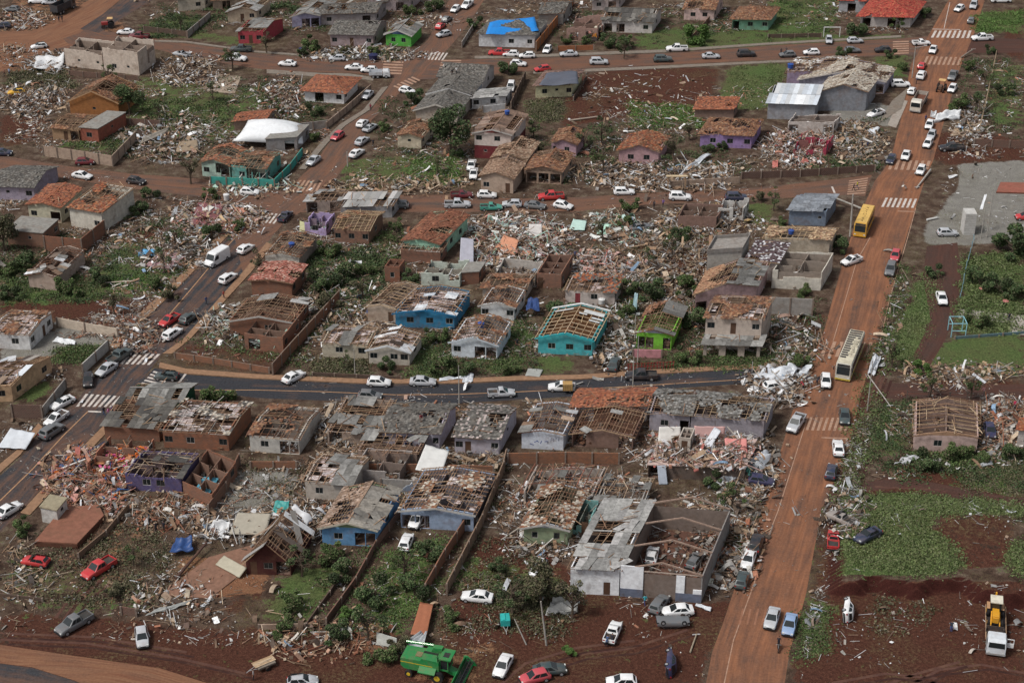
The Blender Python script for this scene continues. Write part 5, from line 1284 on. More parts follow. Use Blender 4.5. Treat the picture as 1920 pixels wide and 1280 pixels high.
# workshop: closed left bay with slab roof, open right bay with bare trusses
house('grey slab roofed left bay of the white and grey workshop', (1069,1112), (1160,1116), 16.5, 4.3, (.80, .82, .85), 'u', (LO, .84, FIBL), frm=WOODP, front='....d.', left='', right='', rise=.04, messy=.1, clut=.4, name='warehouse', cat='warehouse', head=19, noin=True)
wr, wS, wW, wD = house('roofless right bay of the workshop with bare roof trusses', (1162,1117), (1314,1130), 16.5, 4.2, (.25, .235, .225), 'none', None, front='', left='', right='', walls='blr', clut=.5, clh=.7, ruin=.04, name='warehouse', cat='warehouse', head=19, floor=(.11, .055, .04), noin=True)  # wall and floor colours darkened to paint in this bay's interior shade
for y in (.1, 5.5, 11, 16.3):
    tr = MB(); tr.beam((0, y, 4.4), (wW/2, y, 5.9), .16, .2, (.34, .24, .19)); tr.beam((wW/2, y, 5.9), (wW, y, 4.4), .16, .2, (.34, .24, .19))
    if y < 1: tr.beam((0, y, 4.3), (wW, y, 4.3), .12, .14, (.38, .30, .25))
    tr.build('roof_truss', WOOD, wr, wS)
for a_, b_, h_, ru in ((0, 3.0, 5.0, 0), (wW-3.4, wW, 4.1, .3)):
    fw = MB(); wall_run(fw, (a_, 0), (b_, 0), h_, .16, [], ru); fw.build('front_wall', M((.80, .82, .85), .9, .3), wr, wS)
    fw = MB().box((a_, -.03, 0), (b_, -.005, 1.35)); fw.build('painted_base', M((.14, .16, .22), .9, .4), wr, wS)
house('roofless pink house with open timber frame by the dirt track, right', (1712,845), (1830,849), 10, 2.9, (.52, .36, .32), 'v', None, frm=WOODL+WOODP, front='.w..', left='', right='', rise=.16, bs=.9, br=.35, clut=1.0, head=12, gcol=(.36, .22, .14), floor=(.4, .28, .22))
house('white and orange ended building cut by the right edge of the photo', (1905,838), (1985,842), 10, 3.2, (.56, .50, .46), 'mono', (T, .8, TERRA), front='w.', rise=.15, messy=.3)
# more far and edge pieces
house('grey house with dark roof at the top right of centre', (860,28), (900,22), 7, 2.7, (.4, .36, .34), 'u', (SH, .9, GREYT), front='w.', rise=.25) if False else None
house('beige house half hidden by trees at the top left edge', (335,22), (385,18), 7, 3.2, (.48, .42, .33), 'u', (SH, .5, FIBL), front='.w', rise=.2)
house('low brown house behind bushes at the top, left of the crimson house', (400,20), (450,16), 6, 2.6, (.3, .22, .16), 'u', (T, .6, BROWN), front='o', rise=.2)
# ---------------------------------------------------------------- cars: (label, x, y, type, colour, heading, extras)
UP, DN = 'cars on the main road', 'cars stopped along the upper street'
CARS = [
 # upper street, left to right
 ('white sedan nosed in beside the maroon pickup, upper left', 236, 62, 'sedan', 'w', 175),
 ('maroon pickup parked behind a white sedan, upper left', 261, 70, 'pickup', 'm', 172),
 ('grey and white battered pickup beside the rubble of the tan block', 341, 103, 'utility', 's', 150, dict(crush=1)),
 ('dark pickup above the white pickup on the upper street', 452, 94, 'pickup', 'dg', 178),
 ('white double cab pickup beside a bare tree on the upper street', 443, 111, 'pickup', 'w', -12),
 ('white sedan alone on the grey left half of the upper street', 539, 121, 'sedan', 'w', 170),
 ('silver hatchback parked at the far kerb left of the upper crossing', 632, 111, 'hatch', 's', 178),
 ('white sedan behind the orange tiled roof, leftmost of three', 664, 128, 'sedan', 'w', 176),
 ('white hatchback between the sedan and the little truck at the upper crossing', 692, 133, 'hatch', 'w', 176),
 ('silver hatchback turning up the road past the lime house', 832, 66, 'hatch', 's', 215),
 ('red car at the kerb behind the silver hatchback, top', 826, 51, 'hatch', 'r', 70),
 ('charcoal hatchback above the red car, top', 838, 38, 'hatch', 'g', 70),
 ('white hatchback with an open door near the top edge', 854, 19, 'hatch', 'w', 250),
 ('white pickup next to the open door hatchback, top edge', 876, 11, 'pickup', 'w', 250),
 ('white hatchback parked below the upper crossing on its own', 764, 172, 'hatch', 'w', 330),
 ('silver sedan beside the wall of the orange roofed white house', 689, 180, 'sedan', 's', 252),
 ('white hatchback, rear one of the queue above the red car', 680, 233, 'hatch', 'w', 70),
 ('battered silver sedan right of the queue above the red car', 694, 241, 'sedan', 's', 60, dict(crush=1)),
 ('red hatchback driving down the left road', 633, 257, 'hatch', 'rp', 245),
 ('silver sedan in the queue opposite the red hatchback', 679, 266, 'sedan', 's', 65),
 ('white sedan at the tail of the queue near a lone pole', 669, 289, 'sedan', 'w', 62),
 ('silver sedan by the teal fenced yard', 588, 303, 'sedan', 's', 248),
 ('red pickup behind the white cars on the upper street', 936, 101, 'pickup', 'r', 178),
 ('white car just right of the red pickup, upper street', 958, 103, 'hatch', 'w', 175),
 ('white hatchback under the blue tarpaulin house', 988, 106, 'hatch', 'w', 184),
 ('white hatchback standing in a driveway beside an orange wall', 1026, 95, 'hatch', 'w', 255),
 ('silver sedan in front of two small palms', 1066, 103, 'sedan', 's', 184),
 ('silver white compact off roader on the upper street', 1123, 118, 'suv', 's', 0),
 ('white car partly behind the tree right of the upper crossing', 972, 121, 'hatch', 'w', 350),
 ('red hatchback behind the yellow house', 1017, 131, 'hatch', 'r', 200),
 ('dark station wagon heading right on the upper street', 1243, 113, 'suv', 'dg', 2),
 ('white double cab pickup at the kerb beside the backhoe yard', 1269, 93, 'pickup', 'w', 182),
 ('silver sedan between the two dark cars on the upper street', 1333, 107, 'sedan', 's', 2),
 ('black sport utility car heading right on the upper street', 1399, 103, 'suv', 'k', 4),
 ('grey hatchback beside two people near the magenta building', 1476, 104, 'hatch', 'g', 186),
 ('white hatchback above the magenta building', 1521, 100, 'hatch', 'w', 182),
 ('silver minivan in front of a white garden gate', 1554, 77, 'hatch', 's', 262),
 ('silver hatchback facing the right crossing', 1603, 78, 'hatch', 's', 4),
 ('grey hatchback half under a dark tree, upper street', 1598, 96, 'hatch', 'g', 2),
 ('black hatchback near the right crossing', 1655, 95, 'hatch', 'k', 184),
 ('white pickup at the corner of the right crossing', 1727, 82, 'utility', 'w', 3),
 ('white sedan turning at the right crossing', 1749, 95, 'sedan', 'w', 250),
 ('white double cab pickup right of the right crossing', 1841, 73, 'pickup', 'w', 186),
 ('white hatchback higher up the main road at the top edge', 1798, 18, 'hatch', 'w', 235),
 ('silver off roader beside the white hatchback at the top', 1825, 12, 'suv', 's', 250),
 ('dark grey hatchback below the silver off roader, top right', 1820, 40, 'hatch', 'g', 72),
 ('white pickup cut by the top edge at the right', 1876, 2, 'pickup', 'w', 0),
 # main road, top to bottom
 ('red hatchback queuing below the zebra, upper main road', 1728, 125, 'hatch', 'r', 68),
 ('white off roader right behind the red hatchback', 1727, 143, 'suv', 'w', 68),
 ('charcoal pickup on the right lane of the upper main road', 1786, 144, 'pickup', 'g', 248),
 ('white hatchback beside the little orange tractor', 1785, 168, 'hatch', 'w', 245),
 ('white sport utility car in the drive of the slate gable', 1688, 160, 'suv', 'w', 0),
 ('white car squeezed between the tipper truck and driveway', 1709, 172, 'hatch', 'w', 70),
 ('white hatchback by the white crumpled wreckage', 1742, 236, 'hatch', 'w', 250),
 ('pale hatchback second in the line below the wreckage', 1746, 255, 'hatch', 's', 248),
 ('white hatchback last in the line beside the black pickup', 1739, 271, 'hatch', 'w', 246),
 ('black double cab pickup parked right of the main road', 1784, 279, 'pickup', 'k', 182),
 ('white sedan driving down above the middle junction', 1698, 293, 'sedan', 'w', 250),
 ('dark blue hatchback left of the white sedan above the middle junction', 1670, 301, 'hatch', 'b', 248),
 ('white car beside the fallen pole at the middle junction', 1726, 321, 'hatch', 'w', 248),
 ('white small pickup at the left kerb below the yellow bus', 1596, 490, 'utility', 'w', 214),
 ('bright red hatchback following behind the dark off roader', 1678, 481, 'hatch', 'rp', 252),
 ('dark off roader with black roof panel in front of the red hatchback', 1669, 507, 'suv', 'g', 252),
 ('white sedan parked on the dark side track', 1765, 561, 'sedan', 'w', 266),
 ('silver hatchback on the sandy edge of the plaza', 1776, 438, 'hatch', 's', 2),
 ('red car cut by the right edge of the plaza', 1922, 408, 'hatch', 'r', 180),
 ('white hatchback in front of the wrecked bus', 1548, 716, 'hatch', 'w', 262),
 ('silver double cab pickup on the left kerb of the main road', 1492, 795, 'pickup', 's', 244),
 ('dark grey sedan by the zebra right of the silver pickup', 1583, 782, 'sedan', 'dg', 262),
 ('white sedan seen from behind on the lower main road', 1571, 841, 'sedan', 'w', 84),
 ('dark blue hatchback ahead of the white sedan on the lower main road', 1558, 885, 'hatch', 'b', 74),
 ('dark blue hatchback beside the rubble topped garage', 1427, 902, 'hatch', 'n', 345),
 ('black off roader, topmost of three cars at the workshop kerb', 1417, 1021, 'suv', 'k', 72),
 ('white sedan, middle of three cars at the workshop kerb', 1403, 1050, 'sedan', 'w', 252),
 ('dark green grey hatchback, lowest of three cars at the workshop kerb', 1391, 1088, 'hatch', 'dg', 74),
 ('white sedan left of the light blue sedan, lower main road', 1447, 1160, 'sedan', 's', 252),
 ('light blue sedan on the lower main road', 1480, 1172, 'sedan', 'lb', 254),
 ('red small pickup on the littered verge', 1562, 1013, 'utility', 'r', 78, dict(crush=1)),
 ('dark sedan with a torn wheel on the green field', 1627, 1004, 'sedan', 'b', 214, dict(crush=1)),
 ('pale stripped pickup wreck above the red car on the verge', 1577, 973, 'utility', 't', 135, dict(crush=1)),
 ('white car tipped on its side under the earth bank', 1579, 1146, 'hatch', 'w', 75, dict(flip='side')),
 ('dark blue hatchback beside the roofless pink house', 1855, 809, 'hatch', 'n', 264),
 # middle street
 ('white sedan at the far left of the middle street', 155, 331, 'sedan', 'w', 338),
 ('black hatchback on the middle street above the torn cream house', 256, 341, 'hatch', 'k', 340),
 ('maroon hatchback in front of the corner garden wall, left', 160, 305, 'hatch', 'm', 4),
 ('dark car cut by the left edge on the middle street', 6, 288, 'hatch', 'b', 0),
 ('white hatchback at the littered corner, left of the middle crossing', 469, 361, 'hatch', 'w', 350),
 ('charcoal hatchback on the middle street above the brick house', 749, 386, 'hatch', 'g', 178),
 ('silver double cab pickup on the middle street', 858, 385, 'pickup', 's', 2),
 ('maroon car behind the silver double cab pickup', 866, 367, 'utility', 'm', 5),
 ('white hatchback in front of the tan gabled house', 913, 367, 'hatch', 'w', 357),
 ('faded green old pickup on the middle street', 921, 390, 'utility', 'gr', 2),
 ('silver hatchback right of the green pickup', 960, 384, 'hatch', 's', 178),
 ('dark sedan parked between silver and white hatchbacks, middle street', 1003, 387, 'sedan', 'g', 345),
 ('white hatchback angled at the lower kerb of the middle street', 1056, 387, 'hatch', 'w', 335),
 ('red pickup with black load bed on the middle street', 1033, 370, 'pickup', 'r', 186),
 ('white boxy hatchback on the middle street beside the cleared lots', 1170, 361, 'wagon', 'w', 2),
 ('white dented car with an open bonnet on the middle street', 1275, 371, 'suv', 'w', 355),
 ('dark blue van like car near the right end of the middle street', 1380, 372, 'suv', 'b', 0),
 ('white pickup parked in the yard left of the tan gabled house', 888, 328, 'utility', 'w', 268),
 ('second white pickup just behind in the same yard', 884, 312, 'utility', 'w', 265),
 ('crushed dark car lying in mint green rubble', 1200, 427, 'sedan', 'g', 20, dict(crush=1)),
 # left road
 ('dark pickup carrying people at the middle crossing', 535, 407, 'utility', 'b', 72),
 ('white hatchback right of the white van on the left road', 461, 468, 'hatch', 'w', 60),
 ('white station wagon at the kerb of the left road', 428, 523, 'wagon', 'w', 62),
 ('red pickup with an open load bed on the left road', 318, 602, 'utility', 'r', 238),
 ('dark green grey hatchback beside the red pickup', 354, 598, 'hatch', 'dg', 62),
 ('white station wagon below the red pickup', 324, 627, 'wagon', 'w', 62),
 ('dark grey pickup nosed at the long grey wall', 225, 669, 'pickup', 'dg', 62),
 ('silver sedan in front of the dark grey pickup', 200, 694, 'sedan', 's', 242),
 ('black hatchback at the corner left of the zebra', 166, 714, 'hatch', 'k', 280),
 ('dark battered car waiting on the zebra of the lower street', 313, 706, 'hatch', 'dg', 172, dict(crush=1)),
 ('white wrecked car buried in torn sheets by the lower zebra', 118, 756, 'sedan', 'w', 230, dict(crush=1)),
 ('white small pickup parked on the left road below the zebra', 106, 786, 'utility', 'w', 240),
 ('dark off roader behind the white small pickup, left road', 98, 810, 'suv', 'g', 60),
 ('white sedan at the left edge, lower left road', 18, 957, 'sedan', 'w', 56),
 # lower street
 ('white sedan leaving the pavement of the lower street', 551, 708, 'sedan', 'w', 50),
 ('white hatchback, left of the two cars parked on the lower street', 711, 718, 'hatch', 'w', 355),
 ('silver sedan, right of the two cars parked on the lower street', 793, 717, 'sedan', 's', 357),
 ('dark blue grey hatchback driving on the lower street', 694, 743, 'hatch', 'g', 352),
 ('silver pickup half hidden by a roof on the lower street', 940, 738, 'utility', 's', 5),
 ('dark sedan parked up the drive between teal and lime houses', 1151, 684, 'sedan', 'dg', 76),
 ('black pickup with covered bed at the kerb of the lower street', 1202, 706, 'pickup', 'k', 180),
 ('white car with open hatch by the wreckage at the lower junction', 1452, 725, 'hatch', 'w', 15),
 # yards at the bottom
 ('bright red old pickup parked on the grass, bottom left', 186, 1067, 'pickup', 'r', 232),
 ('red smashed car with torn rear beside the clay slab', 68, 1053, 'hatch', 'r', 165, dict(crush=1)),
 ('charcoal double cab pickup on the red earth, bottom left', 140, 1170, 'pickup', 'g', 228),
 ('pale green grey hatchback facing the camera on red earth, bottom left', 267, 1196, 'hatch', 's', 285),
 ('grey car with missing roof at the bottom edge', 567, 1278, 'hatch', 's', 5, dict(crush=1)),
 ('white hatchback inside the blue framed carport', 781, 976, 'hatch', 'w', 256),
 ('white hatchback with a purple cloth on it in the grassy yard', 762, 1017, 'hatch', 'w', 80),
 ('white sedan with open bonnet on red earth', 895, 1120, 'sedan', 'w', 170),
 ('white hatchback with smashed side left of the workshop', 1009, 1063, 'hatch', 'w', 250, dict(crush=1)),
 ('white sedan with open doors at the bottom edge', 943, 1249, 'sedan', 'w', 252),
 ('dark green sedan behind the red car at the bottom edge', 1030, 1256, 'sedan', 'dg', 8),
 ('red hatchback with open bonnet at the bottom edge', 1003, 1270, 'hatch', 'rp', 200),
 ('white small pickup with men loading its bed', 1149, 1186, 'utility', 'w', 72),
 ('dark grey station wagon in front of the workshop door', 1236, 1133, 'wagon', 'g', 62),
 ('white sedan behind the overturned dark car', 1270, 1146, 'sedan', 'w', 186),
 ('dark car lying upside down in front of the workshop', 1261, 1168, 'sedan', 'g', 3, dict(flip='over')),
 ('dark blue car tipped on its side at the bottom of the red yard', 1247, 1246, 'sedan', 'n', 82, dict(flip='side')),
 ('white car cut by the bottom edge below the loading pickup', 1165, 1279, 'hatch', 'w', 180),
 ('white stripped car inside the roofless workshop', 1222, 1042, 'hatch', 'w', 75, dict(crush=1)),
 ('dark car among bricks inside the roofless workshop', 1303, 1052, 'hatch', 'g', 60, dict(crush=1)),
 ('white battered pickup in the yard below the slate gable', 1642, 214, 'utility', 'w', 215, dict(crush=1)),
 # top left corner
 ('white off roader parked at the top left corner', 70, 4, 'suv', 'w', 184),
 ('grey hatchback right of the white off roader, top left', 93, 6, 'hatch', 's', 182),
 ('dark car below the grey rig at the top left corner', 23, 19, 'hatch', 'g', 170),
 ('dark blue hatchback at the left edge of the top dirt road', 6, 50, 'hatch', 'b', 185),
 ('white damaged car left of the tan block', 74, 88, 'hatch', 'w', 200, dict(crush=1)),
 ('white van like car in the brick yard right of the grey cluster', 958, 165, 'suv', 'w', 265),
 ('upturned car body with yellow parts on rubble at the left edge', 32, 174, 'hatch', 'y', 190, dict(crush=1)),
]
for c in CARS:
    kw = c[6] if len(c) > 6 else {}
    car(*c[:6], **kw)
# ---------------------------------------------------------------- large vehicles
def part(root, name, mb, mat, sm=False): return mb.build(name, mat, root, smooth=sm)
def wheels(root, xs, w, r=.48, wd=.28, z=None, tw=True):
    for x in xs:
        for s in (-1, 1):
            m = MB(); m.tube([(x, s*(w-wd), r), (x, s*w, r)], r, (.02, .02, .02), 16); o = part(root, 'wheel', m, TYRE)
            m = MB(); m.tube([(x, s*(w-.0), r), (x, s*(w+.02), r)], r*.55, (.4, .4, .4), 12); part(o, 'rim', m, RIM)
def loft(mb, secs, col=(.5, .5, .5)):
    """secs: list of rings with equal count"""
    k = len(secs[0]); V = [p for s in secs for p in s]; F = []
    for i in range(len(secs)-1):
        for j in range(k): F.append((i*k+j, i*k+(j+1) % k, (i+1)*k+(j+1) % k, (i+1)*k+j)[::-1])
    F.append(tuple(range(k))); F.append(tuple((len(secs)-1)*k+j for j in range(k))[::-1])
    mb.add(V, F, col)
def text(s, size, mat, parent, loc, rot, name='lettering', ext=.01):
    cu = bpy.data.curves.new(name, 'FONT'); cu.body = s; cu.size = size; cu.extrude = ext; cu.align_x = 'CENTER'; cu.align_y = 'CENTER'
    cu.materials.append(mat); o = bpy.data.objects.new(name, cu); C.objects.link(o)
    me = bpy.data.meshes.new_from_object(o.evaluated_get(bpy.context.evaluated_depsgraph_get())); bpy.data.objects.remove(o)
    o = bpy.data.objects.new(name, me); C.objects.link(o); o.parent = parent; o.location = loc; o.rotation_euler = rot; return o
def bus(label, x, y, deg, L, Wd, H, colr, roofm, lower, damaged=False, sidec=None):
    p = gp(x, y); root = empty('bus', p, label, 'bus'); root.rotation_euler[2] = R(deg); w = Wd/2
    b = MB()
    def ring(X, f, zt): return [(X, -w*f, .38), (X, -w*f, 1.2), (X, -w*f*.985, zt-.22), (X, -w*f*.88, zt), (X, w*f*.88, zt), (X, w*f*.985, zt-.22), (X, w*f, 1.2), (X, w*f, .38)]
    loft(b, [ring(-L/2, .93, H-.06), ring(-L/2+.12, 1, H), ring(0, 1, H), ring(L/2-.5, 1, H), ring(L/2-.16, .98, H-.08), ring(L/2, .92, H-.5), ring(L/2+.02, .92, 1.1), ring(L/2+.02, .92, .5)][:7])
    part(root, 'body', b, paint(colr, .35, .4, .35))
    r = MB()
    if not damaged: r.box((-L/2+.2, -w*.84, H+.003), (L/2-.45, w*.84, H+.03)); part(root, 'roof', r, roofm)
    else:
        r.box((-L/2+.15, -w*.86, H+.003), (L/2-.4, w*.86, H+.03)); part(root, 'roof', r, roofm)
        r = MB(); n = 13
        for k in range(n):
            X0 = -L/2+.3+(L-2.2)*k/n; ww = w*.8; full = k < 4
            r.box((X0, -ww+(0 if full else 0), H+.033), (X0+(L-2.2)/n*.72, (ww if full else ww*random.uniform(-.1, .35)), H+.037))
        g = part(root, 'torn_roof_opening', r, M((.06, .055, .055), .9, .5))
        r = MB()
        for k in range(9): r.box((-L/2+2.8+k*.7, .25+random.uniform(-.2, .2), H+.04), (-L/2+3.2+k*.7, .25+random.uniform(.3, .9), H+.12+random.uniform(0, .25)))
        part(root, 'peeled_sheet', r, M((.50, .46, .36), .6, .3))
    gm = glass((.02, .03, .035))
    m = MB(); xx = L/2; q = [(xx+.004, -w*.80, 1.25), (xx+.004, w*.80, 1.25), (xx+.0, w*.80, H-.52), (xx+.0, -w*.80, H-.52)]
    m.prism(q, (.035, 0, 0)); part(root, 'windscreen', m, gm)
    m = MB(); m.prism([(L/2-.14, -w*.78, H-.12), (L/2-.14, w*.78, H-.12), (L/2, w*.78, H-.48), (L/2, -w*.78, H-.48)], (.03, 0, .03)); part(root, 'destination_box', m, DARK)
    for s in (-1, 1):
        nwin = 7
        for k in range(nwin):
            a = -L/2+.5+(L-1.6)*k/nwin; m = MB(); m.box((a, s*w*.992, 1.35), (a+(L-1.6)/nwin-.12, s*(w*.992+.02), H-.5)); part(root, 'side_window', m, gm)
        m = MB(); m.box((-L/2+.1, s*(w+.002), .5), (L/2-.3, s*(w+.014), .95)); part(root, 'side_stripe', m, M(lower, .6, .5))
        m = MB(); m.box((L/2-.02, s*w*.55, .62), (L/2+.055, s*w*.85, .80)); part(root, 'headlight', m, LAMP)
        m = MB(); m.beam((L/2-.1, s*w, H-.5), (L/2+.25, s*(w+.22), H-.6), .05, .05); m.box((L/2+.2, s*(w+.12), H-1.1), (L/2+.26, s*(w+.30), H-.6)); part(root, 'mirror', m, DARK)
    m = MB(); m.box((L/2-.1, -w*.95, .32), (L/2+.09, w*.95, .55)); part(root, 'bumper', m, M(lower, .5, .4))
    wheels(root, (L/2-2.0, -L/2+2.3), w+.005, .48)
    return root
yb = bus('yellow school bus below the middle junction with dark lettering on its roof', 1619, 428, 250, 9.0, 2.45, 3.0, (.58, .33, .05), M((.66, .43, .13), .5, .2), (.60, .32, .04))
for i, ch in enumerate('ESCOLAR'): text(ch, .95, M((.16, .09, .03), .7, 0), yb, (3.1-i*1.02, 0, 3.032), (0, 0, R(-90)))
bus('wrecked cream and yellow bus with its roof skin peeled open', 1592, 682, 250, 12.2, 2.6, 3.2, (.52, .50, .44), M((.58, .54, .42), .6, .4), (.55, .42, .06), True)
def van(label, x, y, deg):
    p = gp(x, y); root = empty('van', p, label, 'van'); root.rotation_euler[2] = R(deg); b = MB()
    ring = lambda X, f, zt: [(X, -f, .3), (X, -f, 1.1), (X, -f*.93, zt-.12), (X, -f*.8, zt), (X, f*.8, zt), (X, f*.93, zt-.12), (X, f, 1.1), (X, f, .3)]
    loft(b, [ring(-2.75, .95, 2.3), ring(-2.65, 1.0, 2.42), ring(1.0, 1.0, 2.45), ring(1.35, .99, 2.35), ring(2.05, .95, 1.25), ring(2.6, .9, 1.0), ring(2.75, .82, .7)])
    part(root, 'body', b, paint(PCOL['w'], .35, .4, .2)); g = glass()
    m = MB(); m.prism([(1.45, -.76, 2.2), (1.45, .76, 2.2), (2.02, .84, 1.32), (2.02, -.84, 1.32)][::-1], (.03, 0, .03)); part(root, 'windscreen', m, g)
    for s in (-1, 1):
        m = MB(); m.prism([(.55, s*.985, 1.25), (1.75, s*.985, 1.25), (1.3, s*.965, 2.0), (.55, s*.965, 2.0)], (0, s*.02, 0)); part(root, 'side_window', m, g)
        m = MB(); m.box((2.6, s*.5, .75), (2.74, s*.8, .95)); part(root, 'headlight', m, LAMP)
    m = MB(); m.box((2.45, -.88, .3), (2.82, .88, .58)); part(root, 'bumper', m, DARK); wheels(root, (-1.75, 1.8), 1.01, .36, .24)
van('tall white panel van coming down the left road', 407, 492, 240)
def cabtruck(label, x, y, deg, colr, L=8.0, bedc=(.30, .28, .26), load=None, H=2.7, side=1.0, name='truck', scale=1):
    p = gp(x, y); root = empty(name, p, label, 'truck'); root.rotation_euler[2] = R(deg); root.scale = (scale,)*3; w = 1.2; xf = L/2
    b = MB(); ring = lambda X, f, zb, zt: [(X, -w*f, zb), (X, -w*f, 1.5), (X, -w*f*.95, zt-.15), (X, -w*f*.85, zt), (X, w*f*.85, zt), (X, w*f*.95, zt-.15), (X, w*f, 1.5), (X, w*f, zb)]
    loft(b, [ring(xf-1.9, 1, .6, H), ring(xf-.45, 1, .6, H), ring(xf-.08, .98, .6, H-.35), ring(xf, .96, .6, 1.5), ring(xf+.02, .96, .6, .9)]); cab = part(root, 'cab', b, paint(colr, .35, .4, .35))
    m = MB(); m.prism([(xf-.02, -w*.84, 1.5), (xf-.02, w*.84, 1.5), (xf-.14, w*.80, H-.36), (xf-.14, -w*.80, H-.36)], (.06, 0, 0)); part(cab, 'windscreen', m, glass())
    for s in (-1, 1):
        m = MB(); m.box((xf-1.2, s*w*.99, 1.5), (xf-.4, s*(w+.015), H-.5)); part(cab, 'side_window', m, glass())
        m = MB(); m.box((xf-.02, s*.75, .72), (xf+.06, s*1.0, .92)); part(root, 'headlight', m, LAMP)
    m = MB(); m.box((xf-.2, -w, .42), (xf+.10, w, .66)); part(root, 'bumper', m, M((.3, .3, .3), .6, .4))
    m = MB(); m.box((-L/2, -.4, .62), (xf-1.5, .4, .86)); part(root, 'chassis', m, DARK)
    x1 = xf-2.05; x0 = -L/2; bd = MB(); bd.box((x0, -w, .95), (x1, w, 1.08))
    if side > 0:
        bd.box((x0, -w, 1.083), (x1, -w+.07, 1.08+side)); bd.box((x0, w-.07, 1.083), (x1, w, 1.08+side)); bd.box((x0, -w+.073, 1.083), (x0+.07, w-.073, 1.08+side)); bd.box((x1-.07, -w+.073, 1.083), (x1, w-.073, 1.12+side))
    part(root, 'load_bed', bd, M(bedc, .7, .6, .3))
    if load:
        m = MB(); m.box((x0+.08, -w+.08, 1.09), (x1-.08, w-.08, 1.2)); part(root, 'bed_floor', m, M(load, .95, .3))
    wheels(root, (xf-1.0, -L/2+2.3, -L/2+1.1), w+.01, .48); return root
cabtruck('cream tipper truck with an empty earthy bed on the main road', 1722, 200, 248, (.56, .53, .46), 9.0, (.36, .32, .28), (.14, .06, .04), 2.8, 1.0)
cabtruck('small white stake truck behind the orange tiled roof', 712, 145, 2, (.62, .64, .66), 5.6, (.5, .52, .55), None, 2.1, .8, scale=.85)
cabtruck('dark box like truck seen from behind at the top left', 119, 22, 66, (.06, .07, .08), 7.5, (.05, .05, .055), None, 2.9, 1.6)
# flatbed carrying a yellow backhoe loader
tr_ = cabtruck('white flatbed truck with an open door, bottom right', 1865, 1190, 257, (.60, .64, .68), 9.2, (.05, .04, .04), None, 2.6, 0)
d = MB(); d.box((3.3, 1.22, .9), (3.38, 2.15, 1.55)); d.box((3.3, 1.22, 1.553), (3.38, 1.30, 2.2)); d.box((3.3, 2.07, 1.553), (3.38, 2.15, 2.2)); d.box((3.3, 1.303, 2.12), (3.38, 2.067, 2.2)); part(tr_, 'open_door', d, paint(PCOL['w'], .4, .4, .3))
for s in (-1, 1):
    d = MB(); d.box((-4.6, s*1.22, .95), (2.4, s*1.30, 1.3)); d.beam((-4.6, s*1.26, 1.3), (-3.2, s*1.26, 1.6), .09, .09); d.build('side_rail', M((.42, .28, .18), .7, .6), tr_)
def loader(label, x, y, deg, z=0, col=(.62, .30, .02), s=1.0):
    p = gp(x, y); root = empty('backhoe_loader', (p.x, p.y, z), label, 'loader'); root.rotation_euler[2] = R(deg); root.scale = (s,)*3; Y = paint(col, .5, .3, .3)
    m = MB(); m.box((.1, -.42, .9), (1.9, .42, 1.75)); m.box((1.9, -.38, .85), (2.05, .38, 1.6)); part(root, 'bonnet', m, Y)
    m = MB(); m.box((-1.5, -.5, .55), (2.0, .5, .88)); part(root, 'chassis', m, DARK)
    m = MB()
    for a in (-1.25, .1):
        for b_ in (-.62, .62): m.box((a-.04, b_-.04, 1.0), (a+.04, b_+.04, 2.62))
    m.box((-1.3, -.68, .95), (.12, .68, 1.1)); cab = part(root, 'cab_frame', m, DARK)
    m = MB(); m.box((-1.42, -.78, 2.63), (.28, .78, 2.76)); part(cab, 'cab_roof', m, M((.62, .58, .48), .6, .4))
    m = MB(); m.box((.105, -.56, 1.3), (.13, .56, 2.58)); m.box((-1.2, -.605, 1.2), (.05, -.59, 2.58)); m.box((-1.2, .59, 1.2), (.05, .605, 2.58)); part(cab, 'window', m, glass())
    for s_ in (-1, 1):
        m = MB(); m.tube([(-.75, s_*.72, .72), (-.75, s_*1.08, .72)], .72, (.02, .02, .02), 16); w_ = part(root, 'rear_wheel', m, TYRE)
        m = MB(); m.tube([(-.75, s_*1.06, .72), (-.75, s_*1.1, .72)], .38, (.02, .02, .02), 12); part(w_, 'rim', m, Y)
        m = MB(); m.tube([(1.45, s_*.66, .5), (1.45, s_*.98, .5)], .5, (.02, .02, .02), 16); w_ = part(root, 'front_wheel', m, TYRE)
        m = MB(); m.tube([(1.45, s_*.96, .5), (1.45, s_*1.0, .5)], .26, (.02, .02, .02), 12); part(w_, 'rim', m, Y)
        m = MB(); m.box((-1.5, s_*.68, 1.46), (-.05, s_*1.1, 1.54)); part(root, 'mudguard', m, M((.45, .26, .14), .7, .5))
        m = MB(); m.beam((.3, s_*.5, 1.35), (2.3, s_*.55, .75), .14, .2); m.beam((2.3, s_*.55, .75), (2.6, s_*.55, .4), .14, .18); part(root, 'loader_arm', m, Y)
    m = MB(); m.box((2.62, -1.1, .12), (2.7, 1.1, .85)); m.box((2.703, -1.1, .12), (3.3, 1.1, .19)); m.box((2.703, -1.1, .193), (3.2, -1.03, .7)); m.box((2.703, 1.03, .193), (3.2, 1.1, .7)); part(root, 'bucket', m, M((.07, .055, .05), .7, .5))
    m = MB(); m.beam((-1.5, 0, .8), (-2.2, 0, 2.6), .2, .26); m.beam((-2.2, 0, 2.6), (-2.9, 0, 1.3), .16, .22); m.box((-3.2, -.25, .75), (-2.7, .25, 1.3)); part(root, 'backhoe_arm', m, Y)
    return root
loader('yellow backhoe loader riding on the white flatbed truck', 1862, 1172, 257, 1.1)
loader('orange backhoe parked in a muddy yard at the top', 1119, 70, 250, 0, (.50, .20, .03), .9)
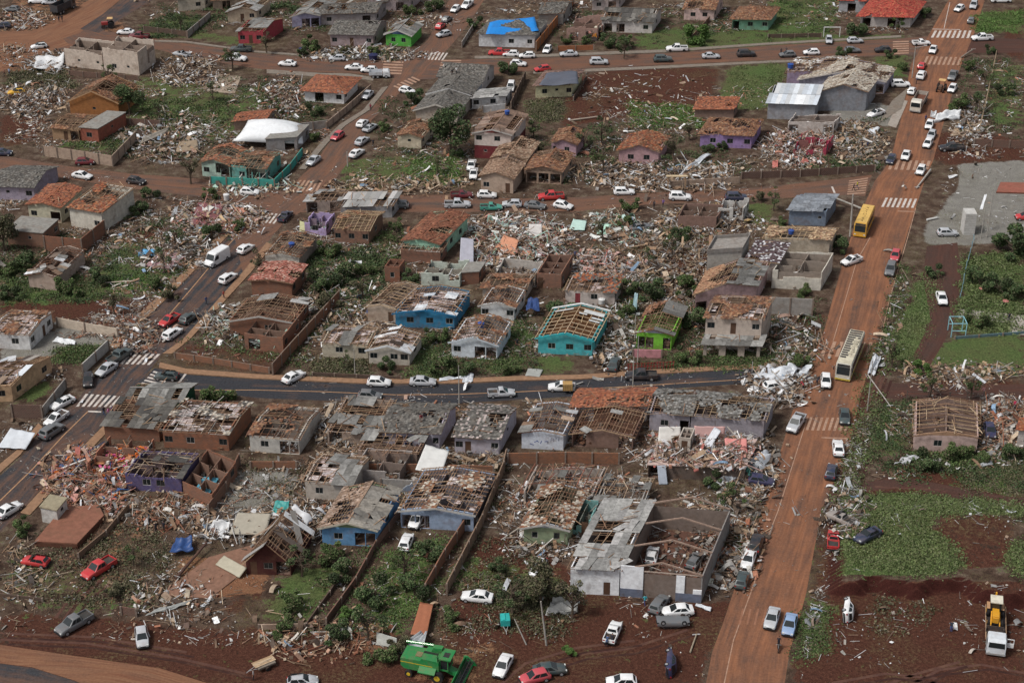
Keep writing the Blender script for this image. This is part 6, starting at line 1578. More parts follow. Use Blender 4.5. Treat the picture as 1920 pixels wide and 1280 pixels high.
def tractor(label, x, y, deg, col):
    p = gp(x, y); root = empty('tractor', p, label, 'tractor'); root.rotation_euler[2] = R(deg)
    m = MB(); m.box((.1, -.35, .8), (1.7, .35, 1.5)); part(root, 'bonnet', m, paint(col, .5))
    m = MB(); m.box((-1.1, -.3, .6), (1.5, .3, .8)); part(root, 'chassis', m, DARK)
    m = MB()
    for a in (-1.0, .05):
        for b_ in (-.6, .6): m.box((a-.04, b_-.04, .8), (a+.04, b_+.04, 2.3))
    part(root, 'cab_frame', m, DARK); m = MB(); m.box((-1.15, -.75, 2.3), (.2, .75, 2.42)); part(root, 'cab_roof', m, M((.62, .40, .18), .6, .3))
    for s_ in (-1, 1):
        m = MB(); m.tube([(-.6, s_*.6, .75), (-.6, s_*1.0, .75)], .75, (.02, .02, .02), 14); part(root, 'rear_wheel', m, TYRE)
        m = MB(); m.tube([(1.3, s_*.6, .45), (1.3, s_*.85, .45)], .45, (.02, .02, .02), 14); part(root, 'front_wheel', m, TYRE)
tractor('small dark tractor with a tan roof on the upper main road', 1764, 170, 246, (.10, .06, .04))
tractor('red tractor with a white canopy near the upper left crossing', 204, 52, 190, (.30, .03, .03))
def harvester():
    p = gp(815, 1262); root = empty('combine_harvester', p, 'bright green combine harvester with its cutting header lowered, bottom', 'harvester'); root.rotation_euler[2] = R(-17); G = paint((.018, .20, .055), .5, .3, .4); YL = M((.60, .42, .03), .5, .3)
    m = MB(); m.prism([(-4.0, -1.3, 1.5), (-3.6, -1.3, 1.05), (1.0, -1.3, 1.05), (1.0, -1.3, 3.0), (-1.2, -1.3, 3.05), (-1.4, -1.3, 2.7), (-4.0, -1.3, 2.6)], (0, 2.6, 0)); part(root, 'body', m, G)
    m = MB(); m.prism([(-1.3, -1.35, 3.06), (.9, -1.35, 3.03), (.7, -1.05, 3.65), (-1.1, -1.05, 3.65)], (0, .25, 0)); m.box((-1.25, -1.1, 3.06), (.85, .2, 3.2)); m.prism([(-.5, .4, 3.06), (.9, .4, 3.03), (.9, .4, 3.75), (-.2, .4, 3.7)], (0, .7, 0)); part(root, 'grain_tank', m, G)
    m = MB(); m.box((-1.3, -.95, 3.2), (.6, .1, 3.25)); part(root, 'tank_opening', m, M((.02, .03, .02), .9, .2))
    m = MB(); m.box((-2.3, -.6, 2.66), (-1.5, .3, 2.80)); part(root, 'air_screen', m, M((.20, .17, .09), .8, .4))
    m = MB(); m.box((-4.02, -1.318, 2.05), (.2, -1.303, 2.14)); part(root, 'yellow_stripe', m, YL)
    m = MB(); m.prism([(-1.5, -1.31, 1.95), (.7, -1.31, 1.95), (.7, -2.1, 1.55), (-1.5, -2.1, 1.55)], (0, 0, -.12)); part(root, 'side_shield', m, G)
    m = MB(); m.prism([(-1.2, -1.6, 1.2), (.6, -1.31, 1.2), (.0, -1.31, .7), (-.9, -1.31, .7)], (0, .1, 0)); part(root, 'lower_guard', m, G)
    m = MB(); m.box((1.003, -.95, 1.5), (2.15, .95, 1.7))
    for a in (1.08, 2.08):
        for b_ in (-.88, .88): m.box((a-.05, b_-.05, 1.703), (a+.05, b_+.05, 3.25))
    cab = part(root, 'cab', m, G)
    m = MB(); m.box((1.14, -.90, 1.75), (2.02, -.87, 3.2)); m.box((1.14, .87, 1.75), (2.02, .90, 3.2)); m.box((2.06, -.82, 1.75), (2.09, .82, 3.2)); part(cab, 'window', m, glass())
    m = MB(); m.box((.95, -1.1, 3.25), (2.5, 1.1, 3.42)); part(cab, 'cab_roof', m, G); m = MB(); m.box((1.35, -.55, 3.423), (2.1, .35, 3.44)); part(cab, 'roof_hatch', m, M((.03, .03, .03), .8, .3))
    m = MB(); m.beam((1.5, 0, 1.4), (3.1, 0, .75), 1.0, .5); part(root, 'feeder_house', m, G)
    hd = MB(); hw = 2.75; hd.box((3.0, -hw, .12), (3.12, hw, 1.25)); hd.box((3.123, -hw, .12), (4.2, hw, .22)); part(root, 'header', hd, G)
    for s_ in (-1, 1):
        m = MB(); m.prism([(2.9, s_*hw, .1), (4.6, s_*hw, .1), (4.3, s_*hw, .6), (3.4, s_*hw, 1.35), (2.9, s_*hw, 1.3)], (0, s_*.22, 0)); part(root, 'header_end', m, G)
    m = MB(); m.tube([(3.7, -hw+.05, .5), (3.7, hw-.05, .5)], .16, (.03, .03, .03), 10)
    for k in range(5):
        a = 2*math.pi*k/5; m.beam((3.85+.42*math.cos(a), -hw+.05, .95+.42*math.sin(a)), (3.85+.42*math.cos(a), hw-.05, .95+.42*math.sin(a)), .07, .07, (.03, .03, .03))
        for q in range(9): m.beam((3.85, -hw+.3+q*.62, .95), (3.85+.42*math.cos(a), -hw+.3+q*.62, .95+.42*math.sin(a)), .04, .04, (.04, .04, .04))
    part(root, 'reel', m, M((.025, .025, .03), .7, .4))
    for s_ in (-1, 1):
        for nm, X, r, wd in (('front_wheel', .9, .78, .55), ('rear_wheel', -2.9, .5, .35)):
            m = MB(); m.tube([(X, s_*(1.32-wd*.2), r), (X, s_*(1.32+wd*.8), r)], r, (.02, .02, .02), 18); w_ = part(root, nm, m, TYRE)
            m = MB(); m.tube([(X, s_*(1.32+wd*.78), r), (X, s_*(1.34+wd*.82), r)], r*.5, (.5, .3, .02), 12); part(w_, 'rim', m, YL)
    m = MB(); m.tube([(-.3, 1.25, 3.0), (-.6, 1.6, 3.1), (-4.2, 1.6, 2.9)], .2, (.5, .5, .5), 10); part(root, 'unloading_auger', m, G)
harvester()
# trailers, motorcycle, boxes on cars
def trailer(label, x, y, deg, colr, bx=(1.6, 1.2, .9), planks=False):
    p = gp(x, y); root = empty('trailer', p, label, 'trailer'); root.rotation_euler[2] = R(deg); l_, w_, h_ = bx
    m = MB(); m.box((-l_/2, -w_/2, .5), (l_/2, w_/2, .5+h_)); m.prism([(-l_/2+.05, -w_/2+.05, .5+h_+.003), (l_/2-.05, -w_/2+.05, .5+h_+.003), (l_/2-.15, 0, .62+h_), (-l_/2+.15, 0, .62+h_)], (0, .01, 0)); part(root, 'box', m, M(colr, .6, .3))
    m = MB(); m.beam((l_/2, .3, .5), (l_/2+1.1, 0, .48), .06, .06); m.beam((l_/2, -.3, .5), (l_/2+1.1, 0, .48), .06, .06); m.beam((l_/2+1.0, 0, .48), (l_/2+1.4, 0, .3), .06, .06); part(root, 'drawbar', m, M((.4, .4, .4), .6))
    for s in (-1, 1):
        m = MB(); m.tube([(0, s*(w_/2+.02), .3), (0, s*(w_/2+.2), .3)], .3, (.02, .02, .02), 12); part(root, 'wheel', m, TYRE)
    if planks:
        m = MB()
        for k in range(7): m.beam((-l_/2-.2, -w_/2+.1+k*.16, .56+h_), (l_/2+.3, -w_/2+.1+k*.17, .6+h_), .14, .06, random.choice(WOODL))
        o = part(root, 'plank_load', m, WOOD)
trailer('turquoise box trailer with drawbar on red earth', 947, 1172, 275, (.03, .38, .36))
trailer('low flat trailer loaded with timber at the bottom left of centre', 497, 1250, 215, (.20, .17, .14), (2.4, 1.5, .25), True)
p = gp(1459, 1216); mc = empty('motorcycle', p, 'dark motorcycle heading down the lower main road', 'motorcycle'); mc.rotation_euler[2] = R(262)
m = MB(); m.beam((-.3, 0, .5), (.45, 0, .55), .22, .3); m.box((-.6, -.12, .72), (.05, .12, .82)); m.prism([(.0, -.14, .75), (.4, -.14, .78), (.35, -.14, .98), (.05, -.14, .95)], (0, .28, 0)); part(mc, 'frame', m, DARK)
m = MB(); m.beam((.45, 0, .95), (.72, 0, .32), .06, .06); m.beam((.42, -.35, 1.02), (.42, .35, 1.02), .04, .04); part(mc, 'handlebar', m, M((.3, .3, .3), .4))
for X in (-.62, .72):
    m = MB(); m.tube([(X, -.06, .31), (X, .06, .31)], .31, (.02, .02, .02), 16); part(mc, 'wheel', m, TYRE)
def crate(label, x, y, z, col, name='crate', b=(1.3, 1.1, .9), deg=0):
    p = gp(x, y); root = empty(name, (p.x, p.y, z), label, name.replace('_', ' ')); root.rotation_euler[2] = R(deg); w, l, h = b
    m = MB(); m.box((-w/2, -l/2, 0), (w/2, l/2, h)); part(root, 'panel', m, M(col, .8, .2))
    m = MB()
    for k in range(5):
        for s in (-1, 1): m.box((-w/2+w*k/4-.04, s*(l/2+.002), .0), (-w/2+w*k/4+.04, s*(l/2+.03), h))
    m.box((-w/2, -l/2, h+.003), (w/2, -l/2+.1, h+.03)); m.box((-w/2, l/2-.1, h+.003), (w/2, l/2, h+.03)); part(root, 'batten', m, M((.30, .20, .09), .8, .2))
car('white small pickup laden with a wooden wardrobe on the lower street', 1053, 727, 'utility', 'w', 178)
crate('wooden wardrobe riding in the white pickup on the lower street', 1064, 736, .72, (.42, .26, .10), 'wardrobe', (1.5, 1.3, 1.1), 0)
# ---------------------------------------------------------------- trees and shrubs: label, x, y, scale, kind, tone
G1_ = 'storm worn trees among the houses'
for t in [
 ('tall green tree leaning in front of the ochre gabled house', 243, 216, 1.25, 'tree', 'dark'),
 ('bare limbed tree by the white double cab pickup, upper street', 436, 130, 1.15, 'torn', 'mid'),
 ('big bushy shrub in front of the lilac gabled house', 585, 95, 2.0, 'bush', 'mid'),
 ('dark shrub left of the mauve house front', 568, 105, 1.2, 'bush', 'dark'),
 ('small rounded green tree before the mauve house door', 682, 82, 1.0, 'bush', 'bright'),
 ('thin green tree right of the mauve house door', 702, 100, 1.2, 'bush', 'mid'),
 ('low hedge plant at the edge of the mauve house garden', 650, 100, 1.0, 'bush', 'olive'),
 ('dark shrub left of the blue tarpaulin house', 893, 52, 1.5, 'bush', 'dark'),
 ('green shrub at the top edge beside the top road', 815, 20, 2.0, 'bush', 'dark'),
 ('second green shrub above the lime house', 775, 28, 1.6, 'bush', 'mid'),
 ('small palm like tree left of the mustard wall', 1062, 82, 1.2, 'bush', 'mid'),
 ('small palm like tree right of the mustard wall', 1098, 82, 1.2, 'bush', 'mid'),
 ('wide dark shrub, left of a pair, before the grey roofed white house', 1142, 88, 1.8, 'bush', 'dark'),
 ('wide green shrub, right of a pair, before the grey roofed white house', 1172, 90, 1.9, 'bush', 'mid'),
 ('bright round tree below the pale pink house', 1304, 82, 2.6, 'bush', 'bright'),
 ('tree at the brick yard right of the upper crossing', 953, 138, 1.9, 'bush', 'dark'),
 ('big shrub at the right gate near the red hip roof', 1606, 66, 2.1, 'bush', 'dark'),
 ('tree at the corner of the red hip roofed house', 1684, 52, 1.8, 'bush', 'mid'),
 ('shrub right of the red hip roof', 1735, 32, 1.4, 'bush', 'dark'),
 ('dark round tree over the upper street kerb', 1583, 108, 1.4, 'bush', 'dark'),
 ('small dark tree beside the zebra, upper street', 1671, 108, 1.1, 'bush', 'dark'),
 ('green tree between the magenta building and the main road', 1692, 130, 1.3, 'bush', 'mid'),
 ('large dark tree beside the cream shed', 845, 290, 1.9, 'tree', 'dark'),
 ('second dark crown beside the cream shed, nearer the road', 856, 293, 1.15, 'bush', 'dark'),
 ('low dark hedge right of the lone white hatchback', 775, 195, 1.8, 'bush', 'dark'),
 ('hedge behind the queue of white cars', 720, 245, 1.3, 'bush', 'mid'),
 ('green bush by the white tarpaulin house', 592, 262, 1.2, 'bush', 'mid'),
 ('olive bush in front of the orange hip roof house', 588, 215, 1.4, 'bush', 'dark'),
 ('round bush left of the small lilac pink house', 1010, 290, 1.4, 'bush', 'olive'),
 ('broken sapling below the dusty pink gabled house', 1130, 325, 1.1, 'torn', 'mid'),
 ('torn tree left of the dusty pink gabled house', 1128, 268, 1.1, 'torn', 'dark'),
 ('bush in front of the violet house window', 1328, 284, 1.1, 'bush', 'dark'),
 ('second bush in front of the violet house', 1355, 280, 1.0, 'bush', 'dark'),
 ('dark green round tree on the grey lot, upper right', 1885, 178, 1.6, 'bush', 'dark'),
 ('uprooted green bush beside the white crumpled wreckage', 1795, 205, 1.9, 'bush', 'mid'),
 ('storm stripped tree right of the crumpled wreckage', 1828, 220, 1.2, 'torn', 'dark'),
 ('bush beside the pole fence, upper right', 1818, 130, 1.3, 'bush', 'mid'),
 ('tall shrub near the small tractor', 1845, 165, 1.1, 'torn', 'mid'),
 ('dark scrub right of the fence of leaning poles', 1855, 100, 1.1, 'bush', 'dark'),
 # left middle
 ('tall pale green tree at the left edge above the scrub', 8, 470, 1.35, 'tree', 'olive'),
 ('dark shrub right of the torn cream house', 262, 400, 1.6, 'bush', 'dark'),
 ('second dark shrub behind the torn cream house', 282, 372, 1.3, 'bush', 'dark'),
 ('half stripped tree at the junction corner, middle street', 358, 345, 1.1, 'torn', 'olive'),
 ('green shrub at the littered corner of the middle street', 392, 372, 1.3, 'bush', 'mid'),
 ('shrub near the kerb above the white panel van', 395, 445, 1.5, 'bush', 'dark'),
 ('second shrub near the kerb above the white panel van', 450, 430, 1.2, 'bush', 'mid'),
 ('dense scrub bush left of the fallen in house', 48, 505, 1.9, 'bush', 'dark'),
 ('low green bush at the left edge behind the fallen in house', 12, 515, 1.7, 'bush', 'mid'),
 ('green bush in front of the fallen in house', 130, 552, 1.8, 'bush', 'mid'),
 ('leafy bush right of the fallen in house', 186, 530, 1.5, 'bush', 'dark'),
 ('bare young tree in the littered garden by the left road', 308, 510, .9, 'torn', 'dark'),
 ('bush under the bare young tree by the left road', 292, 535, 1.4, 'bush', 'mid'),
 ('reddish scrub at the left road kerb', 320, 560, 1.4, 'bush', 'olive'),
 ('dark shrub at the left edge below the dish', 22, 560, 1.4, 'bush', 'dark'),
 # centre
 ('tall shrub left of the central scrub garden', 618, 480, 1.7, 'bush', 'mid'),
 ('dark bush beside the green side wall', 598, 540, 1.7, 'bush', 'dark'),
 ('broad bush in the middle of the central garden', 645, 530, 1.9, 'bush', 'dark'),
 ('bush right in the central garden below the brick house', 690, 515, 1.5, 'bush', 'mid'),
 ('olive tree above the diagonal brick wall', 612, 578, 1.8, 'bush', 'olive'),
 ('low green bush beside the tiny brick tower', 770, 532, 1.4, 'bush', 'dark'),
 ('slim tree right of the unpainted brick house', 742, 430, 1.2, 'bush', 'mid'),
 ('round bush at the kerb of the middle street', 1180, 395, 1.5, 'bush', 'mid'),
 ('dark bush in the mint rubble', 1170, 425, 1.3, 'bush', 'mid'),
 ('dark bush beside the brown walled ruin', 1272, 450, 1.5, 'bush', 'dark'),
 ('round dark bush above the turquoise house', 1048, 600, 2.2, 'bush', 'dark'),
 ('round bush in the middle of the rubble block', 1220, 560, 1.9, 'bush', 'dark'),
 ('taller bush left of the pink gable', 1285, 550, 1.9, 'bush', 'mid'),
 ('dark bush right of the lime green house', 1302, 610, 2.1, 'bush', 'dark'),
 ('small bush left of the lime green house', 1175, 590, 1.4, 'bush', 'mid'),
 ('small bush by the mint rubble, below the blue sheet', 1178, 545, 1.2, 'bush', 'dark'),
 ('bush in front of the cobalt blue house', 818, 640, 1.5, 'bush', 'mid'),
 ('leafy tree left of the pale blue white house', 828, 700, 1.9, 'bush', 'mid'),
 ('dark torn shrubs before the pale blue white house', 862, 700, 1.5, 'bush', 'dark'),
 ('bush in front of the cream plank house', 728, 695, 1.2, 'bush', 'dark'),
 ('broken sapling on the beige house lawn', 646, 692, .6, 'torn', 'mid'),
 ('green shrub between the white gabled houses', 962, 700, 1.2, 'bush', 'mid'),
 ('bush below the two storey tan house', 1290, 680, 1.6, 'bush', 'mid'),
 ('large round bush behind the white wreckage, main road', 1500, 690, 1.5, 'bush', 'mid'),
 ('bush on the concrete roof of the long cream building', 1505, 556, 1.2, 'bush', 'mid'),
 ('uprooted bush beside the concrete pole', 1575, 470, 1.6, 'bush', 'dark'),
 ('bushy shrub at the left of the slate blue house', 1465, 425, 1.0, 'bush', 'mid'),
 ('dark green tree near the right end of the middle street', 1425, 378, 1.2, 'bush', 'olive'),
 ('small uprooted bush on the dark side track', 1752, 517, 1.2, 'bush', 'dark'),
 # right park
 ('big dark green tree at the right edge of the park', 1898, 478, 2.9, 'bush', 'dark'),
 ('dark park tree, upper one behind the blue posts', 1835, 535, 1.9, 'bush', 'dark'),
 ('dark park tree in the middle of the park', 1872, 550, 1.9, 'bush', 'dark'),
 ('dark park tree at the right edge, lower', 1912, 560, 1.7, 'bush', 'dark'),
 ('rounded bush on the park corner lawn', 1830, 610, 1.6, 'bush', 'mid'),
 ('row shrub below the dirt track, middle right', 1725, 700, 1.2, 'bush', 'bright'),
 ('leafless tree beside the dirt track, left one', 1744, 745, .9, 'torn', 'mid'),
 ('leafless tree beside the dirt track, right one', 1820, 748, .9, 'torn', 'mid'),
 ('shrub heap in front of the roofless pink house', 1800, 858, 1.7, 'bush', 'mid'),
 ('dark shrub at the left foot of the roofless pink house', 1735, 875, 1.5, 'bush', 'dark'),
 ('dark bush at the right edge below the car', 1900, 860, 1.4, 'bush', 'dark'),
 ('low bush right of the roofless pink house', 1845, 862, 1.0, 'bush', 'mid'),
 # bottom
 ('round leafy bush behind the green fronted house, lower street', 412, 755, 1.9, 'bush', 'mid'),
 ('dark bush before the rubble topped garage', 1338, 910, 1.2, 'bush', 'dark'),
 ('rounded green bush on the bright lawn', 548, 1140, 1.5, 'bush', 'mid'),
 ('tall green shrub in front of the sky blue house', 622, 1050, 1.6, 'bush', 'mid'),
 ('second shrub in front of the sky blue house, nearer', 640, 1085, 1.5, 'bush', 'dark'),
 ('thick dark bush in the grassy yard', 705, 1125, 1.9, 'bush', 'dark'),
 ('dark bush left of the long brick wall', 776, 1115, 1.6, 'bush', 'dark'),
 ('dark bush beside the white car with purple cloth', 808, 1045, 1.6, 'bush', 'dark'),
 ('bright low bush at the end of the grassy yard', 660, 1160, 1.2, 'bush', 'bright'),
 ('dark bush at the gate of the grassy yard', 632, 1200, 1.4, 'bush', 'dark'),
 ('green weeds beside the harvester', 712, 1240, 1.4, 'bush', 'mid'),
 ('second weeds clump beside the harvester', 745, 1225, 1.2, 'bush', 'olive'),
 ('green bush at the wall of the bright lawn', 530, 1185, 1.2, 'bush', 'mid'),
 ('large olive green tree left of the workshop', 990, 1135, 1.9, 'bush', 'olive'),
 ('second olive crown over the metal wreckage', 1015, 1140, 1.35, 'tree', 'olive'),
 ('stripped brown tree by the workshop wreckage', 1072, 1160, 1.1, 'torn', 'olive'),
 ('small shrub left of the white open bonnet sedan', 935, 1075, 1.1, 'bush', 'dark'),
 ('small grass clump on the red yard', 1066, 1228, .7, 'bush', 'bright'),
 ('thin tree in front of the dark red A frame house', 566, 1080, .9, 'torn', 'dark'),
 ('scrub by the clay tiled slab', 42, 1000, 1.3, 'bush', 'mid'),
 ('green bush beside the sunken pit, bottom left', 215, 1120, 1.0, 'bush', 'olive'),
 ('green bush at the corner below the long brick wall', 845, 1170, 1.2, 'bush', 'mid'),
]: tree(*t)
for a in [
 ('rough green field grass above the red earth bank', GRASS[0][1], 17000, 'field', .34, .3), ('grass on the right shoulder of the bank', GRASS[1][1], 1200, 'field', .34, .3),
 ('mown green strip between the ditch and the side track', GRASS[2][1], 4500, 'field', .3, .15), ('weeds along the main road ditch', GRASS[3][1], 2200, 'mid', .34, .3),
 ('lush weeds beyond the side track, right edge', GRASS[6][1], 9000, 'field', .4, .6), ('park undergrowth under the dark trees', GRASS[7][1], 3500, 'dark', .3, .3),
 ('bright pasture beside the cleared red lot', GRASS[10][1], 6500, 'bright', .36, .3), ('weeds over the empty lot, upper middle', [(760,292),(870,290),(862,340),(780,345)], 3500, 'bright', .36, .3),
 ('weeds over the left of the empty lot, upper middle', GRASS[12][1], 3000, 'olive', .4, .3),
 ('overgrown lots right of the ochre house', GRASS[21][1], 6500, 'olive', .42, .5), ('green scrub around the ochre tree', [(260,190),(400,175),(420,240),(280,235)], 5000, 'mid', .4, .6),
 ('green garden by the fallen in house', GRASS[24][1], 5000, 'dark', .4, .6), ('grass below the torn cream house', GRASS[23][1], 4000, 'mid', .36, .4), ('green lawn strip by the left road', [(205,520),(280,515),(285,545),(210,548)], 2500, 'bright', .3, .2),
 ('central scrub garden', GRASS[28][1], 8500, 'dark', .42, .7), ('garden weeds below the brick house', [(690,440),(760,430),(750,500),(700,500)], 2200, 'mid', .36, .5),
 ('weeds in the top right lot', GRASS[26][1], 3500, 'bright', .36, .5), ('garden greenery along the upper street', GRASS[28-0][1] if False else [(640,90),(760,92),(740,112),(600,108)], 2200, 'mid', .4, .5),
 ('hedge greenery at the top left gardens', GRASS[25][1], 3500, 'mid', .4, .7), ('top gardens greenery', [(380,0),(560,0),(560,30),(470,30),(400,50)], 3500, 'dark', .45, 1.0),
 ('weeds by the white wreckage, main road', GRASS[33][1], 3500, 'olive', .36, .5), ('garden weeds around the lime house', [(1130,540),(1190,540),(1180,640),(1130,640)], 1800, 'mid', .36, .4),
 ('weeds right of the turquoise house', [(1250,660),(1440,660),(1440,690),(1250,695)], 4500, 'mid', .36, .5), ('greens between the gabled houses', GRASS[18][1], 2200, 'mid', .36, .4), ('greens left of the gabled houses', GRASS[17][1], 2500, 'mid', .36, .4),
 ('weeds at the foot of the workshop tree', [(900,1100),(1040,1090),(1060,1160),(960,1180)], 3500, 'olive', .36, .4), ('pale weeds on the ditch verge', GRASS[4][1], 2200, 'olive', .34, .25),
 ('weeds on the lower main road verge', GRASS[31][1] if False else [(1500,1150),(1560,1130),(1545,1225),(1490,1235)], 2500, 'mid', .32, .25), ('dry weeds of the grassy yard', GRASS[16][1], 4500, 'mid', .3, .2), ('short bright lawn', GRASS[15][1], 4500, 'bright', .26, .12),
 ('hedge bottom by the pink ruin', [(1690,850),(1850,852),(1830,875),(1720,880)], 3000, 'mid', .4, .8), ('green yard right of the main road, top', GRASS[38][1] if len(GRASS) > 38 else GRASS[2][1], 2000, 'mid', .36, .3),
 ('dark hedge behind the bare brick wall, upper right', [(1560,305),(1650,300),(1650,318),(1560,322)], 2500, 'dark', .36, .6),
 ('yellowish grass beside the zebra, right', GRASS[8][1], 3000, 'olive', .32, .2), ('meadow at the lower right edge', GRASS[9][1], 3500, 'field', .34, .25),
]: growth(*a)

WH = '''in the garden below the brick house|behind the low brick wall, left|between the gabled houses of the middle row|around the lime green house|over the splintered red lot|below the tan block rubble|in the wreckage above the corner wall|around the fallen in house|by the littered garden of the left road|around the pink gabled houses|beside the cream shed|near the magenta ruin|in the top gardens left of the upper crossing|in the top gardens right of the upper crossing|beside the long cream building|between the lower house rows|in the grassy yard|left of the workshop|around the dumped red cars|below the roofless pink house|in the red pit|in the upper right lots|at the workshop kerb|along the main road ditch'''.split('|')
for i, (poly, n, tone) in enumerate([
 ([(560,470),(700,440),(720,560),(580,640)], 5000, 'dark'), ([(330,640),(470,600),(600,620),(560,690)], 3000, 'mid'), ([(780,590),(1000,560),(1010,700),(780,705)], 4500, 'dark'), ([(1060,520),(1340,520),(1330,680),(1120,690)], 6500, 'dark'),
 ([(1000,470),(1300,440),(1320,560),(1040,560)], 4500, 'olive'), ([(400,130),(640,160),(600,240),(420,230)], 6000, 'dark'), ([(160,230),(420,240),(420,300),(180,300)], 5000, 'dark'), ([(0,440),(200,440),(240,560),(0,580)], 6500, 'dark'),
 ([(220,380),(480,400),(300,560),(200,520)], 5500, 'dark'), ([(980,235),(1300,225),(1420,330),(1000,345)], 7500, 'dark'), ([(720,180),(860,200),(870,300),(700,300)], 3500, 'dark'), ([(1560,240),(1660,220),(1640,320),(1480,330)], 3000, 'dark'),
 ([(280,5),(560,10),(800,20),(740,70),(300,60)], 6000, 'dark'), ([(1010,20),(1400,15),(1440,70),(1010,90)], 6000, 'dark'), ([(1430,600),(1540,560),(1520,690),(1430,690)], 2500, 'dark'), ([(440,860),(960,860),(950,960),(560,1000)], 3500, 'olive'),
 ([(580,1040),(860,1010),(800,1180),(560,1200)], 2600, 'mid'), ([(860,1000),(1060,1000),(1060,1200),(820,1180)], 4000, 'olive'), ([(30,1000),(330,980),(300,1140),(20,1130)], 4500, 'olive'), ([(1640,840),(1925,840),(1925,920),(1660,900)], 3500, 'dark'),
 ([(1620,1125),(1760,1125),(1740,1180),(1640,1190)], 600, 'olive'), ([(1800,110),(1925,110),(1925,260),(1790,250)], 3500, 'dark'), ([(1340,900),(1440,880),(1400,1060),(1340,1080)], 1500, 'dark'), ([(1620,640),(1700,640),(1600,960),(1560,960)], 2500, 'field')]):
    growth('torn low greenery '+WH[i], poly, n, tone, .36, .5)
BT = [('right of the tan block rubble', 400,190), ('behind the white tarpaulin', 520,215), ('right of the ochre house', 300,228), ('below the roofless tan block', 205,160), ('left of the small lilac pink house', 1000,262), ('right of the small lilac pink house', 1095,285), ('right of the dusty pink house', 1262,300),
 ('above the entrance portal', 1245,330), ('left of the violet house', 1292,262), ('in the empty lot', 820,330), ('above the pink rubble heap', 1130,455), ('at the right of the pink rubble heap', 1215,500), ('over the splintered red lot', 1260,480), ('beside the lime house back', 1165,560), ('by the beige gable house', 680,560),
 ('between the brick and mint houses', 745,455), ('left of the green sided house', 488,520), ('in the red earth lot, left', 215,590), ('by the littered middle crossing', 330,470), ('left of the torn cream house', 5,430), ('beside the red pickup lawn', 250,1060), ('left of the harvester', 690,1205), ('behind the turquoise trailer', 960,1150),
 ('in the grassy yard', 760,1090), ('right of the workshop', 1372,960), ('beside the wrecked bus', 1672,690), ('above the slate blue house', 1450,395), ('top garden, left', 340,60), ('top garden, middle', 500,100), ('near the blue backhoe yard', 1170,110)]
for w, x, y in BT: tree('bare storm snapped tree '+w, x, y, rng.uniform(.7, 1.1), 'torn', ['dark', 'mid', 'olive'][x % 3])
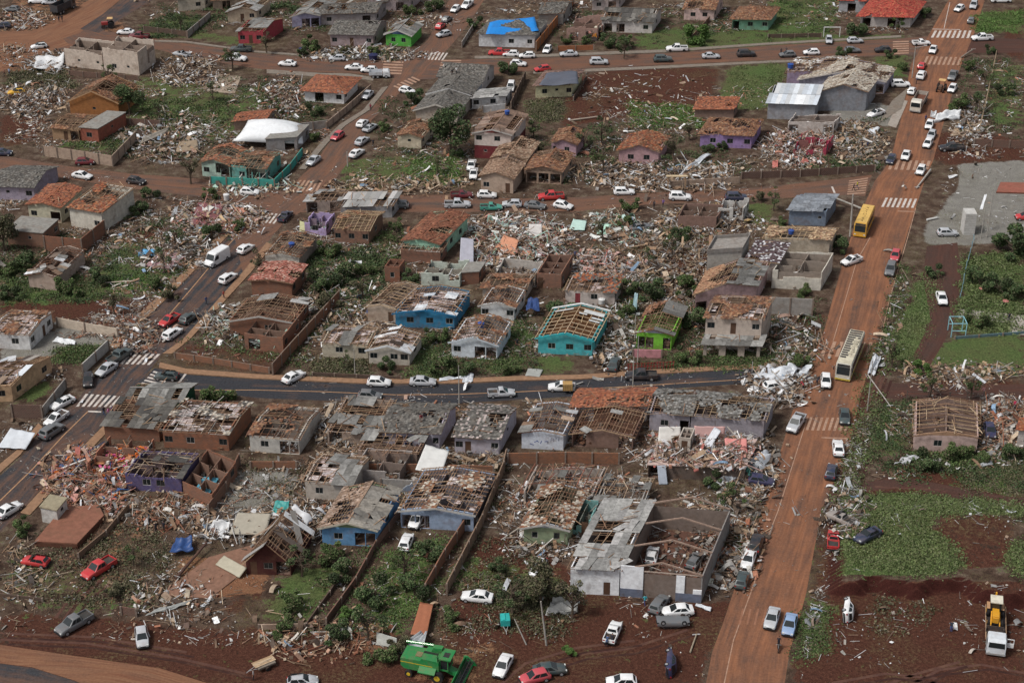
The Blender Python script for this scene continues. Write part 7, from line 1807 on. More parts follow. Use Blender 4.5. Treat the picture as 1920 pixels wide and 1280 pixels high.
# ---------------------------------------------------------------- garden walls and fences
GC = M((.30, .28, .26), .95, .5, .3); TC = M((.36, .27, .21), .95, .5, .3); DK = M((.10, .07, .055), .95, .5, .3); BR = brick(); BR2 = brick((.30, .12, .06))
for w in [
 ('diagonal brick wall rising from the lower street', [(512,704),(560,650),(637,566)], 2.2, BR2), ('low red brick wall above the pavement of the lower street', [(328,672),(400,682),(505,700)], 1.1, BR2),
 ('long cream wall at the red earth lot, left', [(108,612),(160,622),(222,633)], 1.7, M((.50, .42, .34), .95, .4)), ('pale grey wall behind the dark grey pickup', [(156,702),(205,656)], 1.9, M((.46, .44, .41), .95, .4)),
 ('grey side wall of the peach house garden', [(82,782),(125,728)], 1.8, GC), ('dark brick wall in front of the peach house garden', [(24,783),(80,785)], 2.4, brick((.13, .07, .055))),
 ('tan corner wall round the brick red house', [(82,293),(135,300),(212,312),(256,266)], 2.3, TC), ('brick yard wall of the torn cream house', [(85,470),(155,476),(198,440)], 3.0, BR),
 ('orange topped brick wall of the grassy yard', [(798,1116),(835,1050),(878,985)], 1.9, brick((.28, .13, .08))), ('long tan wall running down from the lilac house', [(838,1116),(905,985),(945,885),(950,862)], 1.9, M((.25, .17, .12), .95, .5, .3)),
 ('brick wall along the sky blue house drive', [(612,1172),(668,1095),(706,1026),(752,965)], 1.2, brick((.20, .10, .07))), ('low wall below the bright lawn', [(486,1180),(572,1178)], .8, TC), ('low dark wall right of the bright lawn', [(575,1176),(640,1086)], .7, DK),
 ('red brick boundary wall in the middle of the lower block', [(668,888),(790,888),(925,892)], 1.7, BR2), ('brown brick boundary behind the green plank house', [(952,870),(1060,868),(1160,870)], 1.9, BR2),
 ('bare grey wall panel beside the half open brick store', [(715,922),(785,926)], 2.3, GC), ('long wall below the clay slab', [(148,1048),(200,1005),(242,955)], 1.0, M((.20, .13, .09), .95, .4)), ('curved brick wall right of the red brick rooms', [(392,968),(425,925),(450,872)], 2.0, brick((.24, .12, .08))),
 ('dark brick wall along the middle street, right half', [(1390,336),(1500,332),(1640,322)], 1.5, brick((.10, .05, .04))), ('tan wall stub with ruins behind it, middle street', [(1256,352),(1320,348),(1386,344)], 1.4, TC),
 ('tall stained concrete retaining wall below the long cream building', [(1438,588),(1522,592)], 3.2, GC), ('brown panel wall at the right edge, upper', [(1826,275),(1925,279)], 1.7, brick((.16, .08, .06))),
 ('teal wall round the roofless yard', [(395,346),(515,352),(545,322),(568,292)], 1.7, M((.05, .30, .26), .9, .4)), ('beige wall along the left road by the orange hip roof', [(612,243),(650,212),(695,172)], 1.6, TC),
 ('grey wall behind the white tarpaulin house', [(560,247),(615,240)], 1.8, GC), ('brown wall behind the maroon pickup', [(270,60),(350,70)], 1.5, DK), ('grey wall climbing beside the top left gardens', [(352,72),(395,36)], 1.8, GC),
 ('orange wall right of the blue tarpaulin house', [(1005,97),(1035,60),(1075,10)], 2.4, M((.38, .15, .06), .9, .3)), ('low orange wall at the mustard house kerb', [(1045,96),(1113,94)], 1.2, M((.30, .12, .06), .9, .4)),
 ('concrete picket wall left of the blue tarpaulin house', [(866,90),(890,52)], 1.4, GC), ('dark wall right of the brick yard', [(958,208),(985,150)], 2.0, DK), ('pink low wall before the lime green house', [(1186,670),(1240,671)], 1.5, M((.52, .24, .26), .9, .3)),
 ('low timber edged wall at the bottom left yard', [(-10,1118),(80,1128)], .6, DK), ('short brick wall left of the house row on the lower street', [(470,878),(556,878)], 1.2, BR2), ('brick pier wall of the sunken pit', [(228,1152),(256,1156)], 1.3, brick((.16, .08, .06))),
 ('long low wall of the upper right garden', [(1440,72),(1540,70)], 1.0, DK), ('wall between the yellow house and the cleared lot', [(1075,190),(1100,150)], 1.0, DK), ('dark wall right of the tan garden in the upper block', [(1290,84),(1330,40)], 1.2, M((.18, .10, .07), .9, .4)),
 ('cream wall right of the beige house, white', [(905,212),(948,208)], 1.6, M((.5, .5, .5), .9, .3)), ('brown wall under the roofless tan block', [(130,142),(260,152)], 1.2, brick((.15, .08, .06))), ('brown wall behind the brick red house', [(190,232),(300,238)], 1.5, brick((.14, .07, .055))),
 ('low brick kerb wall of the beige house lawn', [(586,704),(752,712)], .6, DK), ('low wall of the park along the right edge', [(1790,636),(1925,626)], .5, M((.10, .16, .18), .9, .3)),
]: bwall(*w)
def fence(label, pts, h, col, step=2.4, rails=2, name='fence'):
    P = [gp(*p) for p in pts]; c = P[0]; root = empty(name, c, label, 'fence')
    for a, b in zip(P[:-1], P[1:]):
        n = max(1, int((b-a).length/step))
        for k in range(n+1):
            q = a.lerp(b, k/n)-c; m = MB(); m.beam((q.x, q.y, 0), (q.x+random.uniform(-.12, .12), q.y+random.uniform(-.1, .1), h), .11, .11); m.build('post', M(col, .8, .3), root)
        for k in range(rails): z = h*(.45+.45*k); r = MB(); r.beam((a-c)+Vector((0, 0, z)), (b-c)+Vector((0, 0, z)), .05, .07); r.build('rail', M(tuple(x*.9 for x in col), .8, .3), root)
fence('fence of leaning pale poles at the upper right lots', [(1836,250),(1856,160),(1866,112)], 2.2, (.42, .32, .22))
fence('pale blue post fence along the park', [(1800,560),(1812,500),(1826,450)], 1.1, (.20, .34, .40), rails=1)
fence('red picket fence before the lime green house', [(1178,694),(1262,690)], 1.3, (.25, .03, .03), .5)
fence('wire fence of posts at the bottom left pit', [(322,1155),(360,1160),(395,1166)], 1.0, (.16, .09, .06), 2.5)
fence('dark post fence above the roofless pink house', [(1700,748),(1780,750),(1845,750)], 1.5, (.10, .08, .07))
p = gp(1783, 632); g = empty('playground_frame', p, 'light blue metal frame at the park corner', 'frame'); m = MB()
for X in (0, 2.4): m.beam((X, 0, 0), (X, 0, 2.6), .12, .12); m.beam((X, 2.5, 0), (X, 2.5, 2.6), .12, .12); m.beam((X, 0, 2.6), (X, 2.5, 2.6), .1, .1)
for z in (1.2, 2.6): m.beam((0, 0, z), (2.4, 0, z), .1, .1); m.beam((0, 2.5, z), (2.4, 2.5, z), .1, .1)
m.build('tube_frame', M((.28, .55, .62), .6, .2), g)
p = gp(1537, 70); g = empty('garden_gate', p, 'white garden gate frame over a pale drive, upper street', 'gate'); m = MB()
for X in (0, 3.9): m.beam((X+.9, 0, 0), (X+.9, 0, 2.4), .16, .16)
m.beam((.8, 0, 2.5), (4.9, 0, 2.5), .2, .2); m.build('frame', M((.6, .6, .58), .8, .3), g)
p = gp(1252, 355); g = empty('entrance_portal', p, 'wooden posted portal with pale lintel on the middle street', 'portal'); m = MB()
for X in (0, 3.4): m.beam((X, 0, 0), (X, 0, 2.7), .22, .22)
m.build('post', M((.36, .24, .15), .8, .3), g); m = MB(); m.beam((-.4, 0, 2.85), (3.8, 0, 2.85), .6, .22); m.build('lintel', M((.58, .46, .30), .8, .2), g)
# ---------------------------------------------------------------- slabs, tarpaulins, torn sheets
def slab(label, poly, h, col, name='floor_slab', z=0):
    P = [gp(*q) for q in poly]; c = sum(P, Vector())/len(P); m = MB(); m.prism([(q.x-c.x, q.y-c.y, 0) for q in P], (0, 0, h)); root = empty(name, (c.x, c.y, z), label, 'slab'); m.build('slab', M(col, .7, .5, .3), root)
    e = MB(); Q = [q-c for q in P]
    for a, b in zip(Q, Q[1:]+Q[:1]): e.beam((a.x*1.005, a.y*1.005, h*.5-.04), (b.x*1.005, b.y*1.005, h*.5-.04), .08, h*.8)
    e.build('edge', M(tuple(v*.5 for v in col), .9, .4), root)
slab('terracotta tiled slab of a vanished house, bottom left', [(66,1024),(146,1028),(196,975),(186,955),(120,960)], .9, (.23, .10, .065))
slab('orange concrete floor with pit at the bottom left', [(300,1116),(394,1122),(470,1062),(480,1020),(392,1045)], .12, (.23, .125, .085)); slab('pink tiled floor left bare by the left road', [(272,500),(320,506),(352,478),(300,474)], .25, (.42, .26, .27))
slab('maroon floor of a vanished house at the middle crossing', [(358,424),(402,428),(420,388),(372,384)], .5, (.22, .09, .10)); slab('pale paved strip crossing the park', [(1796,596),(1895,606),(1890,626),(1925,628),(1925,592),(1800,580)], .06, (.40, .37, .33), 'park_path')
slab('pale walkway beside the slate gable drive', [(1664,235),(1680,240),(1702,190),(1686,186)], .06, (.34, .30, .26), 'walkway'); slab('sunken planter frame on the plaza', [(1868,362),(1925,364),(1925,345),(1876,344)], .3, (.28, .10, .07), 'planter')
slab('sandy concrete apron among the white rubble, upper left', [(388,172),(440,176),(452,145),(410,140)], .1, (.34, .27, .21)); slab('wide tan drive slab below the crumpled wreckage', [(1782,256),(1838,250),(1830,232),(1795,228)], .1, (.36, .27, .19))
house('brown retaining garage with rubble heaped on its flat roof', (1214,896), (1395,902), 8, 2.3, (.15, .11, .09), 'flat', (None, (.50, .38, .34)), front='o......', name='garage', cat='garage')
house('white box room standing alone on the terracotta slab', (80,978), (110,984), 3, 2.5, (.52, .50, .47), 'flat', (None, (.30, .26, .18)), front='.', right='s', name='small_room', cat='room')
house('pale kiosk walls left on the rubble heaped garage', (1270,872), (1292,874), 3, 2.6, (.50, .44, .38), 'none', None, front='d', loc_z=2.3, clut=1, name='small_room', cat='room')
def ply(label, quad, col, zs, name='tarpaulin', cat='tarpaulin', amp=.15, n=14, mat=None, th=.03, seed=0, dome=0):
    """crumpled sheet between four photo points with heights zs"""
    Q = [at(q[0], q[1], z) for q, z in zip(quad, zs)]; c = sum(Q, Vector())/4; V = []; F = []
    for i in range(n+1):
        for j in range(n+1):
            s, t = i/n, j/n; p = (Q[0].lerp(Q[1], s)).lerp(Q[3].lerp(Q[2], s), t)-c
            w = float(vnoise(np.array(s*9.), np.array(t*9.), seed+int(quad[0][0])))*amp; ed = float(vnoise(np.array(s*5+3.), np.array(t*5.), seed+9))*amp*.6
            V.append((p.x+ed, p.y+ed, p.z+w+dome*(math.sin(math.pi*s)*math.sin(math.pi*t))**.5))
    for i in range(n):
        for j in range(n): a = i*(n+1)+j; F.append((a, a+n+1, a+n+2, a+1))
    me = bpy.data.meshes.new(name); me.from_pydata(V, [], F); me.update(); me.materials.append(mat or M(col, .45, .12, .12))
    if me.polygons[0].normal.z < 0: me.flip_normals()
    for pl in me.polygons: pl.use_smooth = True
    o = bpy.data.objects.new(name, me); C.objects.link(o); o.location = c; sm = o.modifiers.new('thick', 'SOLIDIFY'); sm.thickness = th
    return tag(o, label, cat)
WT = (.74, .76, .78)
ply('huge white tarpaulin draped over a house, upper left', [(440,266),(568,268),(566,232),(466,228)], WT, (1.5, 1.4, 2.4, 2.4), amp=.14, dome=2.3)
ply('bright blue tarpaulin spread on a dark roof, top centre', [(912,64),(1010,60),(1002,34),(918,42)], (.02, .22, .62), (3.7, 3.6, 4.9, 4.9), amp=.14)
ply('black plastic sheet draped over the pale yellow house roof', [(1012,160),(1085,158),(1082,134),(1026,136)], (.10, .11, .14), (3.5, 3.5, 4.6, 4.6), amp=.14)
ply('royal blue plastic sheet beside the white gabled house', [(988,580),(1012,582),(1010,560),(990,558)], (.03, .06, .17), (1.6, 1.5, 2.1, 2.1), amp=.15)
ply('crumpled blue sheet over debris at the orange floor', [(322,1034),(362,1034),(360,1008),(330,1006)], (.03, .07, .20), (.9, .7, 1.2, 1.1), amp=.28)
def sheets(items):
    for it in items: ply(*it[:4], name='metal_sheet', cat='sheet', **(it[4] if len(it) > 4 else {}))
MS = (.56, .59, .63)
sheets([
 ('white roofing panel with ribs fallen at the left road kerb', [(-4,838),(48,842),(66,812),(20,802)], MS, (.5, .4, 1.6, 1.5), dict(amp=.05)),
 ('torn white sheet on a roof edge among the lower houses', [(779,880),(828,888),(842,845),(798,832)], (.62, .62, .60), (2.2, 2.0, 2.8, 3.2), dict(amp=.03)),
 ('beige collapsed roof slab like a tent, bottom left', [(430,1000),(498,1002),(508,962),(446,960)], (.36, .33, .27), (.9, .8, 2.0, 1.8), dict(amp=.02, th=.18)),
 ('tilted beige slab lying above the orange floor', [(404,1058),(448,1082),(462,1064),(420,1040)], (.38, .35, .27), (.3, .4, 1.2, 1.1), dict(amp=.02, th=.15)),
 ('long curled white metal strip below the dusty lots', [(1280,318),(1290,322),(1334,290),(1326,286)], MS, (.3, .2, .7, .9), dict(amp=.2)),
 ('white metal wrapped on the bus flank kerb', [(1630,700),(1640,704),(1652,668),(1638,662)], MS, (.2, .2, .9, 1.2), dict(amp=.35)),
 ('white crumpled metal by the main road junction, front piece', [(1410,712),(1470,716),(1500,690),(1440,684)], MS, (.5, .4, 1.0, 1.2), dict(amp=.4)),
 ('white crumpled metal by the main road junction, right piece', [(1470,700),(1512,704),(1522,690),(1480,682)], MS, (.5, .3, .9, 1.0), dict(amp=.4)),
 ('crumpled white wreckage beside the line of hatchbacks', [(1752,228),(1800,222),(1802,208),(1762,212)], (.66, .68, .70), (.4, .4, 1.2, 1.2), dict(amp=.45)),
 ('upright torn white flap beside the crumpled wreckage', [(1745,221),(1756,221),(1756,208),(1746,208)], (.66, .68, .70), (.2, .2, 1.6, 1.7), dict(amp=.1)),
 ('white torn panels left of the tan block', [(70,132),(118,130),(120,104),(66,104)], (.60, .61, .62), (.5, .5, 1.6, 1.4), dict(amp=.5)),
 ('curved white duct fallen below the overgrown lots', [(236,252),(268,262),(272,256),(242,246)], MS, (.3, .3, .8, .8), dict(amp=.1)),
 ('grey slab leaning in the upper left rubble', [(262,270),(312,250),(318,238),(270,256)], (.30, .27, .23), (.4, .6, 1.4, 1.2), dict(amp=.03, th=.12)),
 ('tan plank panel lying in the upper left rubble', [(330,286),(372,280),(370,262),(336,266)], (.30, .23, .16), (.4, .4, .9, .9), dict(amp=.05)),
 ('silver metal sheet in rubble by the magenta ruin', [(1624,248),(1640,252),(1650,240),(1636,238)], MS, (.2, .2, .8, .7), dict(amp=.2)),
 ('slanting white wall panel in the pink rubble on the garage', [(1310,845),(1325,850),(1352,808),(1340,800)], (.60, .62, .66), (2.5, 2.5, 4.2, 4.4), dict(amp=.05, th=.12)),
 ('coral pink wall piece lying on the rubble heaped garage', [(1362,848),(1402,852),(1400,822),(1358,820)], (.60, .24, .22), (2.4, 2.4, 3.6, 3.6), dict(amp=.05, th=.14)),
 ('white and coral wall piece standing behind the garage rubble', [(1300,822),(1358,822),(1360,800),(1302,798)], (.58, .36, .34), (2.5, 2.5, 4.4, 4.4), dict(amp=.03, th=.14)),
 ('white wall fragment at the left of the garage rubble', [(1234,828),(1276,826),(1276,800),(1236,800)], (.62, .60, .57), (2.4, 2.4, 4.2, 4.2), dict(amp=.03, th=.14)),
 ('blue grey metal door leaning on the garage', [(1236,908),(1252,908),(1248,872),(1232,872)], (.36, .40, .46), (.1, .1, 2.5, 2.5), dict(amp=.02)),
 ('long bent metal sheet right of the garage', [(1330,912),(1400,898),(1396,886),(1332,900)], MS, (.2, .3, .8, .9), dict(amp=.25)),
 ('twisted metal right of the rubble heaped garage', [(1400,880),(1440,886),(1446,850),(1420,846)], MS, (.3, .3, 1.2, 1.4), dict(amp=.5)),
 ('teal sheet right of the rubble heaped garage', [(1386,890),(1406,892),(1410,872),(1390,870)], (.12, .34, .28), (.8, .8, 1.4, 1.4), dict(amp=.15)),
 ('silver sheets crumpled by the blue framed carport', [(744,928),(786,906),(790,896),(748,918)], MS, (1.2, 1.4, 1.8, 1.8), dict(amp=.2)),
 ('grey metal sheets tangled at the long brick wall end', [(724,1222),(792,1228),(800,1186),(790,1184)], (.34, .36, .38), (.2, .3, 1.4, 1.3), dict(amp=.25)),
 ('pale grey fence panel leaning at the yard gate, left', [(636,1186),(660,1200),(660,1180),(636,1160)], (.42, .43, .40), (.1, .1, 1.4, 1.5), dict(amp=.02)),
 ('pale grey fence panel leaning at the yard gate, right', [(706,1208),(744,1216),(744,1196),(706,1184)], (.42, .43, .40), (.1, .1, 1.4, 1.5), dict(amp=.02)),
 ('terracotta tiled lean roof strip below the long brick wall', [(770,1188),(800,1190),(812,1132),(788,1128)], (.34, .13, .07), (1.0, 1.0, 1.3, 1.3), dict(amp=.03)),
 ('grey corrugated sheet on the ground below the orange floor', [(272,1152),(330,1140),(362,1124),(300,1138)], (.32, .33, .32), (.2, .2, .5, .5), dict(amp=.08)),
 ('crumpled white metal under the olive tree', [(1028,1148),(1082,1152),(1086,1126),(1036,1120)], (.42, .42, .40), (.3, .3, 1.2, 1.2), dict(amp=.4)),
 ('white round fibreglass shell beside the olive tree', [(996,1118),(1018,1126),(1020,1104),(996,1100)], (.62, .64, .62), (.2, .2, .9, .9), dict(amp=.2)),
 ('white metal door lying right of the workshop, left one', [(1318,1096),(1336,1098),(1338,1084),(1324,1082)], (.50, .50, .42), (.1, .1, .4, .4), dict(amp=.02)),
 ('white metal door lying right of the workshop, right one', [(1350,1104),(1362,1104),(1370,1086),(1358,1084)], (.62, .62, .62), (.1, .1, .4, .4), dict(amp=.02)),
 ('long white gutter sheet right of the white sedan, workshop', [(1304,1134),(1332,1146),(1334,1138),(1306,1130)], MS, (.2, .2, .5, .5), dict(amp=.05)),
 ('white torn awning on the dark red A frame roof', [(520,990),(560,1000),(585,975),(556,950)], (.60, .61, .63), (2.6, 2.4, 3.2, 4.2), dict(amp=.35)),
 ('crumpled white sheets in front of the beige tent slab', [(370,1002),(415,1012),(430,985),(392,975)], (.60, .61, .62), (.4, .4, 1.0, 1.2), dict(amp=.5)),
 ('turquoise plastic chunk beside the sky blue house', [(512,962),(540,964),(542,940),(516,938)], (.06, .30, .28), (.5, .5, 1.3, 1.3), dict(amp=.1)),
 ('light blue pool shell in the red brick rooms', [(362,922),(392,926),(410,896),(382,892)], (.10, .34, .46), (.5, .5, .9, .9), dict(amp=.04)),
 ('white ribbed metal bent sheet before the teal house, lower street', [(868,716),(886,716),(888,700),(872,698)], MS, (.2, .2, .4, .4), dict(amp=.1)),
 ('long white metal strip at the lower street kerb', [(824,714),(888,708),(888,703),(824,708)], MS, (.2, .2, .4, .4), dict(amp=.1)),
 ('grey concrete lid at the lower street kerb', [(985,704),(1012,706),(1018,692),(990,690)], (.34, .35, .33), (.2, .2, .3, .3), dict(amp=.02, th=.1)),
 ('white curled sheet below the right dirt track', [(1678,868),(1700,870),(1724,856),(1700,852)], (.45, .46, .48), (.2, .2, .5, .5), dict(amp=.2)),
 ('white sheet and slab piece on the middle crossing corner', [(372,400),(384,404),(402,388),(392,384)], (.62, .60, .56), (.3, .3, .8, .8), dict(amp=.05)),
 ('sky blue plastic sheet in the littered garden, left', [(260,478),(290,480),(292,468),(264,466)], (.10, .32, .55), (.2, .2, .4, .4), dict(amp=.15)),
 ('torn white foil on the ground by the white house, left', [(100,640),(140,648),(142,640),(108,630)], (.66, .68, .70), (.2, .2, .3, .3), dict(amp=.15)),
 ('pale yellow leaning board at the left crossing hut', [(562,440),(576,440),(574,418),(562,414)], (.45, .45, .25), (.1, .1, 2.0, 2.2), dict(amp=.02)),
 ('grey metal water reservoir panel amid the central rubble', [(862,492),(888,492),(888,448),(864,446)], (.38, .38, .44), (.3, .3, 3.0, 3.2), dict(amp=.02, th=1.2)),
 ('white standing wall scrap in the central rubble', [(992,446),(1016,446),(1016,420),(992,420)], (.62, .60, .58), (.1, .1, 2.2, 2.2), dict(amp=.01, th=.3)),
 ('orange pink wall piece in the central rubble', [(925,470),(965,478),(972,450),(945,440)], (.55, .26, .16), (.3, .3, 1.5, 1.6), dict(amp=.05, th=.12)),
 ('pale mint wall piece in the central rubble', [(1068,430),(1096,432),(1100,414),(1075,410)], (.45, .62, .56), (.3, .3, .8, .9), dict(amp=.05, th=.1)),
 ('mint wall piece in the right rubble', [(1120,438),(1140,440),(1146,420),(1124,418)], (.42, .64, .52), (.3, .3, 1.0, 1.0), dict(amp=.08, th=.1)),
 ('grey cloth banner on a pole above the lime house', [(1186,580),(1194,580),(1196,550),(1190,548)], (.26, .38, .42), (1.0, 1.0, 3.5, 3.5), dict(amp=.05)),
])
# plaza monument, banners, poles
p = gp(1806, 441); g = empty('monument', p, 'tall white ribbed sign slab leaning over the plaza edge', 'monument'); m = MB(); m.box((0, 0, 0), (2.1, 2.6, 4.4)); m.build('slab', M((.50, .49, .47), .8, .3), g)
m = MB()
for k in range(8): m.box((-.01, -.03, .4+k*.5), (2.11, -.003, .46+k*.5))
m.build('rib', M((.40, .39, .37), .8, .3), g)
def pole(label, x, y, h, lean=(0, 0), cross=False, lamp=None, r=.14, name='utility_pole'):
    p = gp(x, y); root = empty(name, p, label, 'pole'); m = MB(); tp = (lean[0], lean[1], h); m.tube([(0, 0, -.2), tp], [r, r*.6], (.4, .4, .38), 8); m.build('post', M((.36, .34, .31), .9, .3), root)
    if cross: m = MB(); m.beam((tp[0]-1.1, tp[1], h-.5), (tp[0]+1.1, tp[1], h-.5), .12, .14, (.3, .25, .2)); m.build('crossarm', M((.22, .17, .13), .9, .3), root)
    if lamp: m = MB(); m.beam((tp[0], tp[1], h-.3), (tp[0]+lamp, tp[1], h+.2), .08, .08); m.box((tp[0]+lamp-.3, tp[1]-.14, h+.13), (tp[0]+lamp+.4, tp[1]+.14, h+.26)); m.build('lamp_arm', M((.40, .40, .40), .6, .2), root)
    return root
pole('concrete pole standing left of the yellow bus', 1594, 443, 8.6, (-.25, 0), True, r=.22); pole('slanting pole in front of the olive tree', 1025, 1209, 7.0, (-.8, 0)); pole('short white post by the queue of white cars', 652, 312, 3.2); pole('tall pole with a street lamp at the right crossing', 1710, 146, 7.5, (0, 0), True, 2.2)
pole('thin dark pole right of the wrecked bus', 1626, 770, 9, (0, 0), r=.10); pole('banner mast at the plaza, left', 1839, 447, 6.5, r=.09); pole('banner mast at the plaza, right', 1850, 445, 10, r=.09); pole('pole among roofs below the lower street', 861, 757, 7, r=.1); pole('pole at the lower street kerb, left of the black pickup', 1186, 740, 7, r=.1)
pole('lone post above the teal house, right', 1195, 690, 6, r=.1); pole('post beside the lawn of the beige house', 666, 706, 5, r=.09); pole('leaning stub post on the red yard', 988, 1208, 3.2, (-1.6, 1.2), r=.1); pole('pole near the middle crossing rubble', 1190, 640, 5, r=.09)
ply('white torn banner caught on the plaza mast', [(1838,392),(1842,394),(1850,366),(1846,364)], (.7, .72, .75), (5, 5, 7.5, 7.5), name='banner', cat='banner', amp=.12)
def log(label, a, b, z0, z1, r=.14, col=(.38, .36, .33), name='fallen_pole', cat='pole', lampend=False):
    A, B = at(*a, z0), at(*b, z1); c = A.copy(); root = empty(name, c, label, cat); m = MB(); m.tube([(0, 0, 0), tuple(B-A)], [r, r*.75], col, 8); m.build('post', M(col, .9, .3), root)
    e = MB(); d = (B-A); e.beam(d*.97-Vector((.5, 0, 0)), d*.97+Vector((.5, .1, 0)), .12, .1); e.build('lamp_head' if lampend else 'bracket', M((.45, .45, .45), .6, .3), root)
log('fallen concrete pole at the middle junction, right kerb', (1745,318), (1719,352), .6, .3, .2); log('snapped pole reaching over the kerb toward the yellow bus', (1558,368), (1616,391), 1.6, .5, .2); log('fallen street lamp below the wrecked bus', (1627,702), (1670,762), 1.2, .3, .1, lampend=True)
log('broken pole on the corner of the right crossing', (1802,108), (1826,92), .3, 1.2, .22, (.22, .18, .15)); log('white beam lying across the plaza edge', (1738,412), (1757,408), .3, .3, .22, (.6, .6, .58)); log('dark beam dropped across the orange floor', (330,1084), (388,1016), .3, 1.2, .22, (.09, .05, .04), 'timber_beam', 'beam')
log('long pale plank in the green garden, left', (196,530), (260,526), .2, .2, .14, (.5, .42, .34), 'timber_beam', 'beam'); log('wooden beam at the kerb above the brick yard', (612,398), (622,350), .2, .3, .2, (.30, .2, .14), 'timber_beam', 'beam'); log('fallen trunk on the cleared lot', (1068,226), (1126,218), .3, .4, .2, (.36, .30, .25), 'fallen_tree', 'tree')
log('curved branch on the red yard near the overturned car', (1294,1222), (1306,1188), .2, .3, .12, (.32, .27, .2), 'fallen_branch', 'branch')
def tank(label, x, y, z, r=.55, h=.7, col=(.03, .08, .30), name='water_tank'):
    p = at(x, y, z); root = empty(name, p, label, 'tank'); m = MB(); m.tube([(0, 0, 0), (0, 0, h)], [r*.85, r], col, 16); m.build('body', M(col, .5, .2), root, smooth=False); m = MB(); m.tube([(0, 0, h), (0, 0, h+.14)], [r*1.05, r*.5], col, 16); m.build('lid', M(col, .5, .2), root)
tank('blue water tank on the green sided house battens', 547, 462, 3.2); tank('blue tank on the long cream building roof planks', 1483, 438, 4.0); tank('blue tank standing by the beige gable house door', 694, 590, .1); tank('blue tank on the pale blue white house roof', 902, 612, 3.3); tank('blue tank on the two storey house roof', 951, 214, 6.8)
tank('white water tank at the littered corner, middle street', 425, 375, .1, .6, 1.2, (.6, .6, .6)); tank('white tank in the pink clothes yard above the turquoise house', 1128, 572, .1, .6, 1.2, (.6, .6, .6)); tank('dark blue rubbish skip by the upper street', 700, 111, .1, 1.1, 1.1, (.02, .025, .08), 'skip'); tank('dark blue skip left of the mauve house', 568, 98, .1, .9, 1.0, (.02, .025, .08), 'skip')
tank('blue tank tower beside the magenta building', 1482, 128, 3.9, .7, 1.0); tank('tyre ring planter in the park, left', 1842, 543, .05, .6, .2, (.5, .2, .18), 'planter'); tank('tyre ring planter in the park, right', 1885, 566, .05, .6, .2, (.5, .2, .18), 'planter')
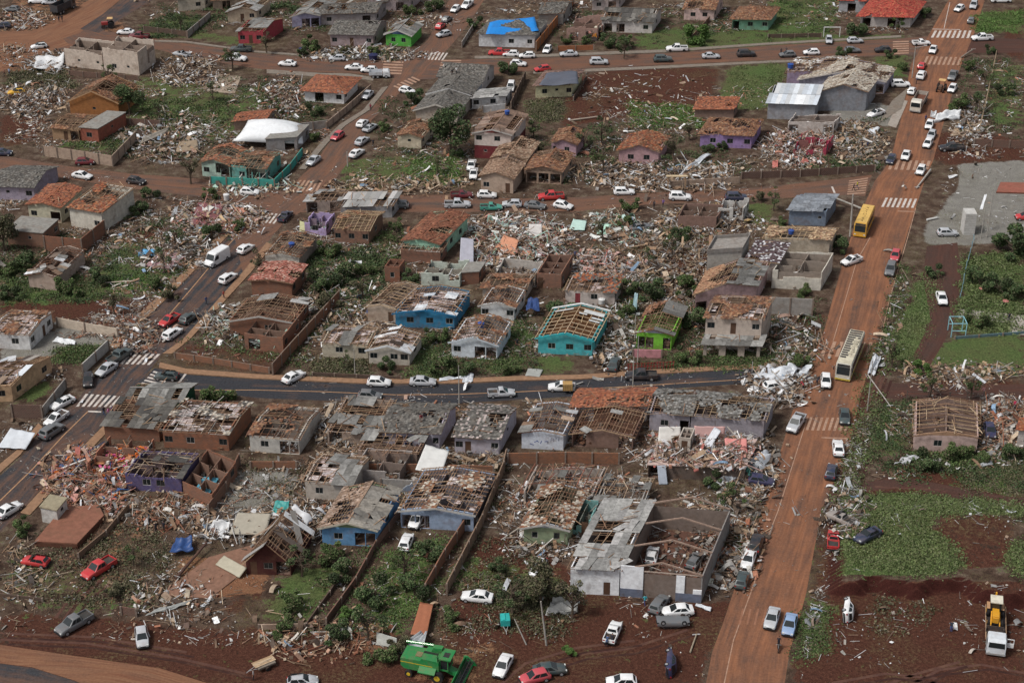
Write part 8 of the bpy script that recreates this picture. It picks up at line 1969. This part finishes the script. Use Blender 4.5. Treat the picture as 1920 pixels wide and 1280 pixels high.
# ---------------------------------------------------------------- rubble and scattered debris
def ell(x0, y0, x1, y1):
    return [((x0+x1)/2+(x1-x0)/2*math.cos(a)*(1+.12*math.sin(3*a+x0)), (y0+y1)/2+(y1-y0)/2*math.sin(a)*(1+.12*math.cos(2*a+y0))) for a in np.linspace(0, 6.28, 22)[:-1]]
GST = [(.30, .29, .27), (.22, .21, .20), (.38, .37, .35), (.14, .12, .11)]
for h in [
 ('pale rubble heap of smashed houses in the central block', ell(870,405,1070,505), 3400, WHITED+PINKD+MINTD+WOODY, 1.6), ('pink rubble heap of a flattened house, central block', ell(1070,470,1190,530), 2000, PINKD+WHITED, 1.5),
 ('mint green rubble at the middle street kerb', ell(1110,400,1210,455), 1000, MINTD, 1.0), ('white rubble beside the white door brick ruin', ell(925,490,1012,542), 1200, WHITED+[(.5, .45, .25)], 1.4),
 ('pink and white rubble around the magenta ruin', ell(1430,240,1560,318), 2200, PINKD+WHITED, 1.2), ('white torn scrap beside the tan block', ell(50,95,150,140), 700, WHITED, 1.4), ('white bags and scrap right of the tan block', ell(295,100,425,170), 1300, WHITED+WOODY, 1.3),
 ('mixed rubble at the left edge below the dirt roads', ell(-20,160,130,215), 1800, WHITED+MIXD, 1.1), ('pink and cream rubble at the littered middle crossing', ell(330,385,495,445), 2000, PINKD+WHITED+WOODL, 1.0), ('white scrap in the littered garden, left road', ell(265,440,400,510), 1300, WHITED+MIXD, .8),
 ('timber and metal wreckage in the upper left lots', ell(235,215,400,310), 1700, WHITED+WOODY+MIXD, 1.1), ('white metal scrap at the lower main road junction', ell(1405,680,1520,765), 1300, WHITED+GST, 1.1), ('grey rubble at the main road kerb right of the garage', ell(1340,800,1450,975), 1900, GST+MIXD, .9),
 ('brick and furniture rubble by the left road, lower block', ell(85,845,250,965), 2600, BRICKD+PINKD+[(.6, .15, .03), (.05, .12, .3)], 1.2), ('white twisted metal around the tent slab', ell(365,955,520,1020), 700, WHITED+GST, .9), ('splintered boards around the dark red A frame', ell(470,940,610,1010), 900, WHITED+WOODY, 1.2),
 ('splintered roof wreck on the lower street kerb', ell(590,758,720,850), 1300, WOODY+WHITED+FIBRE, 1.3), ('batten and sheet wreck in the middle of the lower block', ell(955,895,1220,965), 2600, WHITED+WOODY+BRICKD, 1.1), ('broken boards between the turquoise and lime houses', ell(1120,560,1190,705), 1000, GST+WHITED, .7),
 ('white rubble around the brown walled ruin', ell(1240,385,1410,440), 1300, WHITED+[(.5, .35, .15)], 1.2), ('rubble and scrap at the top left corner', ell(-10,22,95,55), 900, BRICKD+WHITED, .6), ('torn scrap left of the tan block by the dirt road', ell(-10,85,60,125), 350, WHITED+WOODY, .3),
 ('loose stones on the main road verge', ell(1552,915,1620,1030), 500, GST+GST+WHITED, .15), ('rubble right of the roofless pink house', ell(1838,748,1905,860), 1300, GST+BRICKD, .6),
 ('wood and teal scrap at the middle street corner', ell(385,335,560,368), 700, WOODL+MINTD, .7), ('splintered branches below the dusty lots', ell(1060,300,1400,358), 3200, WOODY+WHITED, .7), ('dry branches along the empty lot kerb', ell(600,335,880,365), 1300, WOODY, .5),
 ('splinters over the red lot in the central block', ell(1170,425,1340,560), 2200, WOODY+GST, .5), ('bits on the cleared red lot, upper block', ell(1050,120,1360,250), 420, WOODY+GST+WHITED, .25), ('rubble yard right of the workshop', ell(1310,930,1420,1120), 1500, GST+MIXD+BRICKD, .7),
 ('debris around the green plank house', ell(950,985,1080,1050), 600, WHITED+MIXD, .5), ('rubble beside the orange hip roof house', ell(490,140,570,230), 1000, WHITED+BRICKD, .6), ('litter in front of the mauve and lime houses', ell(560,88,800,116), 1400, WHITED+GST, .5),
 ('grey wreckage left of the slate gable', ell(1560,225,1660,320), 1500, GST+WOODY, .6), ('splintered roof scrap by the brick front house', ell(380,580,470,640), 900, WHITED+MINTD+WOODY, .8), ('debris right of the brick front house', ell(560,500,740,660), 1800, WHITED+WOODY, .5),
 ('shredded fences on the right side of the upper main road', ell(1790,180,1850,290), 900, GST+WHITED, .6), ('timber scrap below the park', ell(1680,680,1930,718), 550, WOODL+GST+WOODY, .12), ('brick spoil right of the long wall, middle left', ell(205,600,300,660), 900, GST+BRICKD, .4),
 ('litter under the row of lilac houses', ell(560,845,960,880), 1300, GST+WOODY, .4), ('brick rubble heaps below the red brick rooms', ell(240,930,420,990), 1100, BRICKD+GST+WOODY, .35), ('ditch stones along the main road', [(1690,520),(1702,520),(1650,700),(1638,700)], 260, GST+GST+WHITED, .05), ('roadside rubbish left of the wrecked bus', ell(1440,590,1540,690), 600, GST+WHITED, .5),
 ('brown rubble at the foot of the harvester wall', ell(480,1165,720,1230), 650, BRICKD+WOODY, .15), ('spoil heap around the sunken pit', ell(240,1080,420,1180), 420, BRICKD+WOODY+WHITED, .12), ('pale litter round the dumped red car', ell(0,1010,90,1130), 380, GST+WOODY, .1),
]: rubble(*h[:4], hgt=h[4])
rubble('pink and white house rubble heaped on the garage roof', [(1222,890),(1388,896),(1404,850),(1246,846)], 2600, PINKD+WHITED, hgt=1.3, zb=2.3)
SCAT = MIXD+MIXD+WHITED+WOODY+WOODY+BRICKD
for nm, poly, n, pal, sz in [
 ('thin litter over the central block', [(560,410),(1500,395),(1540,440),(1500,660),(330,680),(470,560)], 17000, SCAT, .8), ('thin litter over the lower block', [(230,790),(300,760),(1440,745),(1430,860),(1360,1000),(100,970)], 11000, SCAT, .8),
 ('thin litter over the bottom yards', [(0,1000),(1350,960),(1330,1270),(800,1230),(0,1190)], 4200, SCAT, .6), ('thin litter over the upper middle block', [(730,180),(1640,120),(1650,320),(600,345)], 8500, SCAT, .8),
 ('thin litter over the upper left block', [(60,150),(560,150),(650,220),(550,330),(0,280)], 9000, SCAT, .8), ('thin litter over the left block', [(0,345),(490,385),(240,630),(0,640)], 8500, SCAT, .8), ('thin litter over the top gardens', [(250,0),(1740,0),(1700,62),(300,58)], 7500, SCAT, .8),
 ('thin litter along the right verge', [(1650,640),(1700,520),(1600,960),(1500,1280),(1540,960)], 1300, GST+WHITED, .6), ('thin litter around the pink ruin, right', [(1690,690),(1925,680),(1925,870),(1640,900)], 2600, SCAT, .7), ('bits on the green field and red pit', [(1570,930),(1925,940),(1925,1270),(1520,1280)], 700, GST+WHITED, .6),
 ('thin litter over the upper right lots', [(1830,110),(1925,110),(1925,300),(1760,300)], 1500, SCAT, .7), ('bits on the left road', [(0,900),(480,400),(560,400),(230,760),(0,1000)], 500, GST, .45), ('bits on the middle street', [(0,295),(560,365),(1630,340),(1630,372),(560,400),(0,318)], 900, SCAT, .5), ('bits on the lower street', [(300,700),(860,715),(1500,690),(1500,715),(860,758),(300,735)], 350, WHITED, .45), ('bits on the main road', [(1380,1100),(1700,300),(1740,300),(1520,1100)], 250, GST, .45),
 ('thin litter over the paved plaza', [(1780,310),(1925,305),(1925,450),(1740,460)], 350, WHITED, .5), ('bits left of the lower left road', [(0,660),(150,700),(130,750),(0,860)], 900, SCAT, .6),
]: rubble(nm, poly, n, pal, 'rrrppps', .05, sz*.8, 'debris', .2)
# ---------------------------------------------------------------- people
DKC = (.025, .025, .035); JE = (.05, .08, .16)
for q in [
 ('person in a dark top and jeans standing in the red pit', 1783, 1183, 'stand', 160, (.03, .04, .06), (.06, .11, .28)), ('person in a turquoise shirt walking to the workshop', 1209, 1134, 'walk', 20, (.06, .36, .42), (.04, .06, .2)),
 ('person in black, left of two standing on the littered grass', 293, 997, 'stand', 200, DKC, DKC), ('person in black, right of two standing on the littered grass', 308, 995, 'stand', 160, DKC, (.04, .04, .04)),
 ('person in blue leaning over the small pickup bed', 1137, 1212, 'bend', -20, JE, DKC), ('person in black leaning over the small pickup bed', 1147, 1209, 'bend', -10, DKC, DKC), ('person in a patterned top at the bottom edge', 476, 1274, 'stand', 100, (.3, .28, .28), DKC),
 ('person in a dark top, left of the group beside the lower zebra', 196, 779, 'walk', 60, DKC, JE), ('person in a pink top in the group beside the lower zebra', 205, 781, 'walk', 80, (.55, .2, .4), (.12, .1, .2)), ('person in purple, right of the group beside the lower zebra', 212, 777, 'stand', 60, (.1, .05, .2), DKC),
 ('person in blue walking on the left road', 387, 571, 'walk', 240, (.05, .08, .2), DKC), ('person in red on the pavement of the left road', 420, 560, 'walk', 240, (.4, .08, .06), DKC), ('person walking over the zebra with a yellow bag', 1600, 358, 'walk', 270, DKC, DKC), ('person in a yellow vest on the zebra at the middle junction', 1607, 354, 'walk', 80, (.5, .45, .05), JE),
 ('person in black at the door of the lilac white house', 761, 841, 'stand', 180, (.04, .05, .14), DKC), ('person in dark blue before the lilac white house', 772, 843, 'stand', 180, DKC, DKC), ('person in pink sitting low by the lilac white house', 783, 845, 'bend', 180, (.5, .3, .28), (.3, .2, .2)),
 ('person in a pink top on the dirt track', 1843, 741, 'stand', 200, (.6, .3, .3), (.3, .2, .2)), ('person in a crimson top in the right rubble', 1902, 767, 'stand', 180, (.5, .03, .1), DKC), ('person in red beside the white car, lower junction', 1506, 730, 'bend', 60, (.4, .06, .08), DKC), ('person in black beside the white car, lower junction', 1512, 720, 'stand', 90, DKC, DKC), ('person in black leaning at the white hatchback door', 1531, 722, 'bend', -60, DKC, DKC),
 ('person in maroon crossing the left road', 695, 208, 'stand', 0, (.2, .03, .05), DKC), ('person in maroon on the middle street', 625, 388, 'walk', 0, (.2, .05, .08), DKC), ('person in black on the kerb, middle street', 1226, 391, 'stand', 0, DKC, DKC), ('person in violet on the kerb, middle street', 1243, 388, 'walk', 0, (.16, .1, .25), DKC),
 ('person in dark clothes, left of a pair by the grey hatchback', 1464, 104, 'stand', 0, DKC, DKC), ('person in dark clothes, right of a pair by the grey hatchback', 1474, 101, 'walk', 0, (.1, .08, .08), DKC), ('person in dark clothes, left of two near the magenta ruin', 1616, 279, 'stand', 180, DKC, DKC), ('person in dark blue, right of two near the magenta ruin', 1626, 279, 'stand', 180, (.03, .04, .09), DKC),
 ('person in a grey top amid the central rubble', 1070, 487, 'walk', 200, (.25, .25, .25), (.1, .1, .12)), ('person in blue amid the central rubble', 1078, 485, 'stand', 200, (.08, .1, .2), DKC), ('person in dark clothes, left of two on the dirt crossing', 111, 42, 'walk', 30, DKC, DKC), ('person in dark clothes, right of two on the dirt crossing', 117, 41, 'walk', 30, DKC, DKC),
 ('person in brown at the left edge below the dirt road', 9, 143, 'walk', 0, (.2, .1, .07), DKC), ('person in pale blue at the left edge below the dirt road', 18, 141, 'stand', 0, (.3, .4, .55), JE), ('person in dark clothes beside the two storey house gate', 700, 275, 'stand', 0, DKC, DKC), ('person in black in the yard of the beige gable house', 658, 603, 'stand', 0, DKC, DKC),
 ('person in black in the narrow green yard of the turquoise house', 970, 650, 'stand', 0, DKC, DKC), ('person in dark blue stepping out near the tipper truck', 1718, 158, 'stand', 70, (.05, .07, .18), DKC), ('person in dark blue before the wreckage hatchback', 1735, 229, 'stand', 0, (.03, .04, .12), DKC), ('person in black beside the park path', 1891, 602, 'stand', 0, DKC, DKC), ('rider in black sitting on the motorcycle', 1459, 1216, 'stand', 170, DKC, DKC),
]: person(*q, z=.35 if 'rider' in q[0] else 0)
p_ = at(848, 144, 3.9); person('person crouching on the grey roof, left', 848, 144, 'bend', 180, DKC, DKC).location = at(848, 141, 3.35); person('person in white on the grey roof, right', 855, 144, 'stand', 180, (.6, .6, .6), DKC).location = at(856, 139, 3.4); person('person in maroon standing on the dark tiled roof', 790, 800, 'bend', 180, (.25, .04, .06), (.2, .12, .1)).location = at(790, 790, 3.7)

# ---------------------------------------------------------------- groups
def region(o):
    x, y = px_of(o.location.x, o.location.y)
    if x > 1440+max(0, (1280-y))*.24-110 and y > 110: return 'along the main road and east of it'
    return 'of the upper streets' if y < 290 else ('of the middle street and left road' if y < 600 else ('of the lower street' if y < 770 else 'of the lower blocks and bottom yards'))
CG = {'car': 'cars', 'pickup': 'pickups', 'house': 'houses', 'shrub': 'shrubs', 'tree': 'trees', 'wall': 'walls', 'person': 'people', 'sheet': 'sheets and panels'}
for o in list(C.objects):
    if o.parent is None and o.get('category') in CG: o['group'] = CG[o['category']]+' '+region(o)
